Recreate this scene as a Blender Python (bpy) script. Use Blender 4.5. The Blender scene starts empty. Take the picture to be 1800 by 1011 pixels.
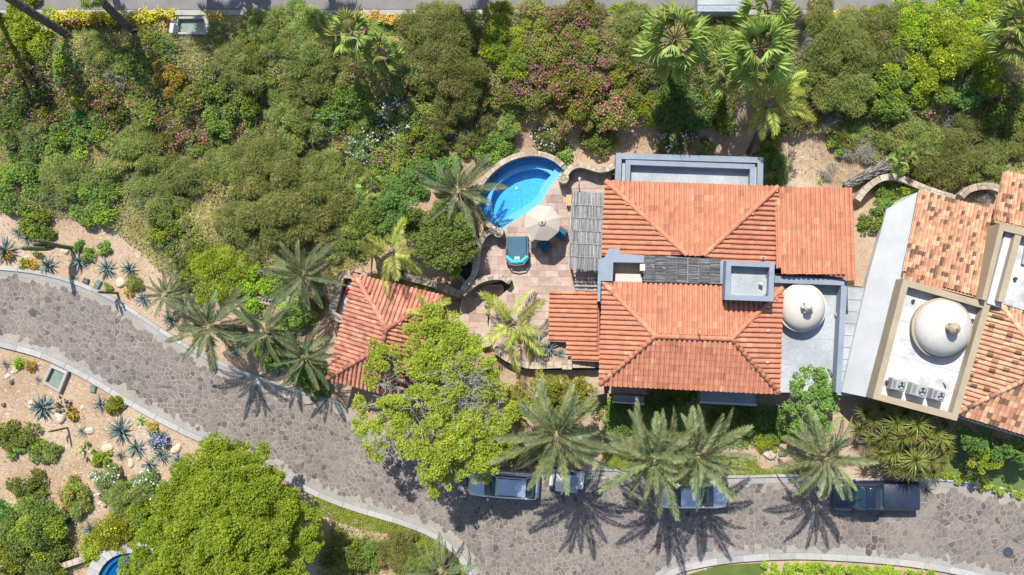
import bpy, math, random
import numpy as np
from mathutils import Vector, Matrix

random.seed(11)
rng = np.random.default_rng(11)
S = bpy.context.scene
COL = S.collection
R = math.radians

# ------------------------------------------------------------------ camera, sky, sun, exposure
HC, PPM, NX, NY = 52.0, 26.0, 1030.0, 550.0     # camera height, ground pixels per metre, point straight below the drone
cam_d = bpy.data.cameras.new('camera')
cam_d.sensor_width = 36.0
cam_d.lens = 36.0 * HC * PPM / 1800.0
cam_d.shift_x = (900.0 - NX) / 1800.0
cam_d.shift_y = (NY - 505.5) / 1800.0
cam_d.clip_end = 2000.0
cam_o = bpy.data.objects.new('camera', cam_d)
COL.objects.link(cam_o)
cam_o.location = (0, 0, HC)
S.camera = cam_o

SUN_AZ, SUN_EL = -14.0, 53.0
world = bpy.data.worlds.new('World')
S.world = world
world.use_nodes = True
wn = world.node_tree.nodes
bg = wn['Background']
sky = wn.new('ShaderNodeTexSky')
sky.sky_type = 'NISHITA'
sky.sun_disc = False
sky.sun_elevation = R(SUN_EL)
sky.sun_rotation = R(SUN_AZ)
world.node_tree.links.new(sky.outputs['Color'], bg.inputs['Color'])
bg.inputs['Strength'].default_value = 0.12

sun_d = bpy.data.lights.new('sun', 'SUN')
sun_d.energy = 4.6
sun_d.angle = R(0.5)
sun_d.color = (1.0, 0.955, 0.88)
sun_o = bpy.data.objects.new('sun', sun_d)
COL.objects.link(sun_o)
sv = Vector((math.sin(R(SUN_AZ)) * math.cos(R(SUN_EL)), math.cos(R(SUN_AZ)) * math.cos(R(SUN_EL)), math.sin(R(SUN_EL))))
sun_o.rotation_euler = sv.to_track_quat('Z', 'Y').to_euler()
sun_o.location = (0, 0, 80)

S.view_settings.view_transform = 'Standard'
S.view_settings.look = 'None'
S.view_settings.exposure = 0.55
S.view_settings.gamma = 1.0
S.view_settings.use_curve_mapping = False
S.cycles.max_bounces = 8
S.cycles.transparent_max_bounces = 12
S.cycles.diffuse_bounces = 3

# ------------------------------------------------------------------ places
def gz(x, y):
    """height of the ground: level below, a bank up to the upper road"""
    t = np.clip((np.asarray(y, float) - 10.6) / 7.0, 0, 1)
    return 2.0 * t * t * (3 - 2 * t)

def W(px, py, z=0.0):
    k = (HC - z) / HC / PPM
    return Vector(((px - NX) * k, (NY - py) * k, z))

def G(px, py, dz=0.0):
    z = dz
    for _ in range(4):
        p = W(px, py, z)
        z = float(gz(p.x, p.y)) + dz
    return W(px, py, z)

def spline(pts, n=6, closed=False):
    P = [Vector(p) for p in pts]
    out = []
    m = len(P)
    rngs = range(m if closed else m - 1)
    for i in rngs:
        p0 = P[(i - 1) % m] if (closed or i > 0) else P[0]
        p1, p2 = P[i], P[(i + 1) % m]
        p3 = P[(i + 2) % m] if (closed or i + 2 < m) else P[-1]
        for k in range(n):
            t = k / n
            out.append(0.5 * ((2 * p1) + (p2 - p0) * t + (2 * p0 - 5 * p1 + 4 * p2 - p3) * t * t + (3 * p1 - p0 - 3 * p2 + p3) * t ** 3))
    if not closed:
        out.append(P[-1])
    return out

def resample(P, step):
    out = [P[0].copy()]
    acc = 0.0
    for a, b in zip(P[:-1], P[1:]):
        d = (b - a).length
        while acc + d >= step and d > 1e-9:
            t = (step - acc) / d
            a = a.lerp(b, t)
            out.append(a.copy())
            d = (b - a).length
            acc = 0.0
        acc += d
    return out

def inside(poly, x, y):
    c = False
    j = len(poly) - 1
    for i in range(len(poly)):
        xi, yi = poly[i][0], poly[i][1]
        xj, yj = poly[j][0], poly[j][1]
        if (yi > y) != (yj > y) and x < (xj - xi) * (y - yi) / (yj - yi) + xi:
            c = not c
        j = i
    return c

def seg_dist(poly, x, y):
    best = 1e9
    n = len(poly)
    for i in range(n):
        ax, ay = poly[i][0], poly[i][1]
        bx, by = poly[(i + 1) % n][0], poly[(i + 1) % n][1]
        dx, dy = bx - ax, by - ay
        L = dx * dx + dy * dy
        t = 0 if L == 0 else max(0, min(1, ((x - ax) * dx + (y - ay) * dy) / L))
        best = min(best, math.hypot(x - ax - t * dx, y - ay - t * dy))
    return best

# ------------------------------------------------------------------ mesh helpers
class MB:
    def __init__(self):
        self.v, self.f, self.m = [], [], []

    def add(self, verts, faces, mi=0):
        o = len(self.v)
        self.v += [tuple(p) for p in verts]
        for f in faces:
            self.f.append(tuple(i + o for i in f))
            self.m.append(mi)
        return self

    def prism(self, poly, z0, z1, mi=0, side=None):
        n = len(poly)
        a = 0.0
        for i in range(n):
            a += poly[i][0] * poly[(i + 1) % n][1] - poly[(i + 1) % n][0] * poly[i][1]
        if a < 0:
            poly = poly[::-1]
        V = [(p[0], p[1], z0) for p in poly] + [(p[0], p[1], z1) for p in poly]
        self.add(V, [tuple(range(n, 2 * n))], mi)
        self.add(V, [(i, (i + 1) % n, n + (i + 1) % n, n + i) for i in range(n)] + [tuple(range(n - 1, -1, -1))], mi if side is None else side)
        return self

    def box(self, c, s, rz=0.0, mi=0, bev=0.0, M=None):
        hx, hy, hz = s[0] / 2, s[1] / 2, s[2] / 2
        if bev > 0:
            b = bev
            V = []
            for z, ins in ((-hz, b), (-hz + b, 0), (hz - b, 0), (hz, b)):
                V += [(-hx + ins, -hy + ins, z), (hx - ins, -hy + ins, z), (hx - ins, hy - ins, z), (-hx + ins, hy - ins, z)]
            F = [(3, 2, 1, 0), (12, 13, 14, 15)]
            for k in range(3):
                for i in range(4):
                    F.append((4 * k + i, 4 * k + (i + 1) % 4, 4 * k + 4 + (i + 1) % 4, 4 * k + 4 + i))
        else:
            V = [(-hx, -hy, -hz), (hx, -hy, -hz), (hx, hy, -hz), (-hx, hy, -hz), (-hx, -hy, hz), (hx, -hy, hz), (hx, hy, hz), (-hx, hy, hz)]
            F = [(3, 2, 1, 0), (4, 5, 6, 7), (0, 1, 5, 4), (1, 2, 6, 5), (2, 3, 7, 6), (3, 0, 4, 7)]
        if M is None:
            M = Matrix.Translation(Vector(c)) @ Matrix.Rotation(rz, 4, 'Z')
        return self.add([M @ Vector(p) for p in V], F, mi)

    def tube(self, path, radii, n=8, mi=0, cap=True):
        P = [Vector(p) for p in path]
        if not hasattr(radii, '__len__'):
            radii = [radii] * len(P)
        V, F = [], []
        ref = Vector((0.31, 0.2, 0.93))
        for i, p in enumerate(P):
            t = (P[min(i + 1, len(P) - 1)] - P[max(i - 1, 0)])
            if t.length < 1e-9:
                t = Vector((0, 0, 1))
            t.normalize()
            if abs(t.dot(ref)) > 0.97:
                rr = Vector((1, 0, 0))
            else:
                rr = ref
            a = t.cross(rr).normalized()
            b = t.cross(a)
            for k in range(n):
                w = 2 * math.pi * k / n
                V.append(p + (a * math.cos(w) + b * math.sin(w)) * radii[i])
        for i in range(len(P) - 1):
            for k in range(n):
                F.append((i * n + k, i * n + (k + 1) % n, (i + 1) * n + (k + 1) % n, (i + 1) * n + k))
        if cap:
            F.append(tuple(range(n - 1, -1, -1)))
            F.append(tuple(range((len(P) - 1) * n, len(P) * n)))
        return self.add(V, F, mi)

    def lathe(self, c, prof, n=24, mi=0, squash=(1, 1)):
        V, F = [], []
        for r, z in prof:
            for k in range(n):
                w = 2 * math.pi * k / n
                V.append((c[0] + r * math.cos(w) * squash[0], c[1] + r * math.sin(w) * squash[1], c[2] + z))
        for i in range(len(prof) - 1):
            for k in range(n):
                F.append((i * n + k, i * n + (k + 1) % n, (i + 1) * n + (k + 1) % n, (i + 1) * n + k))
        F.append(tuple(range((len(prof) - 1) * n, len(prof) * n)))
        return self.add(V, F, mi)

    def ribbon(self, path, w, z0, z1, mi=0):
        """a wall of width w that follows a path on plan"""
        P = [Vector((p[0], p[1], 0)) for p in path]
        Lf, Rt = [], []
        for i, p in enumerate(P):
            t = (P[min(i + 1, len(P) - 1)] - P[max(i - 1, 0)]).normalized()
            nrm = Vector((-t.y, t.x, 0))
            Lf.append(p + nrm * w / 2)
            Rt.append(p - nrm * w / 2)
        n = len(P)
        V, F = [], []
        for i in range(n):
            V += [(Lf[i].x, Lf[i].y, z0), (Rt[i].x, Rt[i].y, z0), (Rt[i].x, Rt[i].y, z1), (Lf[i].x, Lf[i].y, z1)]
        for i in range(n - 1):
            a, b = 4 * i, 4 * i + 4
            for k in range(4):
                F.append((a + k, a + (k + 1) % 4, b + (k + 1) % 4, b + k))
        F += [(0, 3, 2, 1), (4 * n - 4, 4 * n - 3, 4 * n - 2, 4 * n - 1)]
        return self.add(V, F, mi)

    def build(self, name, mats, parent=None, smooth=False, org=None):
        if not isinstance(mats, (list, tuple)):
            mats = [mats]
        base = Vector((0, 0, 0))
        if parent is not None:
            base = ORG[parent.name]
        elif org is not None:
            base = Vector(org)
        me = bpy.data.meshes.new(name)
        me.from_pydata([(p[0] - base.x, p[1] - base.y, p[2] - base.z) for p in self.v], [], self.f)
        for m in mats:
            me.materials.append(m)
        if len(mats) > 1:
            me.polygons.foreach_set('material_index', self.m)
        if smooth:
            me.polygons.foreach_set('use_smooth', [True] * len(me.polygons))
        me.update()
        o = bpy.data.objects.new(name, me)
        COL.objects.link(o)
        if parent is not None:
            o.parent = parent
        else:
            o.location = base
        ORG[o.name] = base.copy()
        return o

ORG = {}

def np_mesh(name, V, F, mats, mi=None, smooth=False):
    """V (n,3); F (m,k) all of one size"""
    me = bpy.data.meshes.new(name)
    n, (m, k) = len(V), F.shape
    me.vertices.add(n)
    me.vertices.foreach_set('co', np.ascontiguousarray(V, dtype=np.float32).ravel())
    me.loops.add(m * k)
    me.loops.foreach_set('vertex_index', np.ascontiguousarray(F, dtype=np.int32).ravel())
    me.polygons.add(m)
    me.polygons.foreach_set('loop_start', np.arange(0, m * k, k, dtype=np.int32))
    try:
        me.polygons.foreach_set('loop_total', np.full(m, k, dtype=np.int32))
    except Exception:
        pass
    for mt in (mats if isinstance(mats, (list, tuple)) else [mats]):
        me.materials.append(mt)
    if mi is not None:
        me.polygons.foreach_set('material_index', np.ascontiguousarray(mi, dtype=np.int32))
    me.polygons.foreach_set('use_smooth', np.full(m, bool(smooth)))
    me.update(calc_edges=True)
    return me

def link(name, me, parent=None, loc=(0, 0, 0), mat=None):
    o = bpy.data.objects.new(name, me)
    COL.objects.link(o)
    if parent is not None:
        o.parent = parent
    if mat is not None:
        o.matrix_local = mat
    else:
        o.location = loc
    ORG[o.name] = Vector(loc) if parent is None else ORG.get(parent.name, Vector((0, 0, 0)))
    return o

def tag(o, label=None, cat=None, group=None, kind=None):
    if label: o['label'] = label
    if cat: o['category'] = cat
    if group: o['group'] = group
    if kind: o['kind'] = kind
    return o

def thing(name, label, cat, loc, group=None):
    o = bpy.data.objects.new(name, None)
    o.empty_display_size = 0.3
    COL.objects.link(o)
    o.location = loc
    ORG[o.name] = Vector(loc)
    return tag(o, label, cat, group)

def structure(o, label=None):
    o['kind'] = 'structure'
    if label: o['label'] = label
    return o

# ------------------------------------------------------------------ materials
def _mat(name):
    m = bpy.data.materials.new(name)
    m.use_nodes = True
    nt = m.node_tree
    return m, nt, nt.nodes['Principled BSDF']

def ramp(nt, stops, interp='LINEAR'):
    r = nt.nodes.new('ShaderNodeValToRGB')
    r.color_ramp.interpolation = interp
    el = r.color_ramp.elements
    while len(el) < len(stops):
        el.new(0.5)
    for e, (p, c) in zip(el, stops):
        e.position = p
        e.color = (*c, 1)
    return r

def noise_tex(nt, scale, detail=4, rough=0.6, obj=False, dim=None):
    n = nt.nodes.new('ShaderNodeTexNoise')
    n.inputs['Scale'].default_value = scale
    n.inputs['Detail'].default_value = detail
    n.inputs['Roughness'].default_value = rough
    if obj:
        g = nt.nodes.new('ShaderNodeTexCoord')
        nt.links.new(g.outputs['Object'], n.inputs['Vector'])
    else:
        g = nt.nodes.new('ShaderNodeNewGeometry')
        nt.links.new(g.outputs['Position'], n.inputs['Vector'])
    return n

def mixc(nt, fac, a, b, mode='MIX'):
    m = nt.nodes.new('ShaderNodeMix')
    m.data_type = 'RGBA'
    m.blend_type = mode
    for s, v in ((m.inputs['Factor'], fac), (m.inputs['A'], a), (m.inputs['B'], b)):
        pass
    ia, ib = m.inputs[6], m.inputs[7]
    def put(sock, v):
        if isinstance(v, (int, float)):
            sock.default_value = v
        elif isinstance(v, tuple):
            sock.default_value = (*v, 1)
        else:
            nt.links.new(v, sock)
    put(m.inputs[0], fac)
    put(ia, a)
    put(ib, b)
    return m.outputs[2]

def plain(name, c1, c2=None, scale=2.0, rough=0.8, fine=0.0, fscale=30.0, bump=0.0, metallic=0.0, spec=0.3, lo=0.35, hi=0.65):
    """colour that wanders between c1 and c2, with a finer grain and a little relief"""
    m, nt, b = _mat(name)
    b.inputs['Roughness'].default_value = rough
    b.inputs['Metallic'].default_value = metallic
    b.inputs['Specular IOR Level'].default_value = spec
    if c2 is None:
        b.inputs['Base Color'].default_value = (*c1, 1)
        return m
    n = noise_tex(nt, scale, 5, 0.65)
    r = ramp(nt, [(lo, c1), (hi, c2)])
    nt.links.new(n.outputs['Fac'], r.inputs['Fac'])
    out = r.outputs['Color']
    if fine > 0 or bump > 0:
        f = noise_tex(nt, fscale, 3, 0.7)
        if fine > 0:
            rr = ramp(nt, [(0.3, (1 - fine,) * 3), (0.7, (1 + fine * 0.6,) * 3)])
            nt.links.new(f.outputs['Fac'], rr.inputs['Fac'])
            out = mixc(nt, 1.0, out, rr.outputs['Color'], 'MULTIPLY')
        if bump > 0:
            bp = nt.nodes.new('ShaderNodeBump')
            bp.inputs['Strength'].default_value = bump
            bp.inputs['Distance'].default_value = 0.05
            nt.links.new(f.outputs['Fac'], bp.inputs['Height'])
            nt.links.new(bp.outputs['Normal'], b.inputs['Normal'])
    nt.links.new(out, b.inputs['Base Color'])
    return m

def piece_random(nt):
    """one value per piece, whether it is an object of its own or an island of a joined mesh"""
    oi = nt.nodes.new('ShaderNodeObjectInfo')
    g = nt.nodes.new('ShaderNodeNewGeometry')
    a = nt.nodes.new('ShaderNodeMath'); a.operation = 'ADD'
    nt.links.new(oi.outputs['Random'], a.inputs[0])
    nt.links.new(g.outputs['Random Per Island'], a.inputs[1])
    f = nt.nodes.new('ShaderNodeMath'); f.operation = 'FRACT'
    nt.links.new(a.outputs[0], f.inputs[0])
    return f.outputs[0]

def pieces(name, stops, interp='LINEAR', rough=0.8, grain=0.2, gscale=9.0, fscale=40.0, patch=None, bump=0.15, spec=0.25):
    m, nt, b = _mat(name)
    b.inputs['Roughness'].default_value = rough
    b.inputs['Specular IOR Level'].default_value = spec
    r = ramp(nt, stops, interp)
    nt.links.new(piece_random(nt), r.inputs['Fac'])
    out = r.outputs['Color']
    f = noise_tex(nt, gscale, 5, 0.7)
    rr = ramp(nt, [(0.3, (1 - grain,) * 3), (0.7, (1 + grain,) * 3)])
    nt.links.new(f.outputs['Fac'], rr.inputs['Fac'])
    out = mixc(nt, 1.0, out, rr.outputs['Color'], 'MULTIPLY')
    if patch:
        sc, col, lo, hi, amt = patch
        n = noise_tex(nt, sc, 6, 0.7)
        pr = ramp(nt, [(lo, (0, 0, 0)), (hi, (amt,) * 3)])
        nt.links.new(n.outputs['Fac'], pr.inputs['Fac'])
        out = mixc(nt, pr.outputs['Color'], out, col)
    f2 = noise_tex(nt, fscale, 3, 0.7)
    bp = nt.nodes.new('ShaderNodeBump')
    bp.inputs['Strength'].default_value = bump
    bp.inputs['Distance'].default_value = 0.03
    nt.links.new(f2.outputs['Fac'], bp.inputs['Height'])
    nt.links.new(bp.outputs['Normal'], b.inputs['Normal'])
    nt.links.new(out, b.inputs['Base Color'])
    return m

def leafmat(name, stops, gain=None, rough=0.55, trans=0.45, spec=0.25, cscale=0.9):
    m, nt, b = _mat(name)
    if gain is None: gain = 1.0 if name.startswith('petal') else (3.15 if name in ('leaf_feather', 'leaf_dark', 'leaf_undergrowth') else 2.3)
    stops = [(p, tuple(min(0.85, x * gain) for x in c)) for p, c in stops]
    g = nt.nodes.new('ShaderNodeNewGeometry')
    oi = nt.nodes.new('ShaderNodeObjectInfo')
    n = noise_tex(nt, cscale, 4, 0.6)
    # leaf random 55 %, patch of the plant 45 %
    s1 = nt.nodes.new('ShaderNodeMath'); s1.operation = 'MULTIPLY'; s1.inputs[1].default_value = 0.55
    nt.links.new(g.outputs['Random Per Island'], s1.inputs[0])
    s2 = nt.nodes.new('ShaderNodeMath'); s2.operation = 'MULTIPLY_ADD'; s2.inputs[1].default_value = 1.35; s2.inputs[2].default_value = -0.45
    nt.links.new(n.outputs['Fac'], s2.inputs[0])
    s3 = nt.nodes.new('ShaderNodeMath'); s3.operation = 'ADD'; s3.use_clamp = True
    nt.links.new(s1.outputs[0], s3.inputs[0]); nt.links.new(s2.outputs[0], s3.inputs[1])
    r = ramp(nt, stops)
    nt.links.new(s3.outputs[0], r.inputs['Fac'])
    hsv = nt.nodes.new('ShaderNodeHueSaturation')
    v = nt.nodes.new('ShaderNodeMapRange'); v.inputs[3].default_value = 0.70; v.inputs[4].default_value = 1.28
    nt.links.new(oi.outputs['Random'], v.inputs[0])
    nt.links.new(v.outputs[0], hsv.inputs['Value'])
    h = nt.nodes.new('ShaderNodeMapRange'); h.inputs[3].default_value = 0.483; h.inputs[4].default_value = 0.530
    nt.links.new(oi.outputs['Random'], h.inputs[0])
    nt.links.new(h.outputs[0], hsv.inputs['Hue'])
    nt.links.new(r.outputs['Color'], hsv.inputs['Color'])
    col = hsv.outputs['Color']
    nt.links.new(col, b.inputs['Base Color'])
    b.inputs['Roughness'].default_value = rough
    b.inputs['Specular IOR Level'].default_value = spec
    t = nt.nodes.new('ShaderNodeBsdfTranslucent')
    nt.links.new(col, t.inputs['Color'])
    mx = nt.nodes.new('ShaderNodeMixShader')
    mx.inputs[0].default_value = trans
    nt.links.new(b.outputs[0], mx.inputs[1])
    nt.links.new(t.outputs[0], mx.inputs[2])
    nt.links.new(mx.outputs[0], nt.nodes['Material Output'].inputs['Surface'])
    return m

M = {}
M['soil'] = None
M['mortar'] = plain('road_mortar', (0.275, 0.235, 0.195), (0.36, 0.31, 0.26), 0.35, 0.9, 0.25, 14, 0.3)
M['kerb'] = pieces('kerb_concrete', [(0, (0.31, 0.30, 0.28)), (1, (0.40, 0.385, 0.36))], rough=0.85, grain=0.12, gscale=3)
M['gutter'] = plain('gutter_concrete', (0.25, 0.235, 0.22), (0.33, 0.315, 0.295), 0.6, 0.9, 0.2, 12, 0.2)
M['stone'] = pieces('road_stone', [(0, (0.092, 0.076, 0.072)), (0.15, (0.142, 0.126, 0.118)), (0.4, (0.168, 0.153, 0.145)), (0.6, (0.19, 0.167, 0.15)), (0.8, (0.15, 0.12, 0.108)), (1, (0.225, 0.195, 0.168))], grain=0.28, gscale=6, patch=(0.25, (0.30, 0.265, 0.23), 0.50, 0.75, 0.6))
M['asphalt'] = plain('asphalt', (0.17, 0.165, 0.16), (0.22, 0.215, 0.21), 0.5, 0.9, 0.2, 25, 0.2)
M['paver'] = pieces('patio_stone', [(0, (0.30, 0.21, 0.175)), (0.35, (0.39, 0.285, 0.235)), (0.7, (0.46, 0.355, 0.29)), (1, (0.35, 0.28, 0.25))], grain=0.22, gscale=3, patch=(0.6, (0.50, 0.41, 0.34), 0.52, 0.7, 0.6))
M['paver_bed'] = plain('patio_bed', (0.40, 0.31, 0.25), (0.48, 0.38, 0.31), 0.8, 0.9, 0.2, 20, 0.2)
M['wallstone'] = pieces('wall_stone', [(0, (0.26, 0.21, 0.155)), (0.3, (0.38, 0.315, 0.24)), (0.7, (0.45, 0.385, 0.30)), (1, (0.33, 0.27, 0.21))], grain=0.25, gscale=6, patch=(1.2, (0.30, 0.26, 0.20), 0.55, 0.75, 0.5))
M['walljoint'] = plain('wall_joint', (0.26, 0.22, 0.165), (0.36, 0.31, 0.245), 2.0, 0.95, 0.3, 12, 0.4)
M['tile'] = pieces('roof_clay', [(0, (0.33, 0.14, 0.088)), (0.06, (0.42, 0.17, 0.10)), (0.3, (0.452, 0.185, 0.108)), (0.7, (0.468, 0.197, 0.116)), (0.95, (0.485, 0.215, 0.128)), (1, (0.53, 0.28, 0.165))], grain=0.13, gscale=5, patch=(1.0, (0.27, 0.15, 0.115), 0.57, 0.74, 0.55))
M['tile_casita'] = pieces('roof_clay_faded', [(0, (0.30, 0.13, 0.09)), (0.3, (0.40, 0.17, 0.11)), (0.7, (0.46, 0.205, 0.135)), (1, (0.52, 0.27, 0.18))], grain=0.13, gscale=5)
M['tile_mix'] = pieces('roof_clay_mixed', [(0, (0.14, 0.085, 0.055)), (0.13, (0.19, 0.11, 0.07)), (0.19, (0.38, 0.19, 0.115)), (0.4, (0.45, 0.235, 0.14)), (0.7, (0.50, 0.29, 0.175)), (1.0, (0.56, 0.38, 0.24))], interp='LINEAR', grain=0.1, gscale=5)
M['deck'] = plain('roof_underlay', (0.30, 0.115, 0.07), (0.38, 0.15, 0.09), 2.0, 0.9, 0.2, 20)
M['deck2'] = plain('roof_mortar_bed', (0.38, 0.22, 0.14), (0.46, 0.28, 0.18), 2.0, 0.9, 0.2, 20)
M['slate'] = plain('bluegrey_plaster', (0.20, 0.24, 0.29), (0.25, 0.29, 0.34), 0.7, 0.8, 0.06, 8, 0.05)
M['slatefloor'] = plain('pale_roof_coating', (0.29, 0.31, 0.325), (0.41, 0.435, 0.45), 0.55, 0.7, 0.14, 6, 0.05)
M['white'] = plain('white_plaster', (0.43, 0.445, 0.465), (0.50, 0.512, 0.53), 0.6, 0.75, 0.05, 9, 0.03)
M['whitefloor'] = plain('white_roof_coating', (0.29, 0.28, 0.265), (0.54, 0.54, 0.535), 0.8, 0.7, 0.16, 5, 0.05, lo=0.26, hi=0.52)
M['tan'] = plain('tan_plaster', (0.32, 0.26, 0.18), (0.37, 0.305, 0.215), 0.7, 0.85, 0.08, 10, 0.05)
M['domewhite'] = plain('dome_limewash', (0.46, 0.44, 0.405), (0.54, 0.52, 0.48), 1.0, 0.75, 0.06, 8, 0.05)
M['cream'] = plain('cream_dome', (0.485, 0.455, 0.395), (0.54, 0.51, 0.45), 1.2, 0.75, 0.06, 8, 0.05)
M['ochre'] = plain('villa_wall', (0.42, 0.33, 0.24), (0.50, 0.41, 0.30), 0.8, 0.9, 0.1, 12)
M['darkmetal'] = plain('dark_metal', (0.035, 0.04, 0.055), (0.05, 0.055, 0.07), 2, 0.5)
M['greymetal'] = plain('grey_metal', (0.30, 0.31, 0.31), (0.36, 0.37, 0.37), 3, 0.5, metallic=0.2)
M['bark'] = plain('bark', (0.12, 0.09, 0.065), (0.21, 0.165, 0.125), 5, 0.95, 0.4, 30, 0.6)
M['palebark'] = plain('pale_bark', (0.26, 0.24, 0.225), (0.38, 0.355, 0.335), 3, 0.9, 0.2, 25, 0.3)
M['palmtrunk'] = plain('palm_trunk', (0.075, 0.06, 0.055), (0.17, 0.14, 0.125), 6, 0.95, 0.5, 18, 0.8)
M['wood'] = plain('grey_wood', (0.26, 0.245, 0.225), (0.36, 0.34, 0.315), 5, 0.9, 0.25, 30, 0.3)
M['reed'] = pieces('reed_grey', [(0, (0.14, 0.14, 0.14)), (0.4, (0.24, 0.238, 0.235)), (0.8, (0.33, 0.325, 0.315)), (1, (0.42, 0.41, 0.395))], grain=0.25, gscale=7)
M['reeddark'] = pieces('reed_dark', [(0, (0.085, 0.085, 0.09)), (0.5, (0.15, 0.15, 0.155)), (0.85, (0.21, 0.205, 0.20)), (1, (0.31, 0.30, 0.285))], grain=0.25, gscale=7)
M['tanwood'] = plain('tan_wood', (0.55, 0.32, 0.15), (0.66, 0.42, 0.22), 3, 0.7)
M['canvas'] = plain('cream_canvas', (0.42, 0.37, 0.31), (0.46, 0.41, 0.345), 1.5, 0.9)
M['teal'] = plain('teal_cushion', (0.015, 0.10, 0.165), (0.022, 0.135, 0.21), 2.0, 0.85)
M['slatecush'] = plain('slate_blue_cushion', (0.05, 0.115, 0.165), (0.06, 0.135, 0.19), 2.0, 0.9)
M['aqua'] = plain('aqua_cushion', (0.05, 0.44, 0.62), (0.10, 0.55, 0.72), 2.0, 0.85)
M['palecush'] = plain('pale_patterned_cushion', (0.25, 0.58, 0.70), (0.62, 0.74, 0.78), 14.0, 0.85)
M['wicker'] = plain('brown_wicker', (0.13, 0.10, 0.085), (0.20, 0.16, 0.13), 8, 0.8)
M['red'] = plain('red_cloth', (0.40, 0.03, 0.025), (0.52, 0.05, 0.04), 6, 0.9)
M['glassgreen'] = plain('green_cover', (0.16, 0.22, 0.18), (0.22, 0.28, 0.23), 1.5, 0.25, spec=0.6)
M['lid'] = plain('green_lid', (0.10, 0.15, 0.12), (0.14, 0.19, 0.16), 4, 0.6)
M['iron'] = plain('cast_iron', (0.07, 0.065, 0.07), (0.11, 0.10, 0.105), 9, 0.7)
M['boulder'] = plain('boulder', (0.46, 0.37, 0.26), (0.62, 0.53, 0.41), 3, 0.9, 0.2, 14, 0.3)
M['pebble'] = pieces('pebbles', [(0, (0.34, 0.25, 0.18)), (0.5, (0.50, 0.39, 0.29)), (1, (0.64, 0.54, 0.44))], grain=0.2)
M['lawn'] = plain('lawn_turf', (0.075, 0.115, 0.022), (0.115, 0.155, 0.035), 0.9, 0.95, 0.3, 25, 0.3)
M['lawn2'] = plain('putting_turf', (0.10, 0.155, 0.045), (0.13, 0.185, 0.06), 0.9, 0.95, 0.2, 25, 0.2)
M['cactus'] = plain('cactus_skin', (0.12, 0.13, 0.065), (0.19, 0.195, 0.10), 4, 0.8, 0.3, 20, 0.3)

# leaves
M['F'] = leafmat('leaf_feather', [(0, (0.058, 0.073, 0.018)), (0.5, (0.106, 0.120, 0.034)), (1, (0.172, 0.175, 0.063))])
M['G'] = leafmat('leaf_mid', [(0, (0.048, 0.075, 0.014)), (0.5, (0.100, 0.142, 0.028)), (1, (0.178, 0.212, 0.05))])
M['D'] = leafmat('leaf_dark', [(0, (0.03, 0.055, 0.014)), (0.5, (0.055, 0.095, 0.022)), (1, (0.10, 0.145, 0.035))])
M['Y'] = leafmat('leaf_yellowgreen', [(0, (0.085, 0.11, 0.010)), (0.5, (0.155, 0.18, 0.016)), (0.85, (0.225, 0.24, 0.022)), (1, (0.30, 0.285, 0.035))])
M['L'] = leafmat('leaf_lime', [(0, (0.085, 0.115, 0.010)), (0.5, (0.16, 0.195, 0.018)), (1, (0.25, 0.265, 0.034))])
M['B'] = leafmat('leaf_bougainvillea', [(0, (0.075, 0.085, 0.02)), (0.45, (0.13, 0.145, 0.03)), (0.8, (0.19, 0.20, 0.045)), (1, (0.22, 0.19, 0.07))])
M['O'] = leafmat('leaf_orange', [(0, (0.11, 0.09, 0.02)), (0.6, (0.22, 0.15, 0.025)), (1, (0.34, 0.17, 0.05))])
M['S'] = leafmat('twig_grey', [(0, (0.11, 0.095, 0.085)), (0.5, (0.20, 0.18, 0.16)), (1, (0.32, 0.29, 0.26))], gain=1.3, trans=0.0, rough=0.9)
M['W'] = leafmat('leaf_white_shrub', [(0, (0.05, 0.075, 0.02)), (0.5, (0.10, 0.135, 0.04)), (1, (0.16, 0.195, 0.07))])
M['U'] = leafmat('leaf_undergrowth', [(0, (0.058, 0.062, 0.018)), (0.35, (0.11, 0.11, 0.034)), (0.7, (0.17, 0.155, 0.053)), (1, (0.24, 0.185, 0.09))], cscale=0.5)
M['bigY'] = leafmat('leaf_tree_yellow', [(0, (0.085, 0.105, 0.014)), (0.5, (0.16, 0.175, 0.020)), (1, (0.26, 0.25, 0.034))])
M['bigG'] = leafmat('leaf_tree_olive', [(0, (0.065, 0.098, 0.008)), (0.5, (0.125, 0.160, 0.012)), (1, (0.225, 0.23, 0.025))])
M['pink'] = leafmat('petal_pink', [(0, (0.36, 0.09, 0.13)), (0.6, (0.46, 0.18, 0.21)), (1, (0.54, 0.33, 0.29))], trans=0.4)
M['whitepetal'] = leafmat('petal_white', [(0, (0.62, 0.62, 0.56)), (1, (0.82, 0.82, 0.80))], trans=0.3)
M['yellowpetal'] = leafmat('petal_yellow', [(0, (0.52, 0.43, 0.025)), (1, (0.68, 0.60, 0.05))], trans=0.3)
M['bluepetal'] = leafmat('petal_blue', [(0, (0.22, 0.28, 0.50)), (1, (0.42, 0.48, 0.68))], trans=0.3)
M['redpetal'] = leafmat('petal_red', [(0, (0.32, 0.04, 0.05)), (1, (0.46, 0.12, 0.12))], trans=0.3)
M['orangepetal'] = leafmat('petal_orange', [(0, (0.40, 0.13, 0.03)), (0.5, (0.52, 0.26, 0.05)), (1, (0.60, 0.42, 0.10))], trans=0.3)
M['turf'] = leafmat('turf_blade', [(0, (0.095, 0.14, 0.012)), (0.5, (0.15, 0.20, 0.02)), (1, (0.23, 0.25, 0.045))], cscale=1.5)
M['date'] = leafmat('frond_date', [(0, (0.06, 0.08, 0.03)), (0.5, (0.135, 0.165, 0.068)), (1, (0.29, 0.30, 0.155))], gain=1.3, rough=0.55, trans=0.2, spec=0.25)
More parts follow.
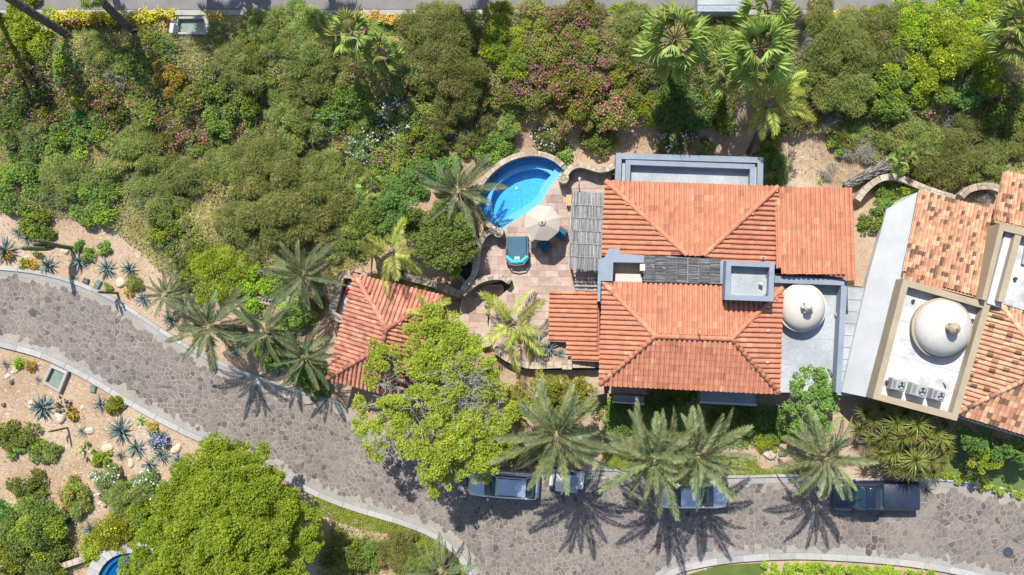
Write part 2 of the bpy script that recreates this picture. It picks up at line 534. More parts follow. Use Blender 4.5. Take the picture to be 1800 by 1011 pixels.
M['dategrey'] = leafmat('frond_greygreen', [(0, (0.055, 0.078, 0.034)), (0.5, (0.115, 0.148, 0.068)), (1, (0.24, 0.265, 0.14))], gain=1.3, rough=0.6, trans=0.2, spec=0.2)
M['coco'] = leafmat('frond_coconut', gain=1.6, stops=[(0, (0.12, 0.15, 0.018)), (0.5, (0.22, 0.25, 0.035)), (1, (0.38, 0.34, 0.075))], rough=0.4, trans=0.2, spec=0.4)
M['rachis'] = plain('frond_stalk', (0.19, 0.16, 0.075), (0.26, 0.22, 0.115), 4, 0.6)
M['deadfrond'] = plain('dead_frond', (0.17, 0.125, 0.075), (0.27, 0.205, 0.13), 4, 0.9)
M['litter'] = leafmat('leaf_litter', [(0, (0.10, 0.065, 0.03)), (0.5, (0.20, 0.14, 0.06)), (1, (0.32, 0.26, 0.09))], gain=1.0, trans=0.0)
M['fan'] = leafmat('fan_leaf', gain=1.45, stops=[(0, (0.09, 0.13, 0.022)), (0.5, (0.175, 0.22, 0.045)), (1, (0.30, 0.33, 0.09))], rough=0.5, trans=0.25, spec=0.3)
M['agave'] = leafmat('agave_leaf', [(0, (0.08, 0.12, 0.10)), (0.5, (0.14, 0.19, 0.165)), (1, (0.22, 0.27, 0.24))], gain=1.1, rough=0.5, trans=0.0)
M['aloe'] = leafmat('aloe_leaf', [(0, (0.09, 0.12, 0.035)), (0.5, (0.16, 0.20, 0.06)), (1, (0.25, 0.28, 0.10))], rough=0.45, trans=0.05)
M['strap'] = leafmat('strap_leaf', gain=1.3, stops=[(0, (0.085, 0.11, 0.016)), (0.45, (0.16, 0.185, 0.03)), (0.8, (0.26, 0.26, 0.06)), (1, (0.42, 0.33, 0.06))], rough=0.4, trans=0.15, spec=0.5)

def ground_material():
    m, nt, b = _mat('dry_soil')
    b.inputs['Roughness'].default_value = 0.95
    b.inputs['Specular IOR Level'].default_value = 0.15
    n1 = noise_tex(nt, 0.16, 6, 0.65)
    r1 = ramp(nt, [(0.34, (0.33, 0.235, 0.155)), (0.5, (0.42, 0.305, 0.205)), (0.66, (0.47, 0.37, 0.275))])
    nt.links.new(n1.outputs['Fac'], r1.inputs['Fac'])
    n2 = noise_tex(nt, 7.0, 6, 0.75)
    r2 = ramp(nt, [(0.30, (0.66, 0.64, 0.62)), (0.55, (1.0, 1.0, 1.0)), (0.72, (1.2, 1.2, 1.2))])
    nt.links.new(n2.outputs['Fac'], r2.inputs['Fac'])
    c = mixc(nt, 1.0, r1.outputs['Color'], r2.outputs['Color'], 'MULTIPLY')
    n3 = noise_tex(nt, 0.7, 5, 0.7)
    r3 = ramp(nt, [(0.56, (0, 0, 0)), (0.74, (0.55, 0.55, 0.55))])
    nt.links.new(n3.outputs['Fac'], r3.inputs['Fac'])
    c = mixc(nt, r3.outputs['Color'], c, (0.24, 0.17, 0.10))
    nt.links.new(c, b.inputs['Base Color'])
    bp = nt.nodes.new('ShaderNodeBump')
    bp.inputs['Strength'].default_value = 0.6
    bp.inputs['Distance'].default_value = 0.06
    nt.links.new(n2.outputs['Fac'], bp.inputs['Height'])
    nt.links.new(bp.outputs['Normal'], b.inputs['Normal'])
    return m
M['soil'] = ground_material()

def pool_material(name, c1, c2):
    m, nt, b = _mat(name)
    b.inputs['Roughness'].default_value = 0.35
    g = nt.nodes.new('ShaderNodeNewGeometry')
    v = nt.nodes.new('ShaderNodeTexVoronoi')
    v.inputs['Scale'].default_value = 9.0
    nt.links.new(g.outputs['Position'], v.inputs['Vector'])
    sep = nt.nodes.new('ShaderNodeSeparateColor')
    nt.links.new(v.outputs['Color'], sep.inputs[0])
    r = ramp(nt, [(0.0, c1), (0.75, c2), (1.0, tuple(min(1, c * 1.22) for c in c2))])
    nt.links.new(sep.outputs[0], r.inputs['Fac'])
    nt.links.new(r.outputs['Color'], b.inputs['Base Color'])
    return m
M['poolfloor'] = pool_material('pool_mosaic', (0.02, 0.31, 0.64), (0.03, 0.37, 0.72))
M['poolstep'] = plain('pool_step_plaster', (0.12, 0.40, 0.66), (0.15, 0.44, 0.70), 2.0, 0.5)
M['poolstep2'] = plain('pool_step_mosaic', (0.014, 0.26, 0.54), (0.02, 0.32, 0.62), 3.0, 0.5)

def water_material(name, tint):
    m, nt, b = _mat(name)
    nt.nodes.remove(b)
    tr = nt.nodes.new('ShaderNodeBsdfTransparent')
    tr.inputs['Color'].default_value = (*tint, 1)
    gl = nt.nodes.new('ShaderNodeBsdfGlossy')
    gl.inputs['Roughness'].default_value = 0.03
    n = noise_tex(nt, 3.0, 3, 0.5)
    bp = nt.nodes.new('ShaderNodeBump')
    bp.inputs['Strength'].default_value = 0.05
    bp.inputs['Distance'].default_value = 0.05
    nt.links.new(n.outputs['Fac'], bp.inputs['Height'])
    nt.links.new(bp.outputs['Normal'], gl.inputs['Normal'])
    fr = nt.nodes.new('ShaderNodeFresnel')
    fr.inputs['IOR'].default_value = 1.33
    mx = nt.nodes.new('ShaderNodeMixShader')
    nt.links.new(fr.outputs[0], mx.inputs[0])
    nt.links.new(tr.outputs[0], mx.inputs[1])
    nt.links.new(gl.outputs[0], mx.inputs[2])
    nt.links.new(mx.outputs[0], nt.nodes['Material Output'].inputs['Surface'])
    return m
M['water'] = water_material('pool_water', (0.90, 0.97, 1.0))
M['waterdark'] = water_material('plunge_water', (0.25, 0.55, 0.65))

def paint(name, c, metallic=0.5, rough=0.3):
    m, nt, b = _mat(name)
    b.inputs['Base Color'].default_value = (*c, 1)
    b.inputs['Metallic'].default_value = metallic
    b.inputs['Roughness'].default_value = rough
    b.inputs['Coat Weight'].default_value = 0.7
    b.inputs['Coat Roughness'].default_value = 0.05
    n = noise_tex(nt, 40, 2, 0.5)
    r = ramp(nt, [(0.3, tuple(x * 0.93 for x in c)), (0.7, tuple(min(1, x * 1.05) for x in c))])
    nt.links.new(n.outputs['Fac'], r.inputs['Fac'])
    nt.links.new(r.outputs['Color'], b.inputs['Base Color'])
    return m
M['silver'] = paint('silver_paint', (0.50, 0.56, 0.64))
M['whitepaint'] = paint('white_paint', (0.74, 0.76, 0.78), 0.0)
M['navy'] = paint('navy_paint', (0.012, 0.022, 0.05), 0.2)
M['glass'] = paint('tinted_glass', (0.012, 0.035, 0.05), 0.0, 0.05)
M['tyre'] = plain('tyre_rubber', (0.02, 0.02, 0.022), (0.03, 0.03, 0.032), 8, 0.9)
M['rim'] = plain('wheel_rim', (0.42, 0.42, 0.43), (0.5, 0.5, 0.51), 8, 0.35, metallic=0.7)
M['tail'] = plain('tail_lamp', (0.35, 0.015, 0.012), (0.42, 0.02, 0.02), 8, 0.2)
M['lens'] = plain('head_lamp', (0.75, 0.77, 0.8), (0.85, 0.86, 0.88), 8, 0.15)
M['tonneau'] = plain('bed_cover', (0.02, 0.03, 0.055), (0.03, 0.04, 0.07), 1.2, 0.45)
M['cartroof'] = plain('cart_roof', (0.62, 0.60, 0.57), (0.70, 0.68, 0.65), 2, 0.5)
M['cartgrey'] = plain('cart_grey', (0.24, 0.29, 0.34), (0.29, 0.34, 0.39), 2, 0.5)

# ================================================================== ground, roads, kerbs
def make_ground():
    def axis(lo, hi, step):
        core = list(np.arange(lo, hi + 1e-6, step))
        return np.array([-600, -300, -150, -90, -65] + core + [65, 90, 150, 300, 600], float)
    xs = axis(-46, 38, 0.7)
    ys = axis(-26, 30, 0.7)
    X, Y = np.meshgrid(xs, ys)
    Z = gz(X, Y)
    # gentle lumps on the bank only
    wgt = np.clip((Y - 5.5) / 3, 0, 1) * np.clip((18.0 - Y) / 1.5, 0, 1) * np.where((X > -9) & (Y < 12), 0.0, 1.0)
    Z = Z + wgt * (0.10 * np.sin(X * 0.9 + 1.3) * np.cos(Y * 1.1) + 0.06 * np.sin(X * 2.1 - Y * 1.7)) - 0.05
    V = np.stack([X.ravel(), Y.ravel(), Z.ravel()], 1)
    nx = len(xs)
    I, J = np.meshgrid(np.arange(len(ys) - 1), np.arange(nx - 1), indexing='ij')
    a = (I * nx + J).ravel()
    F = np.stack([a, a + 1, a + 1 + nx, a + nx], 1)
    me = np_mesh('ground', V, F, M['soil'], smooth=True)
    o = link('ground', me)
    structure(o, 'dry sandy soil of the garden and the bank')
make_ground()

def sheet(name, px, mat, z, label=None, base=None):
    mb = MB()
    P = [W(p[0], p[1], z) for p in px]
    mb.prism([(p.x, p.y) for p in P], z - 0.25, z)
    o = mb.build(name, mat)
    structure(o, label)
    return o

UP = spline([(-60, 466, 0), (0, 471, 0), (60, 478, 0), (112, 490, 0), (160, 508, 0), (205, 530, 0), (252, 560, 0), (300, 592, 0), (350, 621, 0), (402, 645, 0), (455, 665, 0),
             (510, 684, 0), (560, 697, 0), (610, 716, 0), (665, 760, 0), (730, 800, 0), (810, 822, 0), (900, 832, 0), (980, 832, 0), (1060, 828, 0), (1150, 836, 0), (1280, 841, 0), (1420, 839, 0), (1520, 846, 0), (1640, 846, 0), (1720, 853, 0), (1790, 868, 0), (1860, 886, 0)], 5)
LO = spline([(-60, 590, 0), (0, 605, 0), (80, 628, 0), (160, 668, 0), (240, 716, 0), (300, 748, 0), (360, 776, 0), (430, 801, 0), (500, 840, 0), (560, 870, 0), (620, 893, 0), (700, 917, 0), (755, 938, 0), (795, 965, 0), (818, 992, 0), (830, 1030, 0), (836, 1090, 0)], 5)
LR = spline([(1130, 1090, 0), (1150, 1040, 0), (1180, 1008, 0), (1230, 993, 0), (1300, 983, 0), (1400, 978, 0), (1500, 982, 0), (1600, 991, 0), (1690, 1006, 0), (1760, 1024, 0), (1860, 1050, 0)], 5)
road_px = [(p.x, p.y) for p in UP] + [(p.x, p.y) for p in LR[::-1]] + [(p.x, p.y) for p in LO[::-1]]
road = sheet('road', road_px, M['mortar'], 0.03, 'stone paved lane that curves past the houses')

def voronoi_stones(poly, spacing, edge, keep=None, jit=0.42):
    """irregular convex stones (plan polygons) that fill poly (metres)"""
    xs = [p[0] for p in poly]; ys = [p[1] for p in poly]
    pts, grid = [], {}
    cell = 0.55
    rnd = random.Random(5)
    y = min(ys) - 1
    row = 0
    while y < max(ys) + 1:
        x = min(xs) - 1 + (row % 2) * 0.5 * spacing(0, y)
        while x < max(xs) + 1:
            s = spacing(x, y)
            q = (x + rnd.uniform(-jit, jit) * s, y + rnd.uniform(-jit, jit) * s)
            if rnd.random() > 0.10:
                if inside(poly, *q) or seg_dist(poly, *q) < 1.0:
                    pts.append(q)
            x += s
        y += spacing(0, y) * 0.87
        row += 1
    cell = 1.0
    for i, p in enumerate(pts):
        grid.setdefault((int(p[0] // cell), int(p[1] // cell)), []).append(i)
    out = []
    for i, p in enumerate(pts):
        if not inside(poly, *p) or seg_dist(poly, *p) < edge + rnd.uniform(0, 0.45):
            continue
        s = spacing(*p)
        Pg = [(p[0] + a * s * 1.3, p[1] + b * s * 1.3) for a, b in ((-1, -1), (1, -1), (1, 1), (-1, 1))]
        gx, gy = int(p[0] // cell), int(p[1] // cell)
        r = 2
        nb = []
        for a in range(-r, r + 1):
            for b in range(-r, r + 1):
                nb += grid.get((gx + a, gy + b), [])
        gap = rnd.uniform(0.013, 0.026)
        for j in nb:
            if j == i: continue
            q = pts[j]
            dx, dy = q[0] - p[0], q[1] - p[1]
            d = math.hypot(dx, dy)
            if d > 3 * s or d < 1e-6: continue
            nxv, nyv = dx / d, dy / d
            lim = d / 2 - gap
            new = []
            for k in range(len(Pg)):
                a, b = Pg[k], Pg[(k + 1) % len(Pg)]
                da = (a[0] - p[0]) * nxv + (a[1] - p[1]) * nyv - lim
                db = (b[0] - p[0]) * nxv + (b[1] - p[1]) * nyv - lim
                if da <= 0: new.append(a)
                if (da < 0) != (db < 0):
                    t = da / (da - db)
                    new.append((a[0] + (b[0] - a[0]) * t, a[1] + (b[1] - a[1]) * t))
            Pg = new
            if len(Pg) < 3: break
        if len(Pg) >= 3:
            c = [sum(v[0] for v in Pg) / len(Pg), sum(v[1] for v in Pg) / len(Pg)]
            ok = [Pg[0]]
            for v in Pg[1:]:
                if math.hypot(v[0] - ok[-1][0], v[1] - ok[-1][1]) > 0.05: ok.append(v)
            if len(ok) < 3: continue
            area = abs(sum(ok[k][0] * ok[(k + 1) % len(ok)][1] - ok[(k + 1) % len(ok)][0] * ok[k][1] for k in range(len(ok)))) / 2
            if area < 0.018: continue
            if keep and not keep(*c): continue
            out.append((c, ok, area))
    return out

def stone_mesh(mb, c, P, z0, z1, bev=0.012):
    a = sum(P[k][0] * P[(k + 1) % len(P)][1] - P[(k + 1) % len(P)][0] * P[k][1] for k in range(len(P)))
    if a < 0: P = P[::-1]
    n = len(P)
    ins = [(c[0] + (p[0] - c[0]) * (1 - bev / max(0.05, math.hypot(p[0] - c[0], p[1] - c[1]))), c[1] + (p[1] - c[1]) * (1 - bev / max(0.05, math.hypot(p[0] - c[0], p[1] - c[1])))) for p in P]
    V = [(p[0], p[1], z0) for p in P] + [(p[0], p[1], z1 - bev) for p in P] + [(p[0], p[1], z1) for p in ins]
    F = [tuple(range(2 * n, 3 * n))]
    for k in range(n):
        F += [(k, (k + 1) % n, n + (k + 1) % n, n + k), (n + k, n + (k + 1) % n, 2 * n + (k + 1) % n, 2 * n + k)]
    mb.add(V, F)

def lay(stones, parent, name, z0, z1, mat, limit=300, cam=None, dz=0.006, stuff=None):
    """the stones that show largest are parts, the rest one part of kind stuff"""
    stones = sorted(stones, key=lambda s: -s[2])
    rest = MB()
    for k, (c, P, A) in enumerate(stones):
        dzz = random.uniform(-dz, dz)
        if k < limit:
            mb = MB()
            stone_mesh(mb, c, P, z0, z1 + dzz)
            mb.build(name, mat, parent)
        else:
            stone_mesh(rest, c, P, z0, z1 + dzz)
    if rest.v:
        o = rest.build(stuff or name + 's', mat, parent)
        o['kind'] = 'stuff'

road_m = [tuple(W(*p, 0.03))[:2] for p in road_px]
def road_spacing(x, y):
    return 0.315 + 0.10 * min(1, max(0, (x + 12) / 25))
vis = lambda x, y: -41 < x < 31 and -19 < y < 22
st = voronoi_stones(road_m, road_spacing, 0.42, vis)
lay(st, road, 'paving_stone', 0.0, 0.05, M['stone'], 300, stuff='paving_stones')

def kerb(path_px, w, z1, name, label, step=1.75, side=1, gutter=0.0):
    P = [W(p[0], p[1], z1) for p in path_px]
    P = [Vector((p.x, p.y, 0)) for p in P]
    base = MB()
    base.ribbon(P, w * 0.8, -0.2, z1 - 0.03)
    k = base.build(name, M['gutter'])
    structure(k, label)
    Q = resample(P, step / 5)
    i = 0
    while i + 5 < len(Q):
        seg = [q.copy() for q in Q[i:i + 6]]
        d = (seg[1] - seg[0]).normalized() * 0.012
        seg[0] = seg[0] + d
        d = (seg[-1] - seg[-2]).normalized() * 0.012
        seg[-1] = seg[-1] - d
        mb = MB()
        mb.ribbon(seg, w, -0.15, z1)
        mb.build('kerb_stone', M['kerb'], k)
        i += 5
    if gutter > 0:
        off = []
        for j, p in enumerate(P):
            t = (P[min(j + 1, len(P) - 1)] - P[max(j - 1, 0)]).normalized()
            off.append(p + Vector((-t.y, t.x, 0)) * side * (w / 2 + gutter / 2 + 0.01))
        g = MB()
        g.ribbon(off, gutter, -0.1, 0.045)
        g.build('gutter', M['gutter'], k)
    return k
kerb([(p.x, p.y) for p in LO], 0.36, 0.15, 'kerb', 'pale concrete kerb along the lower edge of the stone lane', side=1, gutter=0.32)
kerb([(p.x, p.y) for p in LR], 0.42, 0.15, 'kerb', 'pale curved concrete kerb round the bottom right lawn', side=1, gutter=0.42)
kerb([(p.x, p.y) for p in UP[:66]], 0.26, 0.13, 'kerb', 'greyish concrete kerb between the agave bed and the lane', side=-1, gutter=0.34)
kerb([(p.x, p.y - 3) for p in UP[88:]], 0.16, 0.15, 'kerb', 'narrow kerb in front of the grass strip and parked cars', side=-1, gutter=0.42)

# the upper road, its pavement and the small lawns beside it
def slope_sheet(name, px, mat, z0, z1, label):
    mb = MB()
    P = [W(a, b, z1) for a, b in px]
    mb.prism([(p.x, p.y) for p in P], z0, z1)
    o = mb.build(name, mat)
    return structure(o, label)
slope_sheet('upper_road', [(-3000, -240), (5000, -240), (5000, 16), (-3000, 16)], M['asphalt'], 1.7, 2.02, 'grey asphalt road along the top')
pav = slope_sheet('pavement', [(-3000, 17), (5000, 17), (5000, 27), (-3000, 27)], M['gutter'], 1.7, 2.08, 'pale concrete pavement below the asphalt road')
for k in range(26):
    a = -160 + k * 80
    mb = MB()
    P = [W(x, y, 2.1) for x, y in ((a, 17.5), (a + 79.4, 17.5), (a + 79.4, 26.5), (a, 26.5))]
    mb.prism([(p.x, p.y) for p in P], 2.0, 2.1)
    mb.build('concrete_slab', M['kerb'], pav)

def lawn(px, z, mat, label, name='lawn'):
    mb = MB()
    P = [W(a, b, z) for a, b in px]
    mb.prism([(p.x, p.y) for p in P], z - 0.5, z)
    return structure(mb.build(name, mat), label)
lawn([(95, 41), (205, 38), (215, 62), (100, 68)], 2.03, M['lawn'], 'mown lawn below the yellow flower hedge')
lawn([(640, 36), (715, 36), (712, 62), (645, 60)], 2.03, M['lawn'], 'small mown lawn patch beside the fan palms')
lawn([(1654, 770), (1700, 762), (1860, 790), (1860, 872), (1795, 862), (1720, 846), (1660, 838)], 0.04, M['lawn2'], 'smooth green lawn in front of the right house')
lawn([(1182, 1040), (1212, 1010), (1262, 995), (1345, 990), (1345, 1060), (1182, 1060)], 0.04, M['lawn'], 'flat green turf in the bottom bend')

# ================================================================== patio
PZ = 1.2
pool_arc = spline([(868, 402, 0), (851, 383, 0), (842.5, 358, 0), (846, 335, 0), (856, 315, 0), (874, 297, 0), (898, 283, 0), (925, 276, 0), (950, 276.5, 0), (972, 285, 0), (988, 299, 0)], 5)
pool_in = spline([(988, 299, 0), (980, 314, 0), (967, 328, 0), (958, 345, 0), (949, 359, 0), (933, 370, 0), (916, 381, 0), (899, 391, 0), (884, 403, 0)], 4)
pool_px = [(p.x, p.y) for p in pool_arc] + [(p.x, p.y) for p in pool_in[1:]]
edge_l = [(884, 403), (872, 412), (852, 416), (842, 432), (838, 460), (832, 486), (819, 505), (850, 500), (885, 492), (902, 500), (880, 520), (862, 545), (858, 580), (866, 612), (893, 630), (930, 642)]
patio_px = [(p.x, p.y) for p in pool_in[::-1]][0:0]
patio_px = [(p.x, p.y) for p in pool_in] + edge_l[1:] + [(1062, 642), (1062, 560), (1075, 520), (1075, 300), (1040, 296), (1020, 290), (1003, 296)]
patio = MB()
pp = [W(a, b, PZ) for a, b in patio_px]
patio.prism([(p.x, p.y) for p in pp], -0.1, PZ)
patio = structure(patio.build('patio', M['paver_bed']), 'raised patio of pinkish stone slabs by the pool')
def pavers():
    rnd = random.Random(3)
    P = [(p.x, p.y) for p in pp]
    out = []
    x0, x1, y0, y1 = min(p[0] for p in P), max(p[0] for p in P), min(p[1] for p in P), max(p[1] for p in P)
    y = y0
    while y < y1:
        h = rnd.choice((0.42, 0.52, 0.62))
        x = x0 + rnd.uniform(-0.5, 0)
        while x < x1:
            w = rnd.choice((0.42, 0.55, 0.7, 0.85))
            c = (x + w / 2, y + h / 2)
            if inside(P, *c) and seg_dist(P, *c) > 0.25:
                g = 0.008
                out.append((c, [(x + g, y + g), (x + w - g, y + g), (x + w - g, y + h - g), (x + g, y + h - g)], w * h))
            x += w
        y += h
    return out
lay(pavers(), patio, 'paving_slab', PZ - 0.05, PZ + 0.02, M['paver'], 290, dz=0.003, stuff='paving_slabs')

# the lower landing beside the arched wall
low_px = [(812, 522), (836, 506), (860, 500), (884, 500), (888, 520), (864, 540), (856, 562), (860, 585), (866, 606), (850, 612), (826, 596), (806, 560)]
LZ = 0.55
lpp = [W(a, b, LZ) for a, b in low_px]
landing = MB(); landing.prism([(p.x, p.y) for p in lpp], -0.1, LZ)
landing = structure(landing.build('landing', M['paver_bed']), 'lower stone landing left of the coconut palm')
pp_keep = pp; pp = lpp
lay(pavers(), landing, 'paving_slab', LZ - 0.05, LZ + 0.02, M['paver'], 290, dz=0.003)
pp = pp_keep

up_px = [(852, 622), (872, 626), (893, 640), (918, 648), (940, 651), (1060, 650), (1062, 692), (1010, 702), (930, 700), (880, 680), (850, 650)]
UZ = 1.6
lpp = [W(a, b, UZ) for a, b in up_px]
mb_ = MB(); mb_.prism([(p.x, p.y) for p in lpp], -0.1, UZ)
structure(mb_.build('garden_path', M['soil']), 'raised sandy path below the planter wall')

# ================================================================== garden walls of stone
def stone_wall(path_px, w, z0, z1, label, step=0.36, n=5, closed=False, group=None):
    P = [W(p[0], p[1], z1) for p in spline([(a, b, 0) for a, b in path_px], n, closed)]
    P = [Vector((p.x, p.y, 0)) for p in P]
    mb = MB()
    mb.ribbon(P, w * 0.92, z0, z1 - 0.06)
    c = P[len(P) // 2]
    root = mb.build('stone_wall', M['walljoint'], org=(c.x, c.y, z0))
    tag(root, label, 'stone wall', group)
    Q = resample(P, step / 3)
    rnd = random.Random(len(P) * 7 + int(path_px[0][0]))
    i = 0
    while i + 2 < len(Q):
        L = min(rnd.choice((2, 3, 3, 4)), len(Q) - 1 - i)
        seg = [q.copy() for q in Q[i:i + L + 1]]
        if len(seg) < 2: break
        d = (seg[-1] - seg[0]).normalized() * 0.012
        seg[0] += d; seg[-1] -= d
        splits = [(-0.5, 0.5)] if rnd.random() < 0.5 else [(-0.5, rnd.uniform(-0.15, 0.15)), None]
        if splits[-1] is None: splits[-1] = (splits[0][1] + 0.05, 0.5)
        for a, b in splits:
            off = []
            for j, p in enumerate(seg):
                t = (seg[min(j + 1, len(seg) - 1)] - seg[max(j - 1, 0)]).normalized()
                off.append(p + Vector((-t.y, t.x, 0)) * w * (a + b) / 2)
            m2 = MB()
            m2.ribbon(off, w * (b - a), z1 - 0.12, z1 + rnd.uniform(-0.02, 0.03))
            m2.build('stone', M['wallstone'], root)
        i += L
    return root

stone_wall([(870, 404), (850, 385), (839, 358), (842, 333), (853, 312), (872, 293), (897, 278), (925, 270.5), (952, 271), (976, 280), (994, 296)], 0.34, 0, PZ + 0.45, 'curved stone wall round the back of the pool', step=0.4)
stone_wall([(994, 306), (1002, 296), (1012, 291), (1024, 290), (1038, 294), (1052, 298), (1066, 297), (1080, 291)], 0.36, 0.3, PZ + 0.95, 'wavy low stone wall from pool to villa', step=0.36)
stone_wall([(878, 409), (866, 406), (855, 410), (847, 420), (841, 434), (838, 452), (836, 470), (831, 486), (820, 500), (811, 512)], 0.36, 0, PZ + 0.9, 'winding stone wall between patio and the leafy trees', step=0.36)
stone_wall([(812, 518), (822, 508), (836, 497), (852, 490), (868, 487), (884, 488), (896, 496)], 0.36, 0, PZ + 0.8, 'arched stone wall above the patio steps', step=0.36)
stone_wall([(868, 613), (880, 622), (896, 632), (918, 640), (940, 643), (968, 642), (1000, 641), (1052, 641)], 0.42, 0, 2.5, 'stone wall below the patio planter', step=0.4)
stone_wall([(700, 478), (716, 487), (745, 494), (770, 502), (800, 514), (812, 520)], 0.5, 0, 1.0, 'rough stone wall above the small tiled roof', step=0.42)
stone_wall([(800, 478), (812, 492), (824, 500)], 0.22, 0, 0.9, 'short stone rim round the sunken dark basin', step=0.36)
stone_wall([(822, 398), (833, 418), (842, 436)], 0.5, 0, 0.95, 'stone retaining wall under the grey date palm', step=0.42)
stone_wall([(1508, 352), (1520, 335), (1540, 318), (1560, 311), (1580, 312), (1605, 322), (1640, 336), (1680, 348)], 0.42, 0, 0.9, 'curved stone wall behind the neighbouring roof', step=0.42)
stone_wall([(1690, 345), (1702, 334), (1720, 328), (1742, 327), (1758, 332)], 0.45, 0, 0.9, 'short curved stone wall by the corner roof', step=0.42)
stone_wall([(1500, 470), (1516, 465), (1530, 455)], 0.4, 0, 0.6, 'low stone step wall between the two houses', step=0.4)
stone_wall([(55, 1030), (90, 1003), (125, 990), (150, 982)], 0.4, 0, 0.5, 'low stone wall left of the plunge pool', step=0.42)

# round pillar ends and the square pier
def disc_pillar(px, py, r, z1, label):
    p = W(px, py, z1)
    mb = MB()
    mb.lathe((p.x, p.y, 0), [(r, 0), (r, z1 - 0.08), (r * 0.96, z1 - 0.04)], 18)
    o = tag(mb.build('stone_pillar', M['walljoint'], org=(p.x, p.y, 0)), label, 'pillar')
    for k in range(9):
        a0, a1 = 2 * math.pi * k / 9 + 0.03, 2 * math.pi * (k + 1) / 9 - 0.03
        pts = [(p.x + q * math.cos(a), p.y + q * math.sin(a)) for q, a in ((r * 0.5, a0), (r, a0), (r, (a0 + a1) / 2), (r, a1), (r * 0.5, a1))]
        m2 = MB(); stone_mesh(m2, (p.x + r * 0.75 * math.cos((a0 + a1) / 2), p.y + r * 0.75 * math.sin((a0 + a1) / 2)), pts, z1 - 0.1, z1 + random.uniform(0, 0.03))
        m2.build('stone', M['wallstone'], o)
    pts = [(p.x + r * 0.45 * math.cos(a), p.y + r * 0.45 * math.sin(a)) for a in np.linspace(0, 2 * math.pi, 8)[:-1]]
    m2 = MB(); stone_mesh(m2, (p.x, p.y), pts, z1 - 0.1, z1 + 0.03)
    m2.build('stone', M['wallstone'], o)
disc_pillar(990.5, 313, 0.36, PZ + 1.02, 'round stone pillar at the upper right end of the pool')
disc_pillar(876, 408, 0.34, PZ + 0.98, 'round stone pillar at the lower left end of the pool')
def pier(px, py, s, z1, label):
    p = W(px, py, z1)
    mb = MB(); mb.box((p.x, p.y, z1 / 2), (s, s, z1), mi=0, bev=0.02)
    o = tag(mb.build('stone_pier', M['walljoint'], org=(p.x, p.y, 0)), label, 'pillar')
    for a in (-1, 1):
        for b in (-1, 1):
            m2 = MB(); m2.box((p.x + a * s * 0.255, p.y + b * s * 0.255, z1 + 0.03), (s * 0.49, s * 0.49, 0.1), bev=0.015)
            m2.build('stone', M['wallstone'], o)
pier(997, 641, 0.62, 2.6, 'square stone pier in the wall below the planter')

# ================================================================== swimming pool
def swimming_pool():
    inset_px = pool_px
    cen = W(905, 350, PZ)
    root = thing('swimming_pool', 'crescent shaped blue swimming pool with a curved step ledge', 'pool', (cen.x, cen.y, 0))
    Pw = [W(a, b, PZ) for a, b in pool_px]
    mb = MB(); mb.prism([(p.x, p.y) for p in Pw], 0.0, 0.06)
    mb.build('pool_floor', M['poolfloor'], root)
    # the rim of the shell: a thin wall that follows the outline
    arcw = [W(p.x, p.y, PZ) for p in pool_arc]
    def shrink(path, d, left):
        out = []
        for j, p in enumerate(path):
            t = (path[min(j + 1, len(path) - 1)] - path[max(j - 1, 0)]).normalized()
            out.append(p + Vector((-t.y, t.x, 0)) * (d if left else -d))
        return out
    area = sum(arcw[k].x * arcw[k + 1].y - arcw[k + 1].x * arcw[k].y for k in range(len(arcw) - 1))
    # arc runs clockwise seen from above: the water is on its right
    for k, (d, w, z, mt, nm) in enumerate(((0.22, 0.46, PZ - 0.45, 'poolstep2', 'pool_step'), (0.58, 0.24, PZ - 0.40, 'poolstep', 'pool_step'), (0.03, 0.12, PZ - 0.03, 'poolstep2', 'pool_wall'))):
        q = shrink(arcw, d, False)
        m2 = MB(); m2.ribbon(q, w, 0.0, z); m2.build(nm, M[mt], root)
    inw = [W(p.x, p.y, PZ) for p in pool_in]
    q = shrink(inw, 0.26, False)
    m2 = MB(); m2.ribbon(q, 0.50, 0.0, PZ - 0.22); m2.build('pool_ledge', M['poolstep'], root)
    q = shrink(inw, 0.02, False)
    m2 = MB(); m2.ribbon(q, 0.1, 0.0, PZ - 0.01); m2.build('pool_wall', M['poolstep'], root)
    p = W(908, 331, 0.1)
    m2 = MB(); m2.lathe((p.x, p.y, 0.055), [(0.11, 0), (0.11, 0.03), (0.07, 0.05)], 12); m2.build('drain_cover', M['white'], root)
    wz = PZ - 0.12
    mw = MB()
    n = len(Pw)
    c2 = [(p.x, p.y, wz) for p in Pw]
    mw.add(c2, [tuple(range(n))])
    w = mw.build('pool_water', M['water'])
    structure(w, 'clear blue water in the crescent pool')
swimming_pool()

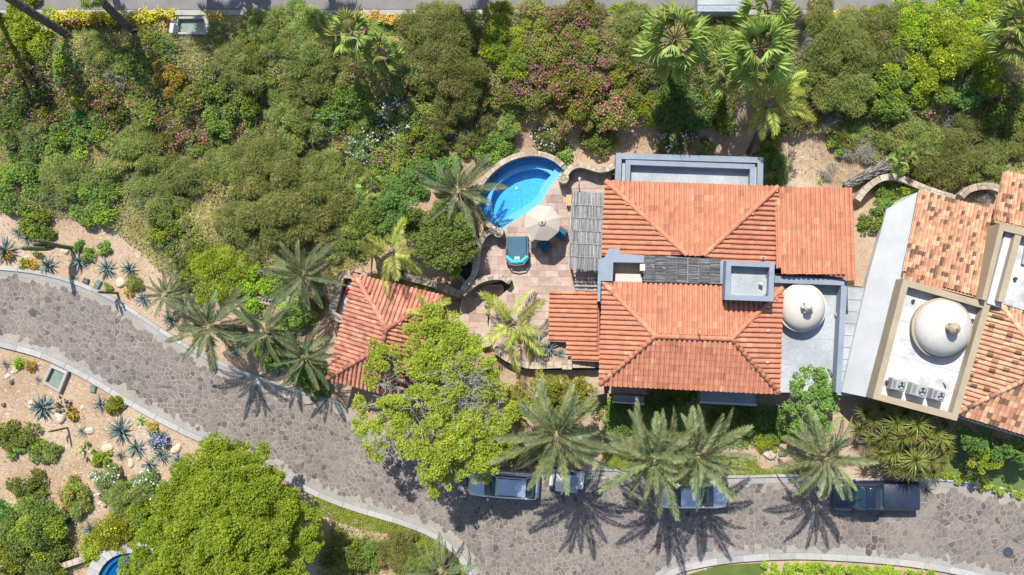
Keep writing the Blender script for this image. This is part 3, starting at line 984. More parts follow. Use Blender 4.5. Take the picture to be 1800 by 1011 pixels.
def plunge_pool():
    c = W(226, 1030, 0.6)
    root = thing('plunge_pool', 'round plunge pool with a pale stone rim at the bottom edge', 'pool', (c.x, c.y, 0))
    r = 2.95
    mb = MB(); mb.lathe((c.x, c.y, 0), [(2.15, 0.0), (2.15, 0.1)], 40); mb.build('pool_floor', M['poolstep2'], root)
    mb = MB()
    for r0, r1, z in ((2.2, r, 0.5),):
        V, F = [], []
        N = 48
        for k in range(N):
            a = 2 * math.pi * k / N
            for rr, zz in ((r0, 0), (r1, 0), (r1, z), (r0, z)):
                V.append((c.x + rr * math.cos(a), c.y + rr * math.sin(a), zz))
        for k in range(N):
            for q in range(4):
                F.append((4 * k + q, 4 * k + (q + 1) % 4, 4 * ((k + 1) % N) + (q + 1) % 4, 4 * ((k + 1) % N) + q))
        mb.add(V, F)
    mb.build('rim_wall', M['walljoint'], root)
    N = 30
    for k in range(N):
        a0, a1 = 2 * math.pi * k / N + 0.006, 2 * math.pi * (k + 1) / N - 0.006
        am = (a0 + a1) / 2
        pts = [(c.x + q * math.cos(a), c.y + q * math.sin(a)) for q, a in ((2.18, a0), (2.97, a0), (2.98, am), (2.97, a1), (2.18, a1))]
        m2 = MB(); stone_mesh(m2, (c.x + 2.6 * math.cos(am), c.y + 2.6 * math.sin(am)), pts, 0.45, 0.56)
        m2.build('coping_stone', M['kerb'], root)
    mb = MB()
    V, F = [], []
    N = 48
    for k in range(N):
        a = 2 * math.pi * k / N
        for rr, zz in ((1.85, 0.05), (2.2, 0.05), (2.2, 0.3), (1.85, 0.3)):
            V.append((c.x + rr * math.cos(a), c.y + rr * math.sin(a), zz))
    for k in range(N):
        for q in range(4):
            F.append((4 * k + q, 4 * k + (q + 1) % 4, 4 * ((k + 1) % N) + (q + 1) % 4, 4 * ((k + 1) % N) + q))
    mb.add(V, F)
    mb.build('pool_step', M['poolstep'], root)
    mw = MB()
    mw.add([(c.x + 2.19 * math.cos(2 * math.pi * k / 40), c.y + 2.19 * math.sin(2 * math.pi * k / 40), 0.40) for k in range(40)], [tuple(range(40))])
    structure(mw.build('plunge_water', M['waterdark']), 'dark water in the plunge pool')
plunge_pool()

# sunken dark basin left of the patio
def sunken_basin():
    c = W(815, 478, 0.3)
    root = thing('sunken_basin', 'dark sunken basin below the patio wall under the leafy tree', 'basin', (c.x, c.y, 0))
    px = [(803, 466), (818, 458), (832, 460), (832, 478), (828, 492), (818, 498), (808, 490), (803, 478)]
    P = [W(a, b, 0.3) for a, b in px]
    mb = MB(); mb.prism([(p.x, p.y) for p in P], -0.02, 0.02); mb.build('basin_floor', M['darkmetal'], root)
    mb = MB(); mb.ribbon([(p.x, p.y) for p in P + P[:1]], 0.16, 0, 0.4); mb.build('basin_rim', M['wallstone'], root)
sunken_basin()

# ================================================================== clay tile roofs
def tile_profile(pitch, course, t=0.012, rise=0.085):
    p = pitch
    prof = [(-0.5 * p, -0.03), (-0.47 * p, rise * 0.40), (-0.36 * p, rise * 0.86), (-0.15 * p, rise), (0.06 * p, rise * 0.86), (0.17 * p, rise * 0.40), (0.20 * p, -0.03), (0.35 * p, -0.045), (0.5 * p, -0.03)]
    L = course * 1.12
    V = [(u, 0.0, z - t) for u, z in prof] + [(u, 0.0, z + t) for u, z in prof] + [(u, L, z - 0.01) for u, z in prof]
    n = len(prof)
    F = []
    for k in range(n - 1):
        F.append((k, k + 1, n + k + 1, n + k))
        F.append((n + k, n + k + 1, 2 * n + k + 1, 2 * n + k))
    return np.array(V), np.array(F)

def ridge_profile(L, r=0.15):
    n = 7
    V = []
    for y, s in ((0.0, 1.08), (L * 1.1, 0.92)):
        for k in range(n):
            a = math.pi * k / (n - 1)
            V.append((r * s * math.cos(a), y, r * s * math.sin(a) * 0.85 - 0.03))
    F = [(k, k + 1, n + k + 1, n + k) for k in range(n - 1)]
    V.append((0, 0, -0.03))
    F2 = [(k + 1, k, 2 * n) for k in range(n - 1)]
    return V, F + F2

def slab_roof(name, faces, mat, parent, thick=0.14):
    mb = MB()
    for P in faces:
        nrm = poly_normal(P)
        q = [p - nrm * 0.07 for p in P]
        b = [p - Vector((0, 0, thick)) for p in q]
        n = len(q)
        mb.add([tuple(p) for p in q + b], [tuple(range(n)), tuple(range(2 * n - 1, n - 1, -1))] + [(k, n + k, n + (k + 1) % n, (k + 1) % n) for k in range(n)])
    return mb.build(name, mat, parent)

def poly_normal(P):
    n = Vector((0, 0, 0))
    for k in range(len(P)):
        a, b = P[k], P[(k + 1) % len(P)]
        n += Vector(((a.y - b.y) * (a.z + b.z), (a.z - b.z) * (a.x + b.x), (a.x - b.x) * (a.y + b.y)))
    n.normalize()
    return n if n.z > 0 else -n

def face_tiles(P, pitch, course, eave, shrink=0.03, rnd=random):
    """frames (4x4) of the tiles that cover polygon P; eave = (i, j) vertices of the lower edge"""
    n = poly_normal(P)
    a, b = P[eave[0]], P[eave[1]]
    u = (b - a).normalized()
    v = n.cross(u).normalized()
    if v.z < 0:
        v = -v; u = -u; a, b = b, a
    u = v.cross(n).normalized()
    L2 = [((p - a).dot(u), (p - a).dot(v)) for p in P]
    u0, u1 = min(q[0] for q in L2), max(q[0] for q in L2)
    v0, v1 = min(q[1] for q in L2), max(q[1] for q in L2)
    ncol = max(1, round((u1 - u0) / pitch))
    pw = (u1 - u0) / ncol
    out = []
    for j in range(int((v1 - v0) / course) + 1):
        for i in range(ncol):
            cu, cv = u0 + (i + 0.5) * pw, v0 + (j + 0.5) * course
            if not inside(L2, cu, cv):
                if not (inside(L2, cu, cv - course * 0.35) or inside(L2, cu, cv + course * 0.2)): continue
                if j > 0 and seg_dist(L2, cu, cv) > course * 0.22: continue
                if cv > v1 - course * 0.3: continue
            jj = rnd.uniform(-0.012, 0.012)
            o = a + u * (cu + rnd.uniform(-0.006, 0.006)) + v * (v0 + j * course - 0.03 + jj) + n * (0.012 + rnd.uniform(-0.004, 0.004))
            w = rnd.uniform(-0.02, 0.02)
            uu = (u + v * w).normalized(); vv = (v - u * w).normalized()
            M4 = Matrix(((uu.x, vv.x, n.x, o.x), (uu.y, vv.y, n.y, o.y), (uu.z, vv.z, n.z, o.z), (0, 0, 0, 1)))
            out.append(M4)
    return out, pw

def tiled(root, roofs, mat, limit=300, ridge_r=0.15):
    """roofs: list of (roof part, faces list of (polygon, eave, pitch, course), ridges list of (a, b))"""
    allf = []
    for roof, faces, ridges in roofs:
        for P, eave, pitch, course in faces:
            fr, pw = face_tiles(P, pitch, course, eave)
            for f in fr: allf.append((f.translation.z + random.random() * 0.02, f, roof, pw, course))
        for a, b in ridges:
            d = b - a
            L = d.length
            k = max(1, round(L / 0.36)); st_ = L / k
            y = d.normalized(); x = y.cross(Vector((0, 0, 1))).normalized(); z = x.cross(y)
            key = ('ridge', mat.name, round(st_, 3))
            if key not in CACHE:
                V, F = ridge_profile(st_, ridge_r)
                mb = MB(); mb.add(V, F)
                me = bpy.data.meshes.new('ridge_tile'); me.from_pydata(mb.v, [], mb.f); me.materials.append(mat)
                me.polygons.foreach_set('use_smooth', [True] * len(me.polygons)); me.update()
                CACHE[key] = me
            for i in range(k):
                o = a + y * (i * st_) + Vector((0, 0, 0.07)) - ORG[roof.name]
                M4 = Matrix(((x.x, y.x, z.x, o.x), (x.y, y.y, z.y, o.y), (x.z, y.z, z.z, o.z), (0, 0, 0, 1)))
                link('ridge_tile', CACHE[key], roof, mat=M4)
    allf.sort(key=lambda t: -t[0])
    rest = {}
    for k, (_, f, roof, pw, course) in enumerate(allf):
        key = ('tile', mat.name, round(pw, 3), course)
        if key not in CACHE:
            V, F = tile_profile(pw, course)
            CACHE[key] = np_mesh('roof_tile', V, F, mat, smooth=False)
            CACHE[key + ('np',)] = (V, F)
        if k < limit:
            m4 = Matrix.Translation(-ORG[roof.name]) @ f
            link('roof_tile', CACHE[key], roof, mat=m4)
        else:
            rest.setdefault(roof.name, []).append((f, key))
    VV, FF, off = [], [], 0
    for rn, lst in rest.items():
        for f, key in lst:
            V, F = CACHE[key + ('np',)]
            m = np.array(f)
            v = V @ m[:3, :3].T + m[:3, 3]
            VV.append(v); FF.append(F + off); off += len(V)
    if VV:
        V = np.concatenate(VV) - np.array(ORG[root.name])
        me = np_mesh('roof_tiles', V, np.concatenate(FF), mat)
        o = link('roof_tiles', me, root)
        o['kind'] = 'stuff'
CACHE = {}

def ring(px_outer, wd, z0, z1, mb, mi=0, z_in=None):
    """a parapet: the strip of width wd (m) along the inside of an outline"""
    P = [W(a, b, z1) for a, b in px_outer]
    P = [Vector((p.x, p.y, 0)) for p in P]
    n = len(P)
    area = sum(P[k].x * P[(k + 1) % n].y - P[(k + 1) % n].x * P[k].y for k in range(n))
    s = 1 if area > 0 else -1
    I = []
    for k in range(n):
        a, b, c = P[k - 1], P[k], P[(k + 1) % n]
        d1 = (b - a).normalized(); d2 = (c - b).normalized()
        n1 = Vector((-d1.y, d1.x, 0)) * s; n2 = Vector((-d2.y, d2.x, 0)) * s
        m = (n1 + n2)
        m = m / max(0.3, m.length_squared) * 2
        I.append(b + m * wd)
    for k in range(n):
        k2 = (k + 1) % n
        q = [P[k], P[k2], I[k2], I[k]]
        V = [(p.x, p.y, z0) for p in q] + [(p.x, p.y, z1) for p in q]
        F = [(4, 5, 6, 7), (0, 1, 5, 4), (2, 3, 7, 6)]
        if s < 0: F = [f[::-1] for f in F]
        mb.add(V, F, mi)
    return I

def floor_poly(mb, pts, z, thick=0.2, mi=0):
    mb.prism([(p[0], p[1]) for p in pts], z - thick, z, mi)

def dome(root, px, py, zb, r, h, drum, lean, mat, matrim, style):
    c = W(px, py, zb)
    mb = MB()
    mb.lathe((c.x, c.y, zb - drum), [(r, 0), (r, drum - 0.16), (r * 1.04, drum - 0.16), (r * 1.05, drum - 0.02), (r * 0.99, drum)], 56)
    rim = mb.build('dome_rim', matrim, root)
    mb = MB()
    prof = [(r * 0.97 * math.cos(a), h * math.sin(a)) for a in np.linspace(0, math.pi / 2 * 0.97, 14)]
    mb.lathe((c.x, c.y, zb), prof, 56)
    d = mb.build('dome', mat, root, smooth=True)
    t = Vector((c.x, c.y, zb + h))
    mb = MB()
    if style == 'plain':
        mb.lathe((t.x, t.y, t.z - 0.03), [(0.30, 0), (0.30, 0.12), (0.22, 0.16), (0.22, 0.42), (0.27, 0.48), (0.24, 0.62), (0.12, 0.78), (0.03, 0.86)], 18)
    else:
        mb.lathe((t.x, t.y, t.z - 0.03), [(0.36, 0), (0.36, 0.14), (0.26, 0.18), (0.26, 0.36), (0.36, 0.42), (0.33, 0.56), (0.22, 0.70), (0.05, 0.82), (0.02, 1.05)], 18)
    f = mb.build('finial', matrim if style != 'plain' else mat, d, smooth=False)
    for k in range(6):
        a = 2 * math.pi * k / 6
        m2 = MB()
        m2.box((t.x + 0.3 * math.cos(a), t.y + 0.3 * math.sin(a), t.z + 0.25), (0.12, 0.09, 0.34), a, bev=0.015)
        m2.build('finial_pier', matrim if style != 'plain' else M['cream'], d)
    return d

def vent(root, px, py, z, r, h, mat, cap=True):
    p = W(px, py, z + h)
    mb = MB()
    mb.lathe((p.x, p.y, z), [(r, 0), (r, h * 0.8), (r * 1.3, h * 0.82), (r * 1.25, h)], 12)
    mb.build('vent_pipe', mat, root)

# ================================================================== the villa
def villa():
    c = W(1215, 480, 0)
    root = thing('villa', 'large villa with orange clay tile roofs, blue-grey terraces and a cream dome', 'house', (c.x, c.y, 0))
    ZS, ZSR = 4.8, 5.5
    ZN, ZNR = 3.9, 4.9
    # walls below the roofs
    def walls(px, z, ztop, mat='ochre', inset=0.0):
        P = [W(a, b, z) for a, b in px]
        cx = sum(p.x for p in P) / len(P); cy = sum(p.y for p in P) / len(P)
        Q = []
        for p in P:
            d = Vector((p.x - cx, p.y - cy)); L = d.length
            d *= (L - inset) / L
            Q.append((cx + d.x, cy + d.y))
        mb = MB(); mb.prism(Q, 0, ztop)
        return mb.build('wall', M[mat], root)
    walls([(1053, 677), (1370, 692), (1375, 506), (1059, 495)], ZS, ZS - 0.12, inset=0.75)
    walls([(1064, 318), (1366, 328), (1366, 462), (1058, 450)], ZN, ZN - 0.12, inset=0.6)
    walls([(1366, 330), (1497, 332), (1503, 490), (1366, 470)], ZN, ZN - 0.16, inset=0.5)
    # window band and front terrace of the lower side
    def block(name, px, z0, z1, mat, par=None):
        P = [W(a, b, z1) for a, b in px]
        mb = MB(); mb.prism([(p.x, p.y) for p in P], z0, z1)
        return mb.build(name, mat, par or root)
    # south roof
    zs = ZS
    A, B, C, D = W(1059, 495, zs), W(1376, 506, zs), W(1370, 692, zs), W(1053, 677, zs)
    R1, R2 = W(1152, 591, ZSR), W(1286, 596, ZSR)
    pitch, course = 0.305, 0.39
    fs = [([A, B, R2, R1], (0, 1), pitch, course), ([C, D, R1, R2], (0, 1), pitch, course), ([D, A, R1], (0, 1), pitch, course), ([B, C, R2], (0, 1), pitch, course)]
    roof1 = slab_roof('roof', [f[0] for f in fs], M['deck'], root)
    r1 = [(A, R1), (D, R1), (B, R2), (C, R2), (R1, R2)]
    # north roof
    a, b = W(1064, 318, ZN), W(1368, 328, ZN)
    k1, k2 = W(1207, 448, ZNR), W(1237, 449, ZNR)
    w0, e0 = W(1058, 449, ZN), W(1365, 463, ZN)
    e1 = W(1270, 463, 4.72)
    fn = [([a, b, k2, k1], (0, 1), pitch, course), ([w0, a, k1], (0, 1), pitch, course), ([b, e0, e1, k2], (0, 1), pitch, course)]
    g0, g1, g2, g3 = W(1367, 330, ZN - 0.1), W(1496, 331, ZN - 0.1), W(1503, 490, ZN + 0.55), W(1365, 472, ZN + 0.5)
    fn.append(([g0, g1, g2, g3], (0, 1), pitch, course))
    roof2 = slab_roof('roof', [f[0] for f in fn], M['deck'], root)
    r2 = [(a, k1), (b, k2)]
    # low west wing
    zw0, zw1 = 2.55, 3.2
    h1, h2, h3, h4, h5, h6 = W(967, 513, zw0), W(1053, 513, zw1), W(1054, 634, zw1), W(1003, 634, (zw0 + zw1) / 2 - 0.06), W(1003, 601, (zw0 + zw1) / 2 - 0.06), W(965, 600, zw0)
    fw = [([h1, h2, h3, h4, h5, h6], (0, 5), pitch, course)]
    roof3 = slab_roof('roof', [f[0] for f in fw], M['deck'], root)
    block('wall', [(974, 518), (1053, 518), (1053, 594), (972, 594)], 0, zw0 - 0.15, M['ochre'])
    block('wall', [(1008, 594.4), (1053, 594.4), (1053, 628), (1008, 628)], 0, zw0 - 0.15, M['ochre'])
    tiled(root, [(roof1, fs, r1), (roof2, fn, r2), (roof3, fw, [])], M['tile'])
    # north terrace with its double parapet
    mb = MB()
    I = ring([(1083, 269), (1342, 276.5), (1341, 336), (1081, 330)], 0.36, 0.2, 3.3, mb)
    mb.build('parapet', M['slate'], root)
    mb = MB(); floor_poly(mb, I, 3.0, 2.9); mb.build('terrace_floor', M['slatefloor'], root)
    mb = MB()
    I2 = ring([(1100, 281), (1327, 289), (1326, 336), (1099, 330)], 0.30, 2.9, 3.55, mb)
    mb.build('parapet', M['slate'], root)
    mb = MB(); floor_poly(mb, I2, 3.02, 0.3); tf = mb.build('terrace_floor', M['slatefloor'], root)
    # middle terrace
    zt = 5.05
    block('parapet', [(1052, 456), (1063, 452), (1070, 437), (1089, 437), (1090, 446), (1132, 449), (1132, 462), (1078, 461), (1077, 494), (1056, 494), (1055, 530), (1050, 530)], 2.5, zt, M['slate'])
    block('terrace_floor', [(1076, 460), (1134, 461), (1134, 500), (1076, 498)], 2.5, 3.95, M['ochre'])
    block('bench', [(1082, 481), (1128, 482), (1129, 500), (1081, 498)], 3.9, 4.45, M['cream'])
    block('wall_pier', [(1125, 464), (1134, 464), (1134, 476), (1125, 476)], 2.5, 5.0, M['cream'])
    block('parapet', [(1266, 459), (1277, 459), (1276, 500), (1266, 499)], 2.5, zt, M['slate'])
    block('terrace_floor', [(1130, 450), (1270, 455), (1270, 510), (1130, 505)], 2.5, 3.9, M['ochre'])
    # stair tower
    mb = MB()
    I3 = ring([(1277, 458), (1362, 461.5), (1359, 530), (1274, 527)], 0.30, 2.5, 6.1, mb)
    tw = mb.build('tower', M['slate'], root)
    mb = MB(); floor_poly(mb, I3, 5.5, 0.4); mb.build('terrace_floor', M['slatefloor'], tw)
    for k in range(1, 3):
        p0 = Vector(I3[0]).lerp(Vector(I3[1]), k / 3); p1 = Vector(I3[3]).lerp(Vector(I3[2]), k / 3)
        mb = MB(); mb.ribbon([(p0.x, p0.y), (p1.x, p1.y)], 0.03, 5.4, 5.515); mb.build('floor_joint', M['greymetal'], tw)
    p = W(1339, 500, 5.95)
    mb = MB(); mb.tube([(p.x, p.y, 5.5), (p.x, p.y, 5.75), (p.x - 0.05, p.y - 0.08, 5.8)], [0.12, 0.12, 0.14], 10); mb.build('vent_pipe', M['white'], tw)
    for (qx, qy) in ((1348, 486), (1346, 519)):
        p = W(qx, qy, 5.9)
        mb = MB(); mb.tube([(p.x, p.y, 5.5), (p.x + 0.05, p.y + 0.04, 5.65), (p.x + 0.18, p.y + 0.12, 5.6)], 0.03, 6); mb.build('cable', M['darkmetal'], tw)
    # dome court
    zf, zp = 3.2, 4.05
    block('court_floor', [(1330, 478), (1480, 488), (1474, 690), (1330, 690)], 0.0, zf, M['slatefloor'])
    block('parapet', [(1362, 485), (1490, 492), (1489.5, 502), (1361, 497)], 0, zp, M['slate'])
    block('parapet', [(1479, 502), (1489.5, 502), (1478, 692), (1469, 690)], 0, zp, M['slate'])
    for q in (595, 640):
        block('floor_joint', [(1378, q), (1476, q + 1), (1476, q + 2), (1378, q + 1)], zf - 0.1, zf + 0.006, M['greymetal'])
    dome(root, 1410, 541, 3.95, 1.46, 0.82, 0.8, 0, M['cream'], M['cream'], 'plain')
    vent(root, 1471, 553, zf, 0.09, 0.25, M['greymetal'])
    vent(root, 1435, 651, zf, 0.12, 0.25, M['darkmetal'])
    p = W(1463, 655, zf + 0.3)
    mb = MB(); mb.tube([(p.x - 0.2, p.y + 0.2, zf), (p.x - 0.1, p.y + 0.1, zf + 0.3), (p.x, p.y - 0.2, zf + 0.25), (p.x + 0.03, p.y - 0.3, zf)], 0.035, 6); mb.build('cable', M['darkmetal'], root)
    # little things on the south roof
    for q in ((1351, 540), (1350, 581), (1349, 637)):
        p = W(q[0], q[1], 5.1)
        mb = MB(); mb.box((p.x, p.y, 5.08), (0.16, 0.10, 0.14), 0.2, bev=0.02); mb.build('clip', M['white'], root)
    p = W(1229, 583, 6.1)
    mb = MB(); mb.tube([(p.x, p.y, 5.7), (p.x, p.y, 6.3)], 0.05, 8); mb.build('vent_pipe', M['tanwood'], root)
    p = W(1346, 452, 5.0)
    mb = MB(); mb.tube([(p.x, p.y, 4.1), (p.x, p.y, 5.0)], 0.05, 8); mb.build('vent_pipe', M['cream'], root)
    # front of the lower side: porch walls with sills in the shade of the eave
    fw_ = block('porch_wall', [(1078, 694), (1132, 697), (1132, 708), (1078, 704)], 0, 1.1, M['slate'])
    block('window_sill', [(1076, 705), (1133, 709), (1133, 712), (1076, 708)], 0.9, 1.25, M['white'], fw_)
    block('porch_floor', [(1070, 660), (1136, 662), (1136, 694), (1070, 692)], 0, 0.3, M['paver_bed'])
    bw = block('bay_wall', [(1232, 670), (1328, 674), (1328, 710), (1232, 705)], 0, 1.9, M['slate'])
    block('window_sill', [(1230, 705), (1330, 710), (1330, 714), (1230, 709)], 1.5, 1.75, M['white'], bw)
    for k in range(4):
        x = 1242 + k * 22
        block('window', [(x, 707), (x + 17, 708), (x + 17, 709.5), (x, 708.5)], 0.5, 1.4, M['glass'], bw)
villa()

# ------------------------------------------------------------------ pergolas roofed with reeds
def pergola(px, z, along, mat, label, nrow, nbeam, seed):
    """px: four corners; along: 'y' reeds run up the picture, 'x' across"""
    P = [W(a, b, z) for a, b in px]          # NW, NE, SE, SW
    c = sum(P, Vector()) / 4
    root = thing('pergola', label, 'pergola', (c.x, c.y, 0))
    rnd = random.Random(seed)
    def pt(s, t):
        return P[0].lerp(P[1], s).lerp(P[3].lerp(P[2], s), t)
    wx = (P[1] - P[0]).length; wy = (P[3] - P[0]).length
    for k in range(nbeam):
        t = (k + 0.5) / nbeam
        a, b = (pt(0.0, t), pt(1.0, t)) if along == 'y' else (pt(t, 0.0), pt(t, 1.0))
        mb = MB(); mb.tube([a - Vector((0, 0, 0.13)), b - Vector((0, 0, 0.13))], 0.07, 6); mb.build('beam', M['wood'], root)
    for s, t in ((0.06, 0.04), (0.94, 0.04), (0.06, 0.96), (0.94, 0.96)):
        a = pt(s, t)
        mb = MB(); mb.tube([(a.x, a.y, 0), (a.x, a.y, z - 0.15)], 0.09, 8); mb.build('post', M['wood'], root)
    per = 0.028
    for r in range(nrow):
        mb = MB()
        if along == 'y':
            n = int(wx / per)
            for i in range(n):
                s = (i + 0.5 + rnd.uniform(-0.35, 0.35)) / n
                t0 = r / nrow + rnd.uniform(-0.02, 0.012); t1 = (r + 1) / nrow + rnd.uniform(-0.015, 0.02)
                a, b = pt(s, max(-0.01, t0)), pt(min(1, max(0, s + rnd.uniform(-0.012, 0.012))), min(1.01, t1))
                a.z += rnd.uniform(-0.03, 0.03); b.z += rnd.uniform(-0.03, 0.03) + 0.02
                mb.tube([a, b], rnd.uniform(0.017, 0.03), 4)
        else:
            n = int(wy / per)
            for i in range(n):
                t = (i + 0.5 + rnd.uniform(-0.35, 0.35)) / n
                s0 = r / nrow + rnd.uniform(-0.02, 0.012); s1 = (r + 1) / nrow + rnd.uniform(-0.015, 0.012)
                a, b = pt(max(-0.01, s0), t), pt(min(1.01, s1), min(1, max(0, t + rnd.uniform(-0.02, 0.02))))
                a.z += rnd.uniform(-0.03, 0.03); b.z += rnd.uniform(-0.03, 0.03) + 0.02
                mb.tube([a, b], rnd.uniform(0.017, 0.03), 4)
        o = mb.build('reed_mat', mat, root)
        o['kind'] = 'stuff'
        if r:
            q = r / nrow
            a, b = (pt(0, q), pt(1, q)) if along == 'y' else (pt(q, 0), pt(q, 1))
            mb = MB(); mb.tube([a + Vector((0, 0, 0.05)), b + Vector((0, 0, 0.05))], 0.025, 5); mb.build('batten', M['reeddark'] if along == 'x' else M['wood'], root)
    return root
pergola([(1005, 337), (1061, 340), (1057, 476), (999, 473)], 3.5, 'y', M['reed'], 'pale grey reed roofed pergola beside the patio', 6, 6, 2)
pergola([(1132, 449), (1267, 455), (1267, 499), (1131, 495)], 4.95, 'x', M['reeddark'], 'dark reed roofed pergola between the two big roofs', 7, 7, 4)

# steps and rough timber below the west pergola
def lattice():
    c = W(1028, 492, 2.2)
    root = thing('timber_lattice', 'weathered timber lattice below the pale reed pergola', 'lattice', (c.x, c.y, PZ))
    for k in range(5):
        a, b = W(1010, 481 + k * 7, 2.5), W(1050, 482 + k * 7, 2.5)
        mb = MB(); mb.ribbon([(a.x, a.y), (b.x, b.y)], 0.12, 2.4, 2.5); mb.build('slat', M['wood'], root)
    for x in (1014, 1030, 1046):
        a, b = W(x, 479, 2.38), W(x, 512, 2.38)
        mb = MB(); mb.ribbon([(a.x, a.y), (b.x, b.y)], 0.1, 2.28, 2.38); mb.build('beam', M['wood'], root)
        mb = MB(); mb.tube([(a.x, a.y, PZ), (a.x, a.y, 2.3)], 0.06, 6); mb.build('post', M['wood'], root)
lattice()

# ================================================================== the small tiled building
def casita():
    z, zr = 2.7, 4.0
    A, B, C, D = W(623, 482, z), W(780, 520, z), W(728, 706, z), W(575, 666, z)
    R1, R2 = W(680, 578, zr), W(671, 610, zr)
    c = (A + B + C + D) / 4
    root = thing('garden_house', 'small square garden house with a faded clay tile hip roof', 'house', (c.x, c.y, 0))
    Q = [(c.x + (p.x - c.x) * 0.88, c.y + (p.y - c.y) * 0.88) for p in (D, C, B, A)]
    mb = MB(); mb.prism(Q, 0, z - 0.1); mb.build('wall', M['ochre'], root)
    p_, co = 0.275, 0.38
    fs = [([A, B, R1], (0, 1), p_, co), ([B, C, R2, R1], (0, 1), p_, co), ([C, D, R2], (0, 1), p_, co), ([D, A, R1, R2], (0, 1), p_, co)]
    roof = slab_roof('roof', [f[0] for f in fs], M['deck'], root)
    tiled(root, [(roof, fs, [(A, R1), (B, R1), (C, R2), (D, R2), (R2, R1)])], M['tile_casita'])
casita()

def wash_corner():
    # stone enclosure with a white counter against the garden house
    for i, path in enumerate(([(622, 484), (601, 482), (597, 490), (590, 520), (582, 552)], [(582, 552), (594, 559), (606, 562)])):
        stone_wall(path, 0.5, 0, 1.5, ('stone enclosure wall on the left side of the garden house', 'short stone wall end below the white counter')[i], step=0.45, n=2)
    c = W(604, 522, 0.9)
    P = [W(a, b, 0.9) for a, b in ((612, 494), (622, 498), (604, 554), (594, 550))]
    mb = MB(); mb.prism([(p.x, p.y) for p in P], 0.78, 0.9)
    root = thing('counter', 'white counter beside the garden house', 'counter', (c.x, c.y, 0))
    mb.build('counter_top', M['white'], root)
    P2 = [W(a, b, 0.7) for a, b in ((612, 497), (620, 500), (604, 550), (597, 547))]
    mb = MB(); mb.prism([(p.x, p.y) for p in P2], 0, 0.78); mb.build('base', M['ochre'], root)
    p = W(612, 513, 0.97)
    mb = MB(); mb.box((p.x, p.y, 0.95), (0.30, 0.62, 0.1), -0.22, bev=0.03)
    mb.box((p.x + 0.03, p.y + 0.05, 1.01), (0.24, 0.4, 0.05), -0.15, bev=0.02)
    tag(mb.build('folded_cloth', M['red'], org=(p.x, p.y, 0.9)), 'folded red cloth lying on the white counter', 'cloth')
    p = W(618, 503, 0.97)
    mb = MB(); mb.lathe((p.x, p.y, 0.9), [(0.03, 0), (0.03, 0.1), (0.02, 0.14)], 8); mb.tube([(p.x, p.y, 1.02), (p.x - 0.1, p.y - 0.05, 1.06), (p.x - 0.16, p.y - 0.1, 1.0)], 0.02, 6)
    mb.build('tap', M['greymetal'], root)
wash_corner()

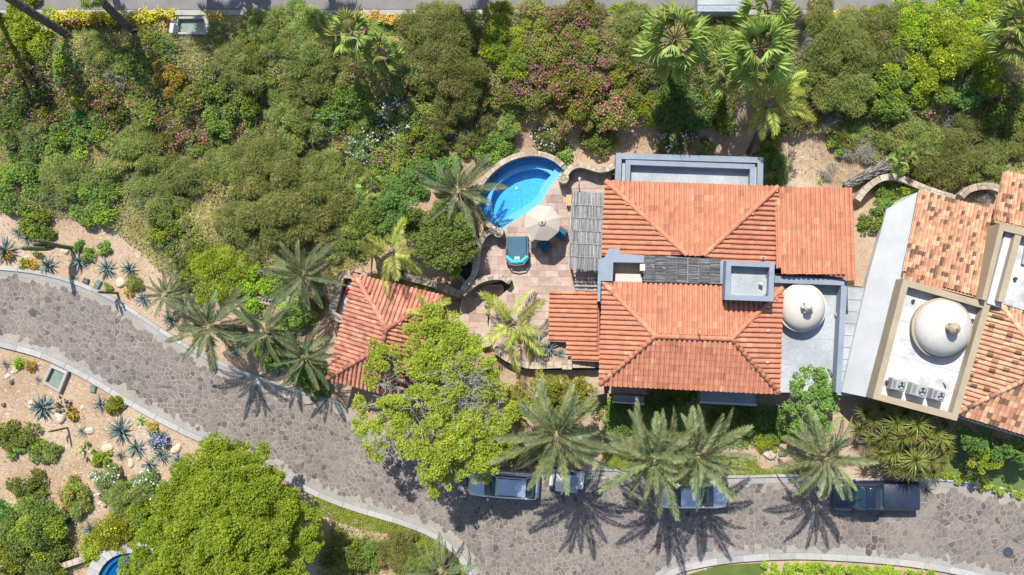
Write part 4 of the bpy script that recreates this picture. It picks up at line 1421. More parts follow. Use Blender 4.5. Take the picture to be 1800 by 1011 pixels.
# ================================================================== the house on the right
def neighbour():
    c = W(1690, 560, 0)
    root = thing('stucco_house', 'white and tan stucco house with mottled clay roofs and a white dome', 'house', (c.x, c.y, 0))
    def block(name, px, z0, z1, mat, par=None):
        P = [W(a, b, z1) for a, b in px]
        mb = MB(); mb.prism([(p.x, p.y) for p in P], z0, z1)
        return mb.build(name, mat, par or root)
    pitch, course = 0.245, 0.30
    # upper left roof
    za, zb = 3.4, 4.3
    A, B, C, D = W(1616, 334, za), W(1751, 371, za), W(1719, 524, zb), W(1587, 490, zb)
    f1 = [([A, B, C, D], (0, 1), pitch, course)]
    roof1 = slab_roof('roof', [f1[0][0]], M['deck2'], root)
    E, F_, G_, H_ = W(1765, 301, 3.7), W(1850, 322, 3.7), W(1840, 408, 4.3), W(1748, 385, 4.3)
    f2 = [([E, F_, G_, H_], (0, 1), pitch, course)]
    roof2 = slab_roof('roof', [f2[0][0]], M['deck2'], root)
    # lower right hip roof
    ze, zx = 4.1, 5.2
    NWc, SWc, AP, AP2 = W(1743, 516, ze), W(1680, 727, ze), W(1846, 646, zx), W(1900, 660, zx)
    NE_, SE_ = W(1905, 556, ze), W(1870, 785, ze)
    p2, c2 = 0.30, 0.37
    f3 = [([SWc, NWc, AP], (0, 1), p2, c2), ([NWc, NE_, AP2, AP], (0, 1), pitch, course), ([SE_, SWc, AP, AP2], (0, 1), p2, c2)]
    roof3 = slab_roof('roof', [f[0] for f in f3], M['deck2'], root)
    tiled(root, [(roof1, f1, []), (roof2, f2, []), (roof3, f3, [(NWc, AP), (SWc, AP)])], M['tile_mix'])
    # fascia and gutter along the south eave
    d = (SE_ - SWc).normalized(); nrm = Vector((d.y, -d.x, 0))
    if nrm.y > 0: nrm = -nrm
    mb = MB(); a = SWc + nrm * 0.10; b = SE_ + nrm * 0.10
    mb.ribbon([(a.x, a.y), (b.x, b.y)], 0.22, ze - 0.3, ze - 0.07); mb.build('fascia', M['darkmetal'], root)
    mb = MB(); a = SWc - nrm * 0.6 + d * 0.6; b = SE_ - nrm * 0.6
    mb.ribbon([(a.x, a.y), (b.x, b.y)], 0.3, 0, ze - 0.2); mb.build('wall', M['tan'], root)
    # the smooth white lean-to that falls away on the villa side
    lo = [W(1479, 689, 1.9), W(1502, 590, 1.9), W(1526, 487, 1.9), W(1559, 368, 1.9)]
    hi = [W(1536, 701, 3.9), W(1562, 596, 3.9), W(1590, 490, 3.9), W(1618, 336, 3.3)]
    mb = MB()
    n = len(lo)
    V = [tuple(p) for p in lo] + [tuple(p) for p in hi] + [(p.x, p.y, 0) for p in lo] + [(p.x, p.y, 0) for p in hi]
    F = []
    for k in range(n - 1):
        F += [(k, n + k, n + k + 1, k + 1), (2 * n + k + 1, 2 * n + k, k, k + 1), (3 * n + k, 3 * n + k + 1, n + k + 1, n + k)]
    F += [(0, 2 * n, 3 * n, n), (n - 1, 2 * n - 1, 4 * n - 1, 3 * n - 1)]
    mb.add(V, F); mb.build('lean_to_roof', M['white'], root)
    q = [W(1620, 345, za - 0.3), W(1748, 380, za - 0.3), W(1716, 520, za - 0.3), W(1594, 488, za - 0.3)]
    mb = MB(); mb.prism([(p.x, p.y) for p in q], 0, za - 0.2); mb.build('wall', M['white'], root)
    # dome terrace
    px = [(1597, 493), (1740, 534), (1690, 735), (1676, 739), (1534, 701)]
    zp, zf = 4.6, 3.95
    mb = MB()
    I = ring([(1588, 490), (1742, 534), (1682, 740), (1534, 701)], 0.40, 0.0, zp, mb)
    mb.build('parapet', M['tan'], root)
    mb = MB(); floor_poly(mb, I, zf, 0.5); mb.build('roof_terrace', M['whitefloor'], root)
    for t in (0.3, 0.62):
        a = Vector(I[0]).lerp(Vector(I[3]), t); b = Vector(I[1]).lerp(Vector(I[2]), t)
        mb = MB(); mb.ribbon([(a.x, a.y), (b.x, b.y)], 0.05, zf - 0.1, zf + 0.006); mb.build('membrane_seam', M['slatefloor'], root)
    dome(root, 1656, 577, 4.5, 1.79, 1.15, 0.75, 0, M['domewhite'], M['tan'], 'crown')
    vent(root, 1710, 563, zf, 0.08, 0.2, M['darkmetal'])
    vent(root, 1606, 529, zf, 0.08, 0.2, M['darkmetal'])
    vent(root, 1561, 672, zf, 0.10, 0.25, M['darkmetal'])
    p = W(1662, 679, zf + 0.1)
    mb = MB(); mb.tube([(p.x - 0.1, p.y + 0.2, zf), (p.x, p.y, zf + 0.1), (p.x + 0.05, p.y - 0.15, zf)], 0.04, 6); mb.build('cable', M['darkmetal'], root)
    # upper right terrace
    z2 = 5.1
    t1, t2, t3 = (1762, 392), (1728, 522), (1722, 545)
    block('wall', [(1756, 396), (1860, 420), (1840, 560), (1722, 530)], 0, 4.3, M['white'])
    block('parapet', [(1758, 393), (1767, 395), (1734, 528), (1726, 526)], 0, z2, M['tan'])
    block('parapet', [(1758, 393), (1860, 416), (1857, 428), (1765, 406)], 0, z2 + 0.004, M['tan'])
    block('gutter_floor', [(1768, 405), (1790, 411), (1757, 540), (1735, 533)], 3, 4.7, M['white'])
    block('parapet', [(1785, 412), (1796, 415), (1765, 532), (1754, 529)], 0, z2, M['tan'])
    block('roof_terrace', [(1790, 415), (1860, 430), (1850, 560), (1760, 533)], 3, 4.4, M['whitefloor'])
    block('step_block', [(1803, 433), (1812, 435), (1806, 466), (1797, 464)], 4.3, 4.6, M['slatefloor'])
    vent(root, 1786, 490, 4.4, 0.09, 0.2, M['darkmetal'])
neighbour()

def ac_unit(px, py, rz, w, d, label):
    zf = 3.95
    p = W(px, py, zf + 0.8)
    root = thing('air_conditioner', label, 'air conditioner', (p.x, p.y, zf), 'air conditioners on the white roof terrace')
    mb = MB()
    mb.box((p.x, p.y, zf + 0.42), (w, d, 0.76), rz, bev=0.05)
    mb.build('casing', M['greymetal'], root)
    cx, cy = p.x + 0.2 * w * math.cos(rz), p.y + 0.2 * w * math.sin(rz)
    r = min(w, d) * 0.36
    mb = MB()
    N = 24
    V, F = [], []
    for k in range(N):
        a = 2 * math.pi * k / N
        for rr, zz in ((r, 0.80), (r * 0.9, 0.86), (r * 0.82, 0.80)):
            V.append((cx + rr * math.cos(a), cy + rr * math.sin(a), zf + zz))
    for k in range(N):
        for q in range(2):
            F.append((3 * k + q, 3 * ((k + 1) % N) + q, 3 * ((k + 1) % N) + q + 1, 3 * k + q + 1))
    mb.add(V, F); mb.build('fan_ring', M['greymetal'], root)
    mb = MB(); mb.lathe((cx, cy, zf + 0.79), [(r * 0.86, 0), (r * 0.86, 0.012)], 20); mb.build('fan_well', M['darkmetal'], root)
    for k in range(3):
        a = 2 * math.pi * k / 3 + 0.4
        mb = MB()
        c_, s_ = math.cos(a), math.sin(a)
        pts = [(0.06, -0.05, 0.0), (r * 0.75, -0.12, -0.0), (r * 0.75, 0.12, 0.03), (0.06, 0.05, 0.02)]
        mb.add([(cx + x * c_ - y * s_, cy + x * s_ + y * c_, zf + 0.815 + z) for x, y, z in pts], [(0, 1, 2, 3)])
        mb.build('fan_blade', M['greymetal'], root)
    mb = MB(); mb.lathe((cx, cy, zf + 0.80), [(0.09, 0), (0.08, 0.05)], 12); mb.build('fan_hub', M['darkmetal'], root)
    for k in range(5):
        mb = MB()
        q = -0.42 * w + k * 0.05 * w
        mb.box((p.x + q * math.cos(rz), p.y + q * math.sin(rz), zf + 0.805), (0.015, d * 0.7, 0.012), rz); mb.build('grille_bar', M['darkmetal'], root)
    for sx in (-1, 1):
        mb = MB()
        ox = sx * w * 0.35
        mb.box((p.x + ox * math.cos(rz), p.y + ox * math.sin(rz), zf + 0.03), (0.08, d, 0.07), rz); mb.build('foot', M['darkmetal'], root)
ac_unit(1580, 677, -0.22, 0.86, 0.70, 'grey air conditioner nearest the tan corner parapet')
ac_unit(1616, 687, -0.28, 1.0, 0.76, 'largest grey air conditioner, the middle one of the row')
ac_unit(1650, 695, -0.26, 0.76, 0.66, 'brownish air conditioner at the roof edge end of the row')

def passage():
    z = 1.62
    mb = MB(); mb.prism([(p.x, p.y) for p in (W(1486, 503, z), W(1545, 508, z), W(1500, 695, z), W(1462, 695, z))], -0.1, z)
    root = structure(mb.build('passage', M['gutter']), 'grey paved passage between the two houses')
    for k in range(9):
        y0, y1 = 506 + k * 21, 506 + k * 21 + 20.2
        mb = MB()
        P = [W(x, y, z + .05) for x, y in ((1484 - k * 1.4, y0), (1544 - k * 5, y0 + 2), (1539 - k * 5, y1 + 2), (1482.6 - k * 1.4, y1))]
        mb.prism([(p.x, p.y) for p in P], z - 0.05, z + 0.05 + 0.004 * (k % 3)); mb.build('paving_slab', M['slatefloor'], root)
    mb = MB(); mb.prism([(p.x, p.y) for p in [W(a, b, 1.3) for a, b in ((1500, 375), (1522, 362), (1562, 372), (1545, 440), (1530, 505), (1502, 503))]], -0.1, 1.3)
    structure(mb.build('garden_bank', M['soil']), 'raised dry bank between villa and lean-to')
passage()

# ================================================================== leaves and shrubs
def unit(a):
    return a / np.maximum(1e-9, np.linalg.norm(a, axis=1, keepdims=True))

def leaf_quads(P, A, N, L, Wd):
    A = unit(A)
    B = unit(np.cross(N, A))
    L = np.broadcast_to(np.asarray(L, float), (len(P),))[:, None]
    Wd = np.broadcast_to(np.asarray(Wd, float), (len(P),))[:, None]
    Nn = np.cross(A, B)
    V = np.stack([P, P + A * L * 0.45 + B * Wd / 2 + Nn * L * 0.04, P + A * L, P + A * L * 0.45 - B * Wd / 2 + Nn * L * 0.04], 1)
    return V.reshape(-1, 3), np.arange(4 * len(P)).reshape(-1, 4)

STYLE = {  # leaf length, width, leaves per m2, lobe size, lift of the leaf, shell, droop
    'F': (0.30, 0.036, 560, 0.25, 0.5, 0.85),
    'G': (0.15, 0.085, 330, 0.26, 0.35, 0.35),
    'D': (0.14, 0.085, 360, 0.26, 0.35, 0.35),
    'Y': (0.19, 0.055, 430, 0.26, 0.4, 0.4),
    'L': (0.17, 0.075, 380, 0.28, 0.4, 0.4),
    'B': (0.14, 0.07, 400, 0.24, 0.4, 0.45),
    'O': (0.15, 0.06, 380, 0.24, 0.4, 0.45),
    'S': (0.42, 0.016, 300, 0.4, 0.6, 0.7),
    'W': (0.13, 0.06, 380, 0.25, 0.4, 0.4),
}

def lobes_leaves(lobes, style, dens=1.0, seed=0):
    """lobes: array (k,5) x y z r flat; leaves on the lobes' shells"""
    r_ = np.random.default_rng(seed)
    LL, WW, D, _, lift, shell = STYLE[style]
    lob = np.asarray(lobes, float)
    n_each = np.maximum(6, (D * dens * np.pi * lob[:, 3] ** 2)).astype(int)
    idx = np.repeat(np.arange(len(lob)), n_each)
    n = len(idx)
    d = unit(r_.normal(size=(n, 3)))
    low = d[:, 2] < -0.25
    d[low, 2] *= -1
    rad = (1 - shell * r_.random(n) ** 1.6)
    c = lob[idx, :3]; r = lob[idx, 3]; fl = lob[idx, 4]
    P = c + d * (r * rad)[:, None] * np.stack([np.ones(n), np.ones(n), fl], 1)
    A = d * 0.6 + r_.normal(size=(n, 3)) * 0.55
    A[:, 2] += 0.05
    if style == 'F':
        # sprays: leaves on one lobe lie roughly along its own direction
        sd = unit(r_.normal(size=(len(lob), 3)) * np.array([1, 1, 0.25]))
        A = d * 0.45 + sd[idx] * 0.45 + r_.normal(size=(n, 3)) * 0.42
    N = d * 0.55 + np.array([-0.1, 0.3, lift + 0.75]) + r_.normal(size=(n, 3)) * 0.42
    s = r_.uniform(0.7, 1.25, n)
    global LAST_MI
    alt = r_.random(len(lob)) < 0.17
    LAST_MI = (alt[idx] & (r_.random(n) < 0.8)).astype(np.int32)
    return leaf_quads(P - unit(A) * (LL * s * 0.4)[:, None], A, N, LL * s, WW * s * r_.uniform(0.8, 1.2, n))
LAST_MI = None
ALT = {'F': 'U', 'G': 'L', 'D': 'G', 'Y': 'G', 'L': 'Y', 'B': 'Y', 'O': 'Y', 'S': 'U', 'W': 'F'}

def dome_lobes(R_, H, style, seed, ax=1.0, ay=1.0, rot=0.0):
    r_ = np.random.default_rng(seed)
    ls = STYLE[style][3]
    rl = max(0.16, min(0.75, R_ * ls + 0.06))
    k = int(max(5, (4.2 if style == 'F' else 2.8) * (R_ / rl) ** 2))
    a = r_.uniform(0, 2 * np.pi, k); q = np.sqrt(r_.random(k))
    rough = 1 + 0.16 * np.sin(3 * a + r_.uniform(0, 6)) + 0.10 * np.sin(5 * a + r_.uniform(0, 6))
    x = q * np.cos(a) * R_ * ax * rough; y = q * np.sin(a) * R_ * ay * rough
    z = H * np.sqrt(np.maximum(0.05, 1 - q ** 2)) * r_.uniform(0.7 if style == 'F' else 0.6, 1.0, k)
    c, s = math.cos(rot), math.sin(rot)
    X = x * c - y * s; Y_ = x * s + y * c
    rr = rl * r_.uniform(0.55, 1.25, k)
    return np.stack([X, Y_, np.maximum(z, rr * 0.5), rr, np.full(k, 0.85)], 1)

def petals(lobes, n_cl, per, size, seed, spread=0.14):
    r_ = np.random.default_rng(seed + 99)
    lob = np.asarray(lobes)
    i = r_.integers(0, len(lob), n_cl)
    d = unit(r_.normal(size=(n_cl, 3)))
    d[:, 2] = np.abs(d[:, 2]) * 1.2 + 0.2
    d = unit(d)
    c = lob[i, :3] + d * lob[i, 3:4] * 0.98
    P = np.repeat(c, per, 0) + r_.normal(size=(n_cl * per, 3)) * spread * np.array([1, 1, 0.5])
    A = r_.normal(size=(len(P), 3)) * np.array([1, 1, 0.4])
    N = r_.normal(size=(len(P), 3)) * 0.5 + np.array([0, 0, 1.0])
    s = r_.uniform(0.7, 1.3, len(P))
    return leaf_quads(P, A, N, size * s, size * 0.8 * s)

SEED = [100]
def shrub(kind, px, py, rp, label, hr=0.85, name=None, cat='shrub', group=None, ell=(1, 1, 0), dens=1.0, bloom=None, nb=1.0, mat=None, lift=0.0):
    SEED[0] += 1
    sd = SEED[0]
    zb = 0.3
    p0 = G(px, py)
    Rw = rp / PPM * (HC - p0.z) / HC
    H = Rw * hr
    p = G(px, py, H * 0.55)
    base = Vector((p.x, p.y, float(gz(p.x, p.y)) - 0.05 + lift))
    lob = dome_lobes(Rw, H, kind, sd, ell[0], ell[1], ell[2])
    V, F = lobes_leaves(lob, kind, dens, sd)
    me = np_mesh(name or 'shrub', V, F, [M[mat or kind], M[ALT[kind]]], LAST_MI)
    o = link(name or 'shrub', me, loc=base)
    tag(o, label, cat, group)
    if bloom:
        per, size = {'pink': (8, 0.13), 'whitepetal': (4, 0.15), 'yellowpetal': (5, 0.12), 'bluepetal': (8, 0.12), 'redpetal': (9, 0.13), 'orangepetal': (6, 0.12)}[bloom]
        ncl = int(9 * nb * math.pi * Rw * Rw) + 5
        V, F = petals(lob, ncl, per, size, sd)
        b = link('blossoms', np_mesh('blossoms', V, F, M[bloom]), o)
        b['kind'] = 'stuff'
    # a few stems so that the bush stands on something
    mb = MB()
    r_ = random.Random(sd)
    for k in range(4):
        q = lob[r_.randrange(len(lob))]
        mb.tube([(base.x, base.y, base.z - 0.1), (base.x + q[0] * 0.4, base.y + q[1] * 0.4, base.z + q[2] * 0.6), (base.x + q[0], base.y + q[1], base.z + q[2])], [0.05 + 0.01 * Rw, 0.035, 0.015], 5)
    mb.build('stem', M['bark'], o)
    return o

LOOK = {'F': 'olive-grey feathery shrub', 'G': 'mid-green leafy shrub', 'D': 'dark green dense shrub', 'Y': 'yellow-green bush', 'L': 'lime green bushy shrub',
        'B': 'green bush flecked with pink flowers', 'O': 'orange tinged bush', 'S': 'dry grey twiggy brush', 'W': 'white flowering shrub'}
# kind, px, py, radius px, place (None: one of the thicket's look-alikes, told by zone)
SH = [
 ('L', 52, 48, 50, 'under the leftmost tall palm trunks by the road'), ('Y', 18, 75, 26, None),
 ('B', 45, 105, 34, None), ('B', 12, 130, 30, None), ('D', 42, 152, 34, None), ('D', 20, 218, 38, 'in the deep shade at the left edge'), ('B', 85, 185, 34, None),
 ('F', 182, 96, 32, None), ('S', 205, 118, 26, 'on the slope between two palm shadows'), ('B', 140, 150, 34, None), ('G', 232, 108, 32, None), ('G', 110, 105, 30, None),
 ('O', 292, 128, 34, 'on the slope below the concrete drain box'), ('O', 250, 140, 22, 'beside the thin palm shadow on the slope'), ('B', 320, 165, 36, None), ('F', 402, 98, 42, 'right of the concrete drain box'), ('G', 290, 82, 24, None), ('Y', 265, 68, 26, None),
 ('B', 245, 170, 34, None), ('B', 300, 215, 42, None), ('B', 352, 235, 36, None), ('G', 195, 222, 44, None), ('F', 235, 268, 52, None), ('G', 118, 245, 46, None), ('D', 60, 275, 40, None),
 ('F', 118, 312, 50, None), ('G', 30, 330, 44, None), ('D', 35, 262, 26, None), ('B', 180, 175, 36, None), ('F', 60, 220, 30, None), ('D', 150, 205, 28, None),
 ('G', 160, 350, 46, 'hanging over the pale gravel above the agave bed'), ('F', 272, 345, 40, None), ('B', 285, 350, 34, 'beside the gravel path with a pink tuft'), ('G', 300, 400, 40, None), ('F', 320, 310, 42, None),
 ('G', 420, 172, 40, None), ('F', 430, 118, 42, None), ('F', 470, 60, 46, None), ('Y', 452, 90, 34, None), ('Y', 475, 118, 26, None), ('G', 392, 205, 40, None), ('B', 455, 230, 40, 'with a strong pink patch above the big olive bush'),
 ('G', 375, 145, 30, None), ('F', 510, 200, 50, None), ('F', 545, 150, 44, None), ('G', 580, 185, 40, None), ('D', 562, 195, 34, None), ('F', 530, 90, 48, None), ('F', 575, 110, 40, None), ('G', 620, 160, 44, None), ('F', 540, 45, 40, None), ('Y', 610, 200, 28, None),
 ('F', 498, 345, 96, 'the broadest one, spread over the slope above the date palms'), ('F', 590, 300, 50, None), ('F', 415, 300, 50, None), ('F', 590, 400, 44, None), ('F', 425, 395, 46, None),
 ('Y', 395, 470, 48, None), ('Y', 350, 450, 34, None), ('L', 375, 492, 40, 'just above the row of date palms beside the lane'), ('L', 440, 490, 34, 'beside the bleached ladder'), ('G', 320, 432, 34, None), ('G', 330, 480, 26, None),
 ('G', 640, 215, 34, None), ('F', 770, 60, 60, None), ('F', 800, 110, 60, 'the greyest big one right of the small fan palms'), ('F', 740, 115, 44, None), ('F', 800, 165, 44, None), ('B', 730, 125, 36, None), ('B', 740, 165, 34, None), ('G', 740, 215, 40, None), ('F', 770, 205, 40, None),
 ('B', 700, 265, 44, 'with brownish seed heads under the white flowers'), ('B', 750, 250, 32, None), ('D', 735, 300, 34, 'beside the grey date palm with white specks'), ('G', 868, 252, 36, 'directly above the pool wall'), ('F', 836, 212, 34, None), ('F', 820, 245, 24, None),
 ('G', 640, 330, 32, None), ('Y', 690, 330, 26, None), ('G', 660, 300, 30, None),
 ('Y', 895, 75, 52, None), ('Y', 870, 40, 34, None), ('B', 960, 60, 56, None), ('B', 930, 140, 52, None), ('B', 1000, 130, 60, 'the most thickly flowered one in the middle of the slope'), ('B', 1075, 170, 56, None), ('B', 1050, 90, 52, None),
 ('B', 990, 190, 44, None), ('B', 1100, 120, 44, None), ('F', 1110, 60, 48, None), ('Y', 1140, 165, 36, None), ('Y', 930, 100, 34, None), ('B', 870, 165, 40, None), ('F', 890, 195, 30, None), ('B', 1030, 35, 44, None), ('Y', 1090, 40, 34, None),
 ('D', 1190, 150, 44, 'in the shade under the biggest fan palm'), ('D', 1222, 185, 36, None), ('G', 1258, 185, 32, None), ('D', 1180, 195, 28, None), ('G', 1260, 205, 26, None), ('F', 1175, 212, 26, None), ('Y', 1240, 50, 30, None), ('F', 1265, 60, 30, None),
 ('S', 1402, 75, 34, 'beside the fan palm crowns near the road'), ('S', 1425, 30, 24, None), ('F', 1480, 75, 66, None), ('F', 1440, 125, 46, None), ('F', 1500, 130, 58, 'the finest leaved one below the upper road on the right'), ('F', 1540, 60, 50, None), ('Y', 1600, 50, 60, None), ('Y', 1660, 90, 66, 'the brightest broad one at the upper right'), ('Y', 1690, 30, 50, None), ('Y', 1560, 110, 44, None), ('Y', 1615, 125, 46, None), ('Y', 1730, 130, 40, None), ('Y', 1750, 20, 40, None),
 ('D', 1700, 155, 34, 'below the yellowest bushes at the right'), ('B', 1650, 155, 36, None), ('G', 1560, 170, 40, None), ('G', 1500, 175, 34, None), ('G', 1600, 170, 32, None), ('F', 1610, 240, 52, None), ('F', 1660, 270, 56, 'the nearest one above the mottled corner roof'), ('F', 1720, 215, 40, None), ('F', 1590, 280, 36, None), ('F', 1730, 280, 46, None),
 ('S', 1452, 215, 22, None), ('S', 1515, 262, 26, 'on the bare patch beside the lying palm trunk'), ('S', 1640, 205, 22, None), ('S', 1670, 212, 18, None), ('B', 1410, 190, 30, None), ('G', 1478, 252, 20, None), ('B', 1430, 190, 24, None), ('F', 1500, 215, 26, None), ('G', 1760, 190, 42, None), ('B', 1785, 165, 36, None), ('F', 1785, 245, 42, None), ('G', 1760, 240, 34, None),
 ('G', 1350, 264, 26, 'close behind the blue-grey terrace corner'), ('D', 1366, 298, 24, 'rounded, tucked against the blue-grey terrace'), ('D', 1385, 215, 22, None),
]
def zone(px, py):
    if px < 420: return 'in the thicket above the agave bed on the left'
    if px < 720: return 'in the thicket above the big olive bush' if py < 260 else 'round the broad olive bush left of the leafy trees'
    if px < 860: return 'between the small fan palms and the pool'
    if px < 1180: return 'on the flowering slope above pool and terrace'
    if px < 1400: return 'around the feet of the tall fan palms'
    return 'on the bank above the mottled tile roofs'
MARKS = [('the concrete drain box', 335, 44), ('the orange tinged bush', 292, 128), ('the lime green corner bush', 52, 48), ('the twiggy brush on the slope', 205, 118), ('the bush over the pale gravel', 160, 350),
         ('the broadest olive shrub', 498, 345), ('the strong pink patch', 455, 230), ('the thickest white blossom', 690, 196), ('the upper small fan palm', 620, 62), ('the grey date palm', 806, 338), ('the pool', 915, 335), ('the greyest big shrub', 800, 110),
         ('the thickly flowered bush', 1000, 130), ('the biggest fan palm', 1186, 70), ('the leaning coconut palm', 1352, 182), ('the trailer', 1265, 5), ('the lying palm trunk', 1525, 308), ('the brightest yellow bush', 1660, 90), ('the finest leaved shrub', 1500, 130),
         ('the right edge fan palm', 1790, 55), ('the mottled corner roof', 1790, 330), ('the bleached ladder', 460, 527), ('the leaning date palm', 368, 576), ('the tall forked cactus', 100, 430), ('the shrub in deep left shade', 20, 218), ('the shrub above the corner roof', 1660, 270), ('the dark shrub below the yellow bushes', 1700, 155), ('the middle date palm', 533, 484)]
USED = set()
def where(look, px, py, rp):
    cand = sorted(MARKS, key=lambda m: math.hypot(m[1] - px, m[2] - py))
    for name, mx, my in cand[:8]:
        dx, dy = px - mx, py - my
        d = math.hypot(dx, dy)
        if d < 8: continue
        a = math.degrees(math.atan2(-dy, dx)) % 360
        w = ('right of', 'above and right of', 'above', 'above and left of', 'left of', 'below and left of', 'below', 'below and right of')[int((a + 22.5) // 45) % 8]
        far = 'close ' if d < 55 else ('' if d < 120 else 'some way ')
        lab = look + ', ' + far + w + ' ' + name
        if len(lab.split()) <= 16 and lab not in USED:
            USED.add(lab)
            return lab
    return look + ' in the thicket'
for k, (kd, px, py, rp, place) in enumerate(SH):
    lab = LOOK[kd] + ' ' + place if place else where(LOOK[kd], px, py, rp)
    if len(lab.split()) > 16: lab = ' '.join(lab.split()[:16])
    fam = {'F': 'feathery shrubs', 'G': 'leafy shrubs', 'D': 'dark shrubs', 'Y': 'yellow-green bushes', 'L': 'lime shrubs', 'B': 'pink flecked bushes', 'O': 'orange bushes', 'S': 'dry twiggy brush', 'W': 'white shrubs'}[kd]
    grp = fam + ' ' + zone(px, py)
    e = random.uniform(0.8, 1.2)
    hr = {'F': 0.58, 'B': 0.5, 'Y': 0.52, 'S': 0.5}.get(kd, 0.62)
    bloom = {'B': 'pink', 'W': 'whitepetal', 'Y': 'yellowpetal' if px > 1500 else None}.get(kd)
    nb = {'B': 0.30, 'Y': 0.12}.get(kd, 1.0)
    if kd == 'B': nb = 0.2 if 850 < px < 1180 else 0.42
    if kd == 'B' and ('strong' in lab or 'thickly' in lab): nb = 0.8
    shrub(kd, px, py, rp, lab, hr=hr * random.uniform(0.85, 1.1), group=grp, ell=(e, 1 / e, random.uniform(0, 3)), bloom=bloom, nb=nb)

# white flowering and smaller single plants
for px, py, rp, lab, nb in ((690, 196, 34, 'white flowering shrub, its upper half thick with blossom, on the middle slope', 1.1), (650, 222, 30, 'sparsely white flowering shrub on the middle slope', 0.6),
                        (966, 243, 26, 'white flowering shrub just above the pool, the left of two', 0.9), (1178, 247, 26, 'white flowering shrub behind the blue-grey terrace', 0.9), (1210, 236, 14, 'tiny white flowering shrub behind the blue-grey terrace', 0.9),
                        (640, 255, 30, 'dark shrub with scattered white flowers left of the brownish bush', 0.7)):
    shrub('W', px, py, rp, lab, bloom='whitepetal', nb=nb)
for kd, px, py, rp, lab in (('G', 1052, 245, 28, 'mid-green shrub with dry tips above the wavy stone wall'), ('G', 990, 275, 18, 'bright low shrub between pool wall and wavy wall'), ('G', 1238, 262, 16, 'small green shrub above the terrace roof'),
    ('D', 775, 296, 28, 'dark green shrub left of the pool wall'), ('S', 1455, 300, 14, 'small dry tuft on the bare patch'), ('F', 1490, 230, 26, 'loose grey-green shrub above the lying palm trunk'),
    ('G', 1520, 395, 22, 'green shrub between villa roof and white wall, the lower of two'), ('D', 1540, 372, 20, 'dark shrub between villa roof and white wall, the upper of two'), ('G', 1590, 335, 24, 'green ground plant inside the curved wall behind the corner roof'), ('G', 1560, 335, 20, 'low yellowish plant inside the curved wall, nearer the villa'), ('S', 1720, 335, 18, 'grey tuft by the short curved wall')):
    shrub(kd, px, py, rp, lab, hr=0.6, lift=1.3 if 'white wall' in lab else 0.0)

# hedges in strips
def hedge(path_px, w, h, kind, label, bloom=None, nb=1.0, zb=None, name='hedge', mat=None, n=4, dens=1.0):
    SEED[0] += 1
    P = [G(p.x, p.y, h * 0.5) for p in spline([(a, b, 0) for a, b in path_px], n)]
    Q = resample(P, 0.30)
    r_ = np.random.default_rng(SEED[0])
    lob = []
    c = Q[len(Q) // 2]
    base = Vector((c.x, c.y, float(gz(c.x, c.y))))
    for q in Q:
        for _ in range(max(1, int(w / 0.3))):
            rr = r_.uniform(0.16, 0.28)
            lob.append((q.x - base.x + r_.uniform(-0.5, 0.5) * w, q.y - base.y + r_.uniform(-0.5, 0.5) * w, float(gz(q.x, q.y)) - base.z + h * r_.uniform(0.4, 0.9), rr, 0.8))
    V, F = lobes_leaves(lob, kind, dens, SEED[0])
    o = link(name, np_mesh(name, V, F, M[mat or kind]), loc=base)
    tag(o, label, 'hedge')
    if bloom:
        V, F = petals(lob, int(len(lob) * 5 * nb), 6, 0.12, SEED[0], 0.12)
        b = link('blossoms', np_mesh('blossoms', V, F, M[bloom]), o); b['kind'] = 'stuff'
    return o
hedge([(100, 33), (160, 31), (230, 30), (305, 29)], 0.45, 0.6, 'Y', 'clipped yellow flowering hedge between road and lawn at top left', 'yellowpetal', 3.0)
hedge([(120, 41), (180, 40), (240, 40), (300, 39)], 0.3, 0.25, 'O', 'brownish orange hedge below the yellow hedge', 'orangepetal', 0.5)
hedge([(-8, 48), (8, 47)], 0.4, 0.6, 'Y', 'short stub of yellow hedge at the top left corner', 'yellowpetal', 1.4)
hedge([(372, 31), (400, 31)], 0.4, 0.5, 'O', 'short orange hedge right of the drain box', 'yellowpetal', 1.0)
hedge([(610, 32), (660, 33), (720, 32)], 0.45, 0.5, 'O', 'orange flowering hedge along the pavement above the small fan palms', 'orangepetal', 1.5)
hedge([(1232, 33), (1262, 35), (1300, 34)], 0.5, 0.5, 'O', 'orange red hedge below the parked trailer', 'orangepetal', 1.6)
hedge([(1425, 28), (1470, 24)], 0.4, 0.5, 'Y', 'yellow hedge stub right of the fan palms', 'yellowpetal', 1.0)
hedge([(1345, 1003), (1420, 1004), (1500, 1006), (1600, 1013)], 0.9, 0.55, 'L', 'low bright green hedge behind the bottom right kerb', None)
hedge([(1600, 1008), (1640, 1012)], 0.6, 0.6, 'Y', 'yellowish tuft at the end of the bottom right hedge')
hedge([(1655, 835), (1700, 845), (1760, 858), (1820, 874)], 0.45, 0.4, 'L', 'low hedge between smooth lawn and lane at right')
hedge([(862, 552), (856, 538), (866, 526), (885, 530)], 0.5, 0.8, 'G', 'clipped curved hedge beside the coconut palm', mat='L')
hedge([(862, 565), (866, 590), (876, 606)], 0.5, 0.7, 'L', 'lime hedge running down to the planter wall')
hedge([(665, 487), (700, 494), (740, 503), (775, 515)], 0.4, 0.7, 'G', 'creeping green strip along the top of the small tiled roof')

